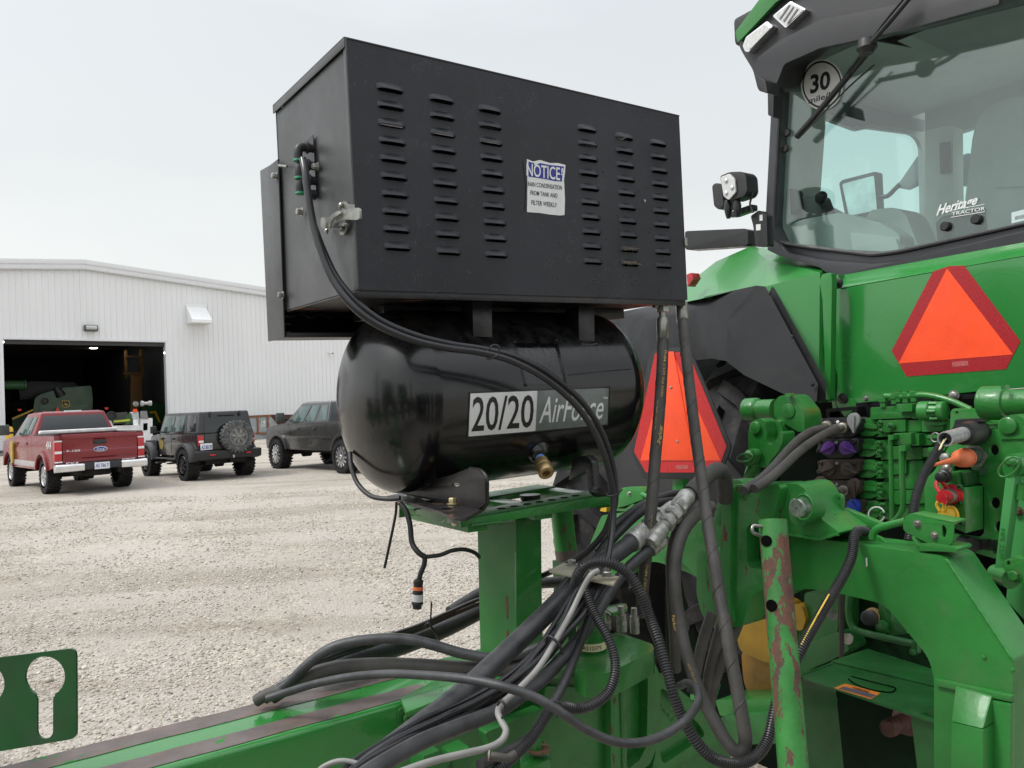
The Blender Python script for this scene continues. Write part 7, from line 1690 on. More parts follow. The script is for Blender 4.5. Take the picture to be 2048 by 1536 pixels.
plate('left_bar', rnd([(1196, 1048), (1204, 1030), (1350, 1040), (1440, 1052), (1440, 1200), (1390, 1150), (1310, 1122), (1250, 1134), (1222, 1160), (1180, 1180), (1150, 1165)], [4, 6, 4, 4, 10, 20, 14, 12, 10, 6, 6]), PF(QF+.13), .11, QM, qh, bevel=.008, seg=3)
# pin boss
BS = PF(QF-.085)
bs_poly = rnd([(1546, 1032), (1556, 990), (1566, 970), (1576, 967), (1598, 968), (1612, 980), (1622, 1002), (1632, 1030), (1680, 1066), (1640, 1080), (1580, 1070), (1576, 1068)], [8, 8, 6, 8, 14, 10, 10, 10, 6, 4, 4, 4])
plate('pin_boss', bs_poly, PF(QF-.04), .12, QM, qh, bevel=.008, seg=3)
plate('boss_cheek', rnd([(1577, 1030), (1580, 995), (1590, 974), (1604, 972), (1618, 990), (1624, 1010), (1626, 1034), (1605, 1052), (1584, 1048)], 10), BS, .05, QM, qh, bevel=.006, seg=3)
pc = BS(1606, 1014)
pn = lathe('hitch_pin', pc, -FV, [(0, .023), (.022, .023), (.025, .020), (.0252, .003), (.022, .0025)], mat('worn_pin', (.24, .30, .24), .42, metal=.45, var=.4, vscale=45, chips=.35, chipcol=(.03, .20, .05), cscale=40), qh, 30)
wtube('pin_ring', [PF(QF-.107)(1607+18.5*math.cos(a), 1014+25*math.sin(a)) for a in np.linspace(0, 2*math.pi, 30)], .0026, QM, qh, 8, 2)
plate('ring_knuckle', rnd([(1602, 985), (1608, 984), (1613, 992), (1607, 996)], 2), PF(QF-.108), .012, QM, qh, bevel=.002)
# levers behind the boss
plate('lever_bracket', rnd([(1655, 1042), (1658, 1022), (1656, 1008), (1668, 990), (1678, 987), (1684, 994), (1684, 1030), (1690, 1048), (1760, 1075), (1780, 1095), (1690, 1086), (1656, 1070)], 5), PF(QF+.06), .012, QM, qh, bevel=.002, holes=[circ(1678, 998, 2.6, 4, 12)])
bolt(PF(QF+.06)(1670, 1010), -FV, .020, QM, qh, h=.5)
plate('lever_bracket', rnd([(1626, 1000), (1628, 990), (1640, 980), (1648, 982), (1650, 996), (1648, 1012), (1630, 1014)], 4), PF(QF+.10), .012, QM, qh, bevel=.002, holes=[circ(1645, 986, 2, 3, 10)])
cyl('lever_tube', PF(QF+.08)(1632, 1003), PF(QF+.07)(1662, 1012), .018, QM, qh, 18)
cyl('lever_tube', PF(QF+.02)(1625, 1028), PF(QF+.02)(1662, 1050), .030, QM, qh, 20)
plate('lever_bar', rnd([(1684, 1016), (1690, 1018), (1768, 1050), (1764, 1056), (1740, 1056), (1684, 1034)], 3), PF(QF+.08), .02, QM, qh, bevel=.003)
# latch on top of the bar
lt = thing('latch_handle', 'green channel latch with slotted end mounted on top of the quick hitch bar', 'latch', QP(1860, 1100))
LPp = PF(QF+.005)
side = rnd([(1807, 1040), (1819, 1027), (1826, 1027), (1907, 1044), (1906, 1072), (1904, 1086), (1892, 1096), (1876, 1096), (1812, 1065), (1806, 1058)], [4, 4, 3, 4, 4, 6, 8, 8, 6, 4])
plate('latch_side', side, LPp, .005, QM, lt, bevel=.0015, holes=[rnd([(1883, 1052), (1888, 1050), (1893, 1058), (1893, 1066), (1888, 1077), (1884, 1072)], 2)])
plate('latch_side', side, PF(QF+.055), .005, QM, lt, bevel=.0015)
tp_ = [LPp(1819, 1027), LPp(1907, 1043.5)]
solid('latch_top', [[tp_[0], tp_[1], tp_[1]+FV*.055, tp_[0]+FV*.055]], ZV*-.005, QM, lt, .0015)
for (x, y) in ((1835, 1047), (1869, 1071)): bolt(LPp(x, y), -FV, .013, M_zinc, lt, h=.5)
wtube('latch_rod', [PF(QF+.03)(*p) for p in ((1744, 1078), (1746, 1068), (1754, 1058), (1775, 1051), (1812, 1042))], .0085, QM, lt, 14, 5)
bz_ = PZ(QP(1870, 1100).z+.004)
plate('latch_base', rnd([(1832, 1088), (1862, 1086), (1912, 1094), (1916, 1099), (1912, 1104), (1842, 1102), (1836, 1098)], 3), PF(QF-.0), .06, QM, lt, bevel=.002)
plate('latch_base_lip', [(1822, 1074), (1826, 1072), (1842, 1097), (1838, 1101), (1832, 1096)], PF(QF+.0), .06, QM, lt, bevel=.002)
yl = plate('yellow_decal', [(1784, 1084), (1800, 1081), (1940, 1098), (1930, 1103), (1900, 1100)], PZ(QP(1860, 1105).z+.0125), .0006, mat('yellow_decal', (.60, .46, .12), .5, var=.3, vscale=300), lt) if False else None

# leaning parking stand tube
ps_ = thing('parking_stand_tube', 'leaning green tube with rusty patches and round holes before the quick hitch', 'tube', P(1612, 1530, 1.36))
p0, p1 = P(1545, 1040, 1.50), P(1592, 1600, 1.36)
ax = (p1-p0); L = ax.length; ax = ax.normalized(); r_ = 27.3*1.50/FPX
xx, yy = basis(ax)
Vt = []; Ft = []; rings = [0, .004]+list(np.linspace(.02, L, 40)); sg = 40
for (k, t) in enumerate(rings):
    for rr in (r_, ):
        for i in range(sg): a = 2*math.pi*i/sg; Vt.append(p0+ax*t+xx*(rr*math.cos(a))+yy*(rr*math.sin(a)))
for k in range(len(rings)-1):
    for i in range(sg): j = (i+1) % sg; Ft.append((k*sg+i, k*sg+j, (k+1)*sg+j, (k+1)*sg+i))
b0 = len(Vt)
for t in (0, .2):
    for i in range(sg): a = 2*math.pi*i/sg; Vt.append(p0+ax*t+xx*((r_-.0045)*math.cos(a))+yy*((r_-.0045)*math.sin(a)))
for i in range(sg): j = (i+1) % sg; Ft.append((b0+i, b0+sg+i, b0+sg+j, b0+j)); Ft.append((i, b0+i, b0+j, j))
mk('tube', Vt, Ft, M_greenpipe, ps_, angle=50)
def onpipe(x, y):
    r = ray(x, y); o = CAMP-p0; d = r-ax*r.dot(ax); oo = o-ax*o.dot(ax)
    A = d.dot(d); B_ = 2*oo.dot(d); C_ = oo.dot(oo)-r_*r_; D_ = max(0, B_*B_-4*A*C_); return CAMP+r*((-B_-math.sqrt(D_))/(2*A))
for (x, y) in ((1533, 1082), (1543, 1211)):
    q = onpipe(x, y); n = (q-p0-ax*((q-p0).dot(ax))).normalized()
    lathe('pin_hole', q-n*.0035, n, [(0, .0108), (.0055, .0108)], M_dark, ps_, 20)
q = onpipe(1524, 1053); n = (q-p0-ax*((q-p0).dot(ax))).normalized()
wtube('wire_clip', [q, q+n*.018-SV*.003, q+n*.022-ZV*.012, q+n*.004-ZV*.018], .0035, M_zinc, ps_, 10, 4)

# ================================================================ WARNING SIGN BEHIND THE TANK
SP = PF(1.92)
sg_ = thing('warning_triangle_sign', 'large orange and red warning triangle sign on black backing behind the vertical hoses', 'sign', SP(1357, 955))
blk = rnd([(1300, 705), (1306, 700), (1345, 695), (1372, 697), (1382, 704), (1461, 890), (1460, 902), (1438, 952), (1430, 958), (1290, 958), (1284, 952), (1262, 905), (1260, 895)], 4)
plate('backing', blk, SP, .006, M_plast, sg_, bevel=.002)
plate('red_border', rnd([(1310, 706), (1376, 704), (1453, 893), (1434, 945), (1292, 945), (1268, 903)], 2), SP.off(.0012), .001, M_redref2, sg_)
plate('orange_centre', [(1338, 704), (1344, 703), (1441, 921), (1281, 921)], SP.off(.0020), .0006, M_orange, sg_)
plate('centre_fold', [(1335, 703), (1347, 703), (1388, 921), (1312, 921)], SP.off(.0045), .002, M_orange, sg_, bevel=.0015)
for (x, y) in ((1342, 775), (1355, 883)): bolt(SP.off(.005)(x, y), -FV, .008, M_zinc, sg_, name='rivet', h=.3)
plate('approval_patch', [(1352, 930), (1377, 930), (1377, 938), (1352, 938)], SP.off(.0022), .0004, MATS['pale_red_print'], sg_)
plate('bracket', rnd([(1345, 955), (1365, 955), (1365, 1010), (1345, 1010)], 2), PF(1.94), .03, M_green, sg_, bevel=.002)
# small latch seen right of the stand
pk = PF(1.80)
lk_ = thing('small_latch', 'small green latch plate behind the two air lines at the right end of the stand', 'latch', pk(1250, 1020))
plate('latch_plate', rnd([(1240, 978), (1246, 975), (1280, 974), (1288, 984), (1287, 998), (1250, 1012), (1232, 1016)], 2), pk, .03, QM, lk_, bevel=.002)
plate('latch_foot', rnd([(1232, 1017), (1250, 1018), (1266, 1007), (1268, 1010), (1252, 1023), (1232, 1022)], 1), pk, .03, QM, lk_, bevel=.001)
cyl('latch_bar', pk(1284, 988), pk(1300, 995), .008, QM, lk_, 12)
bolt(pk(1259, 987), -FV, .012, M_zinc, lk_)
plate('yellow_tab', [(1205, 1008), (1214, 1010), (1212, 1024), (1200, 1022)], PF(1.9), .02, M_yellow, lk_)
# ================================================================ HOSES, LINES AND HARNESSES
def hose(name, pts, rpx, m, label, cat='hose', group=None, corr=None, seg=14, n=8):
    return tube(name, pts, rpx, m, None, label, cat, seg, corr, n, group)
# twin air lines from the box over the tank
hose('air_line', [(606, 318, 1.50), (611, 345, 1.485), (616, 390, 1.475), (624, 440, 1.465), (640, 497, 1.45), (664, 556, 1.435), (703, 610, 1.42), (752, 648, 1.43), (820, 678, 1.455), (890, 695, 1.49), (955, 704, 1.53), (1015, 719, 1.56), (1072, 746, 1.59), (1120, 780, 1.62), (1158, 818, 1.65), (1188, 862, 1.67), (1208, 908, 1.68), (1221, 955, 1.69), (1227, 1002, 1.69), (1224, 1064, 1.67), (1207, 1148, 1.60), (1173, 1215, 1.56), (1125, 1275, 1.52), (1080, 1330, 1.48), (1010, 1385, 1.40), (935, 1430, 1.33), (840, 1475, 1.25), (770, 1515, 1.18), (700, 1570, 1.1)], 7.2, M_airhose,
     'front black air line sweeping from the box fitting across the tank down into the bundle', 'air hose', 'twin black air lines')
hose('air_line', [(612, 360, 1.51), (618, 400, 1.50), (628, 450, 1.485), (648, 505, 1.47), (676, 560, 1.455), (716, 606, 1.445), (765, 643, 1.455), (832, 671, 1.48), (900, 688, 1.515), (960, 697, 1.55), (1025, 712, 1.58), (1082, 738, 1.61), (1130, 772, 1.64), (1168, 808, 1.67), (1198, 853, 1.69), (1217, 900, 1.70), (1228, 950, 1.71), (1231, 1000, 1.71), (1222, 1030, 1.71), (1206, 1068, 1.72), (1168, 1108, 1.75), (1120, 1135, 1.80), (1083, 1152, 1.86), (1040, 1170, 1.9)], 6.6, M_airhose,
     'rear black air line that leaves the pair below the tank and passes behind the post', 'air hose', 'twin black air lines')
hose('cable_tie', [(975, 702, 1.50), (986, 690, 1.50), (998, 694, 1.50), (996, 708, 1.50), (985, 716, 1.50), (974, 718, 1.51)], 2.0, M_blackp, 'black cable tie round the air lines in front of the tank', 'cable tie', seg=6)
hose('cable_tie', [(1212, 990, 1.66), (1225, 992, 1.66), (1238, 985, 1.66), (1244, 978, 1.66)], 2.0, M_blackp, 'black cable tie round the air lines at the right tank foot', 'cable tie', seg=6)
# two vertical hydraulic hoses under the box
v1 = hose('hydraulic_hose', [(1326, 678, 1.92), (1324, 740, 1.90), (1318, 830, 1.87), (1310, 920, 1.84), (1304, 1000, 1.81), (1296, 1080, 1.79), (1288, 1150, 1.80), (1282, 1230, 1.84)], 11.8, M_rubd, 'dusty hydraulic hose with yellow printing hanging straight from the box fitting', 'hose')
v2 = hose('hydraulic_hose', [(1366, 640, 1.93), (1370, 690, 1.90), (1380, 780, 1.86), (1391, 870, 1.82), (1402, 950, 1.77), (1413, 1030, 1.70), (1426, 1110, 1.64), (1439, 1190, 1.60), (1454, 1270, 1.56), (1468, 1345, 1.53), (1480, 1410, 1.51), (1489, 1462, 1.50), (1490, 1490, 1.50), (1478, 1504, 1.50), (1458, 1490, 1.51), (1430, 1445, 1.54), (1400, 1385, 1.58), (1374, 1310, 1.62), (1357, 1230, 1.66), (1350, 1160, 1.68), (1354, 1105, 1.70), (1368, 1062, 1.73), (1392, 1032, 1.76), (1424, 1012, 1.80)], 12.2, M_rubd, 'long dusty hydraulic hose from the box corner that loops up again at the bottom', 'hose')
hose('hydraulic_hose', [(1410, 1000, 1.88), (1378, 1025, 1.86), (1355, 1062, 1.84), (1343, 1110, 1.84), (1343, 1180, 1.84), (1348, 1260, 1.86), (1352, 1340, 1.9)], 10.5, M_rubd, 'dusty hydraulic hose running just behind the looped one, left of the hook casting', 'hose')
def hp_text(o, s, quad, d, m, b=.01, par=None):
    q = [P(x, y, d) for x, y in quad]
    letters('hose_print', s, q, m, par or o, b)
hp_text(v1, '4250 PSI (29,7 MPa)', [(1321, 794), (1329, 700), (1335, 700), (1327, 794)], 1.86, M_yellowprint)
hp_text(v1, '-Parker', [(1314, 890), (1318, 850), (1326, 850), (1322, 890)], 1.835, M_yellowprint, .03)
hp_text(v1, 'ISO 11237-1  EN857-1SC', [(1309, 858), (1314, 800), (1317, 800), (1312, 858)], 1.845, M_yellowprint, 0)
hp_text(v1, 'PSI (29,7 MPa)', [(1285, 1196), (1292, 1130), (1298, 1130), (1291, 1196)], 1.77, M_yellowprint)
hp_text(v1, '31TC-8 WP 21.5MPa', [(1296, 1090), (1303, 1030), (1306, 1030), (1299, 1090)], 1.77, M_yellowprint, 0)
hp_text(v2, '4250 PSI (29,7 MPa)', [(1377, 1325), (1404, 1388), (1400, 1392), (1373, 1329)], 1.56, M_yellowprint)
hp_text(v2, 'Parker', [(1349, 1230), (1354, 1262), (1348, 1263), (1343, 1231)], 1.63, M_yellowprint, .02)
# dark hoses in the shade behind
for k, (pts, lab) in enumerate((
    ([(1424, 1225, 2.0), (1408, 1275, 2.0), (1395, 1330, 2.0), (1385, 1385, 2.0)], 'leftmost of the three short shaded hoses below the hook casting'),
    ([(1445, 1240, 2.02), (1432, 1290, 2.02), (1418, 1350, 2.02), (1412, 1420, 2.02)], 'middle one of the three short shaded hoses below the hook casting'),
    ([(1485, 1225, 2.05), (1462, 1280, 2.03), (1440, 1330, 2.02), (1424, 1380, 2.02), (1418, 1430, 2.02)], 'rightmost of the three short shaded hoses below the hook casting'))):
    hose('hydraulic_hose', pts, 11, M_rubd, lab, 'hose', 'shaded hoses below the hook')
# coupler hoses
hose('coupler_hose', [(1645, 857, 2.27), (1622, 863, 2.22), (1597, 880, 2.15), (1570, 908, 2.05), (1545, 937, 1.96), (1520, 960, 1.90), (1488, 982, 1.85)], 8.8, M_rubd, 'upper of the two grey hoses plugged into the top hydraulic coupler', 'hose', 'hoses plugged into the top coupler')
hose('coupler_hose', [(1672, 857, 2.25), (1650, 868, 2.18), (1622, 885, 2.10), (1594, 907, 2.02), (1566, 934, 1.94), (1538, 958, 1.88), (1508, 978, 1.84)], 8.8, M_rubd, 'lower of the two grey hoses plugged into the top hydraulic coupler', 'hose', 'hoses plugged into the top coupler')
hose('coupler_hose', [(1672, 984, 2.20), (1645, 990, 2.12), (1615, 988, 2.08), (1580, 984, 2.05)], 8.5, M_rub, 'short black hose running left from the lowest brown coupler', 'hose')
# socket loom and loom over the quick hitch
hose('corrugated_loom', [(1888, 880, 2.01), (1879, 893, 2.0), (1867, 915, 1.98), (1850, 945, 1.95), (1838, 975, 1.92), (1829, 1010, 1.88), (1824, 1050, 1.84), (1817, 1082, 1.82)], 8.8, M_loom, 'black corrugated wire loom hanging from the silver trailer plug', 'wire loom', corr=3.4*2/FPX*1.0)
wb_ = thing('bare_wires', 'short bare cream wires sticking out of the silver trailer plug', 'wires', P(1888, 886, 1.98))
for k in range(4): tube('wire', [(1894-k*2, 876+k, 1.99), (1886-k*1.5, 886+k*2, 1.98), (1881-k, 897+k, 1.97)], 1.3, M_cream, wb_, seg=6)
hose('corrugated_loom', [(1745, 1072, 1.90), (1730, 1062, 1.84), (1715, 1062, 1.80), (1708, 1078, 1.77), (1704, 1110, 1.74), (1690, 1145, 1.71), (1664, 1190, 1.66), (1638, 1235, 1.62), (1612, 1280, 1.58), (1595, 1315, 1.56), (1572, 1360, 1.55), (1554, 1400, 1.54), (1545, 1440, 1.52), (1535, 1480, 1.50), (1515, 1510, 1.48), (1480, 1528, 1.46), (1445, 1524, 1.44), (1415, 1508, 1.43), (1388, 1476, 1.43), (1362, 1430, 1.44), (1344, 1380, 1.45), (1331, 1330, 1.47), (1318, 1285, 1.49), (1300, 1235, 1.52), (1280, 1185, 1.53), (1258, 1150, 1.54), (1232, 1131, 1.54), (1205, 1124, 1.54), (1180, 1127, 1.54), (1160, 1142, 1.54), (1148, 1172, 1.56)], 11.0, M_loom, 'longest corrugated loom looping from the clamp under the leaning tube and over the hitch bar', 'wire loom', corr=5.2*1.55/FPX)
wtube_y = hose('loom_wire', [(1658, 1189, 1.645), (1642, 1217, 1.62), (1624, 1250, 1.595), (1606, 1283, 1.57), (1600, 1296, 1.565)], 1.8, mat('yellow_wire', (.65, .45, .05), .5), 'yellow wire showing through the slit of the longest loom', 'wire', seg=6)
hose('corrugated_loom', [(1172, 1180, 1.55), (1188, 1225, 1.52), (1212, 1268, 1.49), (1228, 1310, 1.47), (1230, 1348, 1.45), (1217, 1384, 1.43), (1188, 1408, 1.41), (1155, 1417, 1.40), (1122, 1413, 1.38), (1100, 1420, 1.37), (1082, 1447, 1.34), (1062, 1477, 1.31), (1036, 1504, 1.28), (1005, 1532, 1.25), (970, 1560, 1.22)], 11.0, M_loom, 'shorter corrugated loom curling round the cream number tag to the bottom edge', 'wire loom', corr=5.2*1.42/FPX)
# big bundle coming down from the metal couplings to the lower left
hose('suction_hose', [(1290, 1062, 1.80), (1262, 1085, 1.76), (1225, 1112, 1.72), (1180, 1140, 1.68), (1130, 1190, 1.62), (1085, 1235, 1.57), (1030, 1288, 1.52), (975, 1340, 1.45), (915, 1395, 1.37), (850, 1445, 1.29), (780, 1500, 1.20), (700, 1568, 1.10)], 20.5, M_rubs, 'thickest black hose of the bundle crossing the green post foot', 'hose')
hose('suction_hose', [(1330, 1075, 1.80), (1300, 1100, 1.77), (1265, 1128, 1.74), (1232, 1165, 1.70), (1202, 1212, 1.64), (1170, 1262, 1.58), (1132, 1308, 1.51), (1088, 1355, 1.44), (1040, 1392, 1.38), (990, 1425, 1.31), (920, 1452, 1.25), (840, 1485, 1.18), (760, 1530, 1.1), (700, 1570, 1.05)], 13.5, M_rubs, 'second thick black hose right of the thickest one in the bundle', 'hose')
hose('bundle_hose', [(1182, 1225, 1.60), (1168, 1262, 1.56), (1156, 1298, 1.52), (1139, 1340, 1.47), (1120, 1382, 1.43), (1100, 1415, 1.40), (1080, 1445, 1.36), (1060, 1475, 1.32), (1010, 1505, 1.27), (960, 1530, 1.22)], 9.5, M_rub, 'black hose with white printing beside the cream number tag', 'hose')
hose('grey_cable', [(1196, 1141, 1.51), (1182, 1150, 1.50), (1164, 1180, 1.50), (1140, 1230, 1.48), (1106, 1290, 1.43), (1075, 1338, 1.38), (1038, 1377, 1.33), (1006, 1406, 1.29), (996, 1423, 1.27), (1003, 1443, 1.25), (1012, 1462, 1.23), (1002, 1482, 1.21), (975, 1496, 1.19), (929, 1507, 1.16), (860, 1524, 1.12), (780, 1552, 1.07)], 6.4, M_greyc, 'pale grey cable winding down through the black hose bundle', 'cable')
for pts, r, lab in (
    ([(1180, 1145, 1.57), (1150, 1185, 1.54), (1126, 1240, 1.50), (1094, 1300, 1.45), (1035, 1352, 1.39), (960, 1398, 1.32), (890, 1432, 1.26), (800, 1475, 1.19), (720, 1528, 1.12), (670, 1570, 1.07)], 5.6, 'thin black cable left of the pale grey cable in the bundle'),
    ([(1225, 1120, 1.60), (1205, 1165, 1.57), (1178, 1215, 1.54), (1130, 1268, 1.50), (1070, 1325, 1.45), (1000, 1384, 1.38), (930, 1425, 1.31), (850, 1462, 1.24), (760, 1510, 1.16), (690, 1560, 1.1)], 6.2, 'thin black cable directly right of the pale grey cable in the bundle'),
    ([(1090, 1290, 1.50), (1040, 1340, 1.45), (985, 1408, 1.36), (940, 1425, 1.31), (880, 1447, 1.26), (820, 1473, 1.21), (750, 1512, 1.14), (690, 1560, 1.08)], 5.4, 'thin black cable lowest of those crossing the name plate')):
    hose('black_cable', pts, r, M_airhose, lab, 'cable')
hose('bundle_hose', [(545, 1394, 1.62), (600, 1360, 1.62), (660, 1338, 1.62), (740, 1330, 1.62), (830, 1331, 1.62), (920, 1336, 1.62), (1010, 1337, 1.61), (1075, 1320, 1.60), (1120, 1270, 1.60), (1150, 1215, 1.62), (1178, 1165, 1.66), (1215, 1125, 1.72)], 14, M_rubd, 'brown dusty hose lying level behind the green post foot', 'hose')
hose('bundle_hose', [(530, 1398, 1.60), (575, 1368, 1.60), (620, 1325, 1.60), (670, 1293, 1.60), (740, 1279, 1.60), (810, 1278, 1.60), (870, 1291, 1.60), (925, 1307, 1.60), (985, 1316, 1.60), (1040, 1308, 1.60), (1090, 1288, 1.58), (1120, 1262, 1.58)], 10.5, M_rubs, 'black hose arching highest over the tongue left of the post', 'hose')
hose('long_cable', [(535, 1397, 1.55), (570, 1386, 1.54), (630, 1368, 1.51), (700, 1354, 1.47), (770, 1348, 1.42), (840, 1350, 1.36), (925, 1357, 1.30), (1003, 1372, 1.26), (1075, 1397, 1.25), (1125, 1427, 1.25), (1172, 1459, 1.27), (1228, 1483, 1.29), (1280, 1485, 1.31), (1330, 1469, 1.35), (1374, 1437, 1.39), (1396, 1405, 1.45), (1394, 1378, 1.50), (1376, 1366, 1.54), (1360, 1372, 1.58)], 8.6, M_rubs, 'single black cable drooping across the hitch head in a wide curve', 'cable')
for k, (r, lab) in enumerate(((4.5, 'lower of two thin lines strapped on the braided hose'), (4.5, 'upper of two thin lines strapped on the braided hose'))):
    hose('thin_line', [(520, 1398-6*k, 1.66), (590, 1355-6*k, 1.68), (660, 1318-6*k, 1.70), (750, 1288-8*k, 1.80), (830, 1262-8*k, 1.92), (890, 1236-8*k, 2.06), (960, 1207-9*k, 2.22), (1010, 1190, 2.34)], r, M_airhose, lab, 'line', 'thin lines on the braided hose')
M_braid = mat('braided_rubber', (.026, .028, .030), .5, var=.9, vscale=260, dirt=.2, dirtcol=(.12, .12, .115), bump=.9, bscale=320)
hose('braided_hose', [(640, 1350, 1.70), (700, 1322, 1.76), (760, 1305, 1.84), (830, 1282, 1.94), (890, 1258, 2.08), (950, 1228, 2.24), (1010, 1195, 2.34), (1060, 1175, 2.38)], 17, M_braid, 'thick braided hose passing behind the green post', 'hose')
hose('rubber_hose', [(900, 1225, 2.2), (925, 1208, 2.24), (965, 1185, 2.3), (1010, 1172, 2.36)], 12, M_rub, 'short black hose end above the thin lines left of the post', 'hose')
hose('cable_tie', [(846, 1258, 1.93), (856, 1246, 1.92), (868, 1262, 1.92), (878, 1280, 1.95)], 2.0, M_blackp, 'cable tie round the braided hose left of the post', 'cable tie', seg=6)
hose('tie_tail', [(861, 1246, 1.92), (862, 1225, 1.92), (863, 1204, 1.92)], 1.9, M_blackp, 'cable tie tail standing up from the braided hose', 'cable tie', seg=6)
wr = hose('rubber_wrap', [(512, 1402, 1.60), (528, 1392, 1.60), (548, 1384, 1.60), (566, 1380, 1.60)], 12, M_rubd, 'torn rubber wrap holding the hose ends at the far edge of the tongue', 'hose wrap')
hose('rubber_flap', [(510, 1404, 1.60), (516, 1392, 1.60), (521, 1384, 1.60)], 3.5, M_rub, 'torn flap of rubber at the tip of the hose wrap', 'rubber', seg=6)
hose('cable_tie', [(1092, 1284, 1.44), (1098, 1272, 1.43), (1112, 1282, 1.42), (1122, 1296, 1.42), (1124, 1308, 1.44)], 3.0, M_blackp, 'wide black cable tie round the bundle beside the number tag', 'cable tie', seg=8)
hose('cable_tie', [(995, 1410, 1.25), (1002, 1402, 1.245), (1010, 1410, 1.24), (1010, 1424, 1.24), (1004, 1436, 1.25)], 2.6, M_blackp, 'black cable tie where the grey cable bends out of the bundle', 'cable tie', seg=8)
hose('cable_tie', [(1098, 1400, 1.33), (1108, 1402, 1.325), (1122, 1408, 1.325), (1124, 1424, 1.34), (1114, 1434, 1.35)], 2.4, M_blackp, 'black cable tie where the short loom crosses the long drooping cable', 'cable tie', seg=8)
hose('grey_loop', [(628, 1550, 1.12), (650, 1532, 1.12), (680, 1522, 1.12), (712, 1527, 1.12), (735, 1545, 1.12)], 5.5, M_greyc, 'pale grey cable loop at the bottom edge of the tongue', 'cable')
hose('cut_pipe_end', [(975, 1512, 1.18), (990, 1513, 1.18), (1014, 1516, 1.19), (1030, 1508, 1.2)], 8.5, M_rubd, 'cut hose end with a pale face in the lower bundle', 'hose end')
lathe('hose_end_face', P(979, 1511, 1.178), P(965, 1510, 1.18)-P(979, 1511, 1.18), [(0, .0075), (.002, .0075)], mat('cut_face', (.38, .32, .25), .8), bpy.data.objects['cut_pipe_end'], 12)
rj = random.Random(5)
for k, (sh, dd) in enumerate(((-9, .02), (-16, .035), (9, .03), (17, .045), (25, .05), (-24, .05))):
    base = [(1195, 1150, 1.60), (1165, 1195, 1.57), (1135, 1245, 1.53), (1092, 1305, 1.47), (1040, 1360, 1.41), (965, 1410, 1.34), (885, 1445, 1.27), (800, 1487, 1.19), (720, 1535, 1.12), (680, 1575, 1.07)]
    hose('bundle_cable', [(x+sh*(.5+.9*math.sin(i*.5+k))+rj.uniform(-3, 3), y+sh*.35+rj.uniform(-3, 3), d-.02+dd*.5) for i, (x, y, d) in enumerate(base)], 4.2+1.2*(k % 2), M_airhose if k % 2 else M_rub, 'thin black cable among several strapped together in the hose bundle', 'cable', 'thin black cables in the hose bundle', seg=8)
for k, pts in enumerate(([(1240, 1055, 1.86), (1200, 1095, 1.84), (1150, 1150, 1.78), (1110, 1200, 1.72), (1075, 1250, 1.66), (1040, 1290, 1.62), (985, 1325, 1.60)], [(1300, 1010, 1.95), (1230, 1060, 1.9), (1170, 1120, 1.84), (1120, 1180, 1.78), (1080, 1235, 1.72), (1040, 1270, 1.66), (1000, 1300, 1.63)])):
    hose('rear_hose', pts, 8, M_rub if k else M_rubd, ('nearer' if k == 0 else 'farther')+' of two hoses running behind the bundle from the couplings to the post foot', 'hose')
# couplings upper right
hc = thing('hose_coupling', 'left of two dirty silver hydraulic couplings sloping behind the vertical hoses', 'coupling', P(1290, 1062, 1.80), 'silver hydraulic couplings')
M_coup = mat('dirty_silver', (.46, .46, .43), .42, metal=.55, var=.3, vscale=50, dirt=.55, dirtcol=(.10, .09, .075), dscale=45)
def coupling(par, a, b, R):
    p0, p1 = P(*a), P(*b); L = (p1-p0).length; u = R*a[2]/FPX
    k = lathe('crimp_sleeve', p0, p1-p0, [(0, u*.86), (.01, u), (L*.28, u), (L*.30, u*.8), (L*.36, u*.8), (L*.9, u*.78), (L, u*.7)], M_coup, par, 22)
    for t, w, s in ((.36, .10, 1.12), (.50, .11, 1.18), (.66, .09, 1.1)):
        lathe('hex_nut', p0+(p1-p0)*t, p1-p0, [(0, u*s*.94), (L*.01, u*s), (L*w*.9, u*s), (L*w, u*s*.94)], M_coup, k, 6)
    return k
coupling(hc, (1262, 1078, 1.77), (1345, 1010, 1.86), 15)
hc2 = thing('hose_coupling', 'right and nearer of two dirty silver hydraulic couplings sloping up to the warning sign', 'coupling', P(1320, 1050, 1.78), 'silver hydraulic couplings')
coupling(hc2, (1300, 1088, 1.76), (1382, 985, 1.88), 17)
lathe('end_sleeve', P(1352, 1020, 1.84), P(1388, 975, 1.89)-P(1352, 1020, 1.84), [(0, .017), (.008, .021), (.055, .021), (.06, .018)], M_coup, hc2, 22)
hose('elbow_hose', [(1382, 985, 1.88), (1402, 965, 1.90), (1420, 948, 1.92), (1436, 940, 1.94), (1446, 950, 1.96), (1450, 975, 1.98), (1450, 1000, 2.0)], 16, M_rubd, 'thick black hose bending down behind the hook casting', 'hose')
hose('printed_hose', [(1165, 1140, 1.82), (1185, 1105, 1.83), (1215, 1065, 1.85), (1255, 1030, 1.88), (1300, 1004, 1.92), (1350, 988, 1.97), (1400, 985, 2.0)], 8.5, M_rub, 'printed black hose arching left of the two silver couplings', 'hose')
hose('printed_hose', [(1192, 1125, 1.80), (1215, 1090, 1.82), (1245, 1058, 1.84), (1275, 1030, 1.87), (1310, 1008, 1.9), (1360, 1000, 1.95)], 8.5, M_rub, 'second printed black hose just under the arching one', 'hose')
hose('return_hose', [(1262, 1170, 1.83), (1285, 1185, 1.83), (1292, 1210, 1.82), (1274, 1228, 1.82), (1268, 1240, 1.81)], 10, M_rub, 'short curved black hose on the right clamp fitting', 'hose')
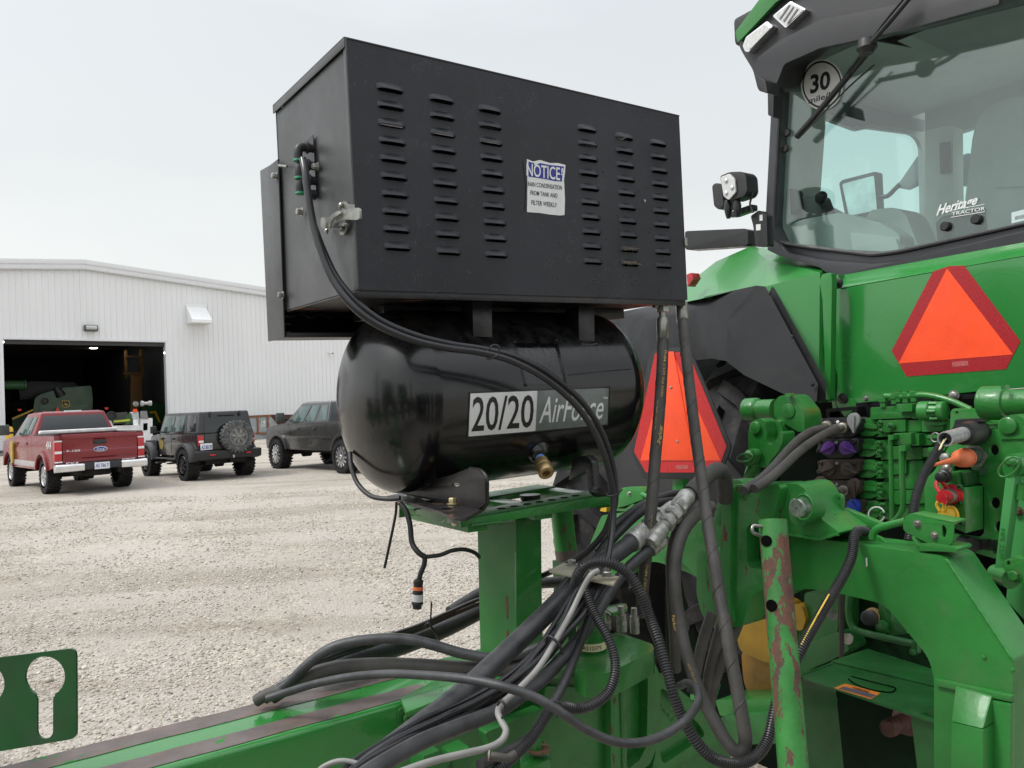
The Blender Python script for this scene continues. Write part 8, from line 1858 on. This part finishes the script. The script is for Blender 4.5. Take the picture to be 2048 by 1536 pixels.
# harness with orange sealed plug hanging from the tank foot
hn = thing('harness_plug', 'black taped harness with orange and clear plug dangling below the tank foot', 'wiring harness', P(835, 1112, 1.62))
tube('harness_wire', [(800, 1006, 1.66), (812, 1022, 1.65), (820, 1050, 1.64), (824, 1085, 1.63), (836, 1104, 1.62), (850, 1114, 1.62)], 5.5, M_plast, hn)
tube('harness_branch', [(850, 1114, 1.62), (880, 1110, 1.63), (905, 1101, 1.65), (930, 1099, 1.68), (950, 1106, 1.72), (958, 1114, 1.76)], 4.2, M_plast, hn)
tube('harness_tail', [(850, 1114, 1.62), (848, 1130, 1.62), (841, 1148, 1.62), (838, 1162, 1.62)], 5.2, M_plast, hn)
u = 1.62/FPX; p0, p1 = P(837, 1158, 1.62), P(834, 1217, 1.62); L = (p1-p0).length
pb = lathe('plug_body', p0, p1-p0, [(0, 6*u), (L*.05, 10*u), (L*.18, 10*u), (L*.2, 9*u), (L*.42, 10*u), (L*.43, 11*u), (L*.5, 11*u)], M_plast, hn, 18)
lathe('orange_seal', p0+(p1-p0)*.25, p1-p0, [(0, 10.5*u), (L*.11, 10.5*u)], M_orcap, pb, 18)
lathe('clear_ring', p0+(p1-p0)*.5, p1-p0, [(0, 11*u), (L*.24, 11.5*u)], mat('clear_plastic', (.55, .56, .56), .25), pb, 18)
lathe('plug_tip', p0+(p1-p0)*.74, p1-p0, [(0, 11*u), (L*.1, 12*u), (L*.16, 9*u), (L*.26, 9*u)], M_plast, pb, 18)
hose('tie_tail', [(793, 1004, 1.62), (791, 1030, 1.62), (781, 1080, 1.62), (769, 1136, 1.62)], 2.8, M_blackp, 'long black cable tie tail hanging straight down left of the harness plug', 'cable tie', seg=8)
hose('drain_hose', [(700, 905, 1.70), (703, 935, 1.68), (716, 968, 1.66), (742, 992, 1.63), (776, 998, 1.61), (800, 996, 1.60)], 4.8, M_rub, 'thin black hose curving round the left end of the tank to its foot', 'hose')

def print_along(o, pts, s, rpx, m, t0=.1, t1=.9, frac=.55):
    path = resample(spline([P(*p) for p in pts], 8), .004); n = len(path)
    i0, i1 = int(n*t0), int(n*t1); grp = [s[i:i+3] for i in range(0, len(s), 3)]; k = len(grp); r = rpx*sum(p[2] for p in pts)/len(pts)/FPX
    for j, g in enumerate(grp):
        if not g.strip(): continue
        a = path[int(i0+(i1-i0)*j/k)]; b = path[int(i0+(i1-i0)*(j+.86)/k)]
        if (b-a).length < 1e-4: continue
        v = (CAMP-(a+b)/2).normalized(); up = (b-a).cross(v).normalized()
        if up.dot(ZV) > 0: up = -up
        d = v*(r*.97+.0006); h = up*(-r*frac*.5)
        letters('hose_print', g, [a+d+h, b+d+h, b+d-h, a+d-h], m, o, .01)
ob_ = bpy.data.objects
M_wp = mat('faded_white_print', (.34, .34, .33), .6, var=.3, vscale=200)
print_along(ob_['bundle_hose'], [(1168, 1262, 1.56), (1156, 1298, 1.52), (1139, 1340, 1.47), (1120, 1382, 1.43)], 'SAE 100R17 1/2 IN  EN857', 9.5, M_wp, 0, 1)
print_along(ob_['suction_hose.001'], [(920, 1452, 1.25), (840, 1485, 1.18), (760, 1530, 1.1)], '1 IN  SAE J1942  WP 250', 13.5, M_wp, .1, .95, .3)
print_along(ob_['printed_hose'], [(1165, 1140, 1.82), (1185, 1105, 1.83), (1215, 1065, 1.85), (1255, 1030, 1.88), (1300, 1004, 1.92)], 'Parker 451TC-8 ISO 18752', 8.5, M_wp, .15, .9)
print_along(ob_['printed_hose.001'], [(1192, 1125, 1.80), (1215, 1090, 1.82), (1245, 1058, 1.84), (1275, 1030, 1.87)], 'ISO 11237 WP 21.5MPa', 8.5, M_wp, .1, .9)
def seam(o, pts, rpx, pitch=.05):
    path = resample(spline([P(*p) for p in pts], 8), .006); r = rpx*sum(p[2] for p in pts)/len(pts)/FPX
    t0 = (path[1]-path[0]).normalized(); x, _ = basis(t0); out = []
    for i, p in enumerate(path):
        t = (path[min(i+1, len(path)-1)]-path[max(i-1, 0)]).normalized(); x = (x-t*x.dot(t)).normalized(); y = t.cross(x); a = 2*math.pi*i*.006/pitch
        out.append(p+x*(r*math.cos(a))+y*(r*math.sin(a)))
    V, Fc = sweep_data(out, .0009, 5); mk('wrap_seam', V, Fc, M_rub, o, angle=60)
seam(v1, [(1326, 678, 1.92), (1324, 740, 1.90), (1318, 830, 1.87), (1310, 920, 1.84), (1304, 1000, 1.81), (1296, 1080, 1.79), (1288, 1150, 1.80)], 11.8, .09)
seam(v2, [(1366, 640, 1.93), (1370, 690, 1.90), (1380, 780, 1.86), (1391, 870, 1.82), (1402, 950, 1.77), (1413, 1030, 1.70), (1426, 1110, 1.64), (1439, 1190, 1.60), (1454, 1270, 1.56), (1468, 1345, 1.53), (1480, 1410, 1.51), (1489, 1462, 1.50)], 12.2, .075)
seam(ob_['coupler_hose'], [(1645, 857, 2.27), (1622, 863, 2.22), (1597, 880, 2.15), (1570, 908, 2.05), (1545, 937, 1.96), (1520, 960, 1.90), (1488, 982, 1.85)], 8.8, .045)
# crimped steel ends on the bundle hoses under the clamp
for nm, a, b, R in (('suction_hose', (1262, 1085, 1.76), (1285, 1066, 1.795), 22), ('suction_hose.001', (1300, 1100, 1.77), (1325, 1079, 1.795), 15.5)):
    p0, p1 = P(*a), P(*b); L = (p1-p0).length; u = R*a[2]/FPX
    lathe('crimp_sleeve', p0, p1-p0, [(0, u*.95), (L*.1, u), (L*.3, u*.95), (L*.35, u), (L*.6, u*.95), (L*.65, u), (L, u*.9)], M_coup, ob_[nm], 22)
# ================================================================ PLANTER BEHIND AND BESIDE THE VIEWER (out of frame, seen in reflections)
pln = thing('folded_planter', 'folded green and black planter wing standing beside and behind the viewer', 'planter', W(-2.6, 0, 0))
M_pg = mat('planter_green', (.018, .15, .026), .4, coat=.2)
boxv('toolbar', -3.4, -3.1, -5.2, 2.6, .85, 1.1, M_pg, pln, .01)
boxv('centre_frame', -3.2, -.85, -1.72, -1.44, .80, .98, M_pg, pln, .01)
boxv('wing_beam', -3.3, 2.9, 2.25, 2.5, 1.15, 1.40, M_pg, pln, .01)
for k in range(7):
    f = -2.9+k*.85
    boxv('row_unit_frame', f, f+.12, 1.45, 2.3, .55, 1.05, M_pg, pln, .01)
    boxv('seed_hopper', f-.10, f+.45, 1.35, 1.95, 1.25, 2.0, M_blackst, pln, .05)
    boxv('row_unit_body', f-.02, f+.35, 1.45, 2.2, .35, 1.2, M_blackst, pln, .04)
    lathe('gauge_wheel', W(f+.05, 1.5, .24), FV, [(0, .20), (.10, .20)], M_tyre, pln, 20)
for k in range(8):
    s = -5.0+k*1.0
    boxv('seed_hopper', -3.9, -3.4, s, s+.5, 1.0, 1.75, M_blackst, pln, .05)
    boxv('row_unit_body', -4.1, -3.4, s+.1, s+.4, .35, 1.0, M_pg, pln, .04)
boxv('seed_tank', -4.6, -3.5, -3.1, -1.8, 1.3, 2.6, M_pg, pln, .12); boxv('seed_tank', -4.6, -3.5, -1.3, 0.0, 1.3, 2.6, M_pg, pln, .12)
for s in (-3.6, .5): boxv('fold_cylinder_mast', -3.3, -3.1, s, s+.16, 1.1, 2.9, M_pg, pln, .02)
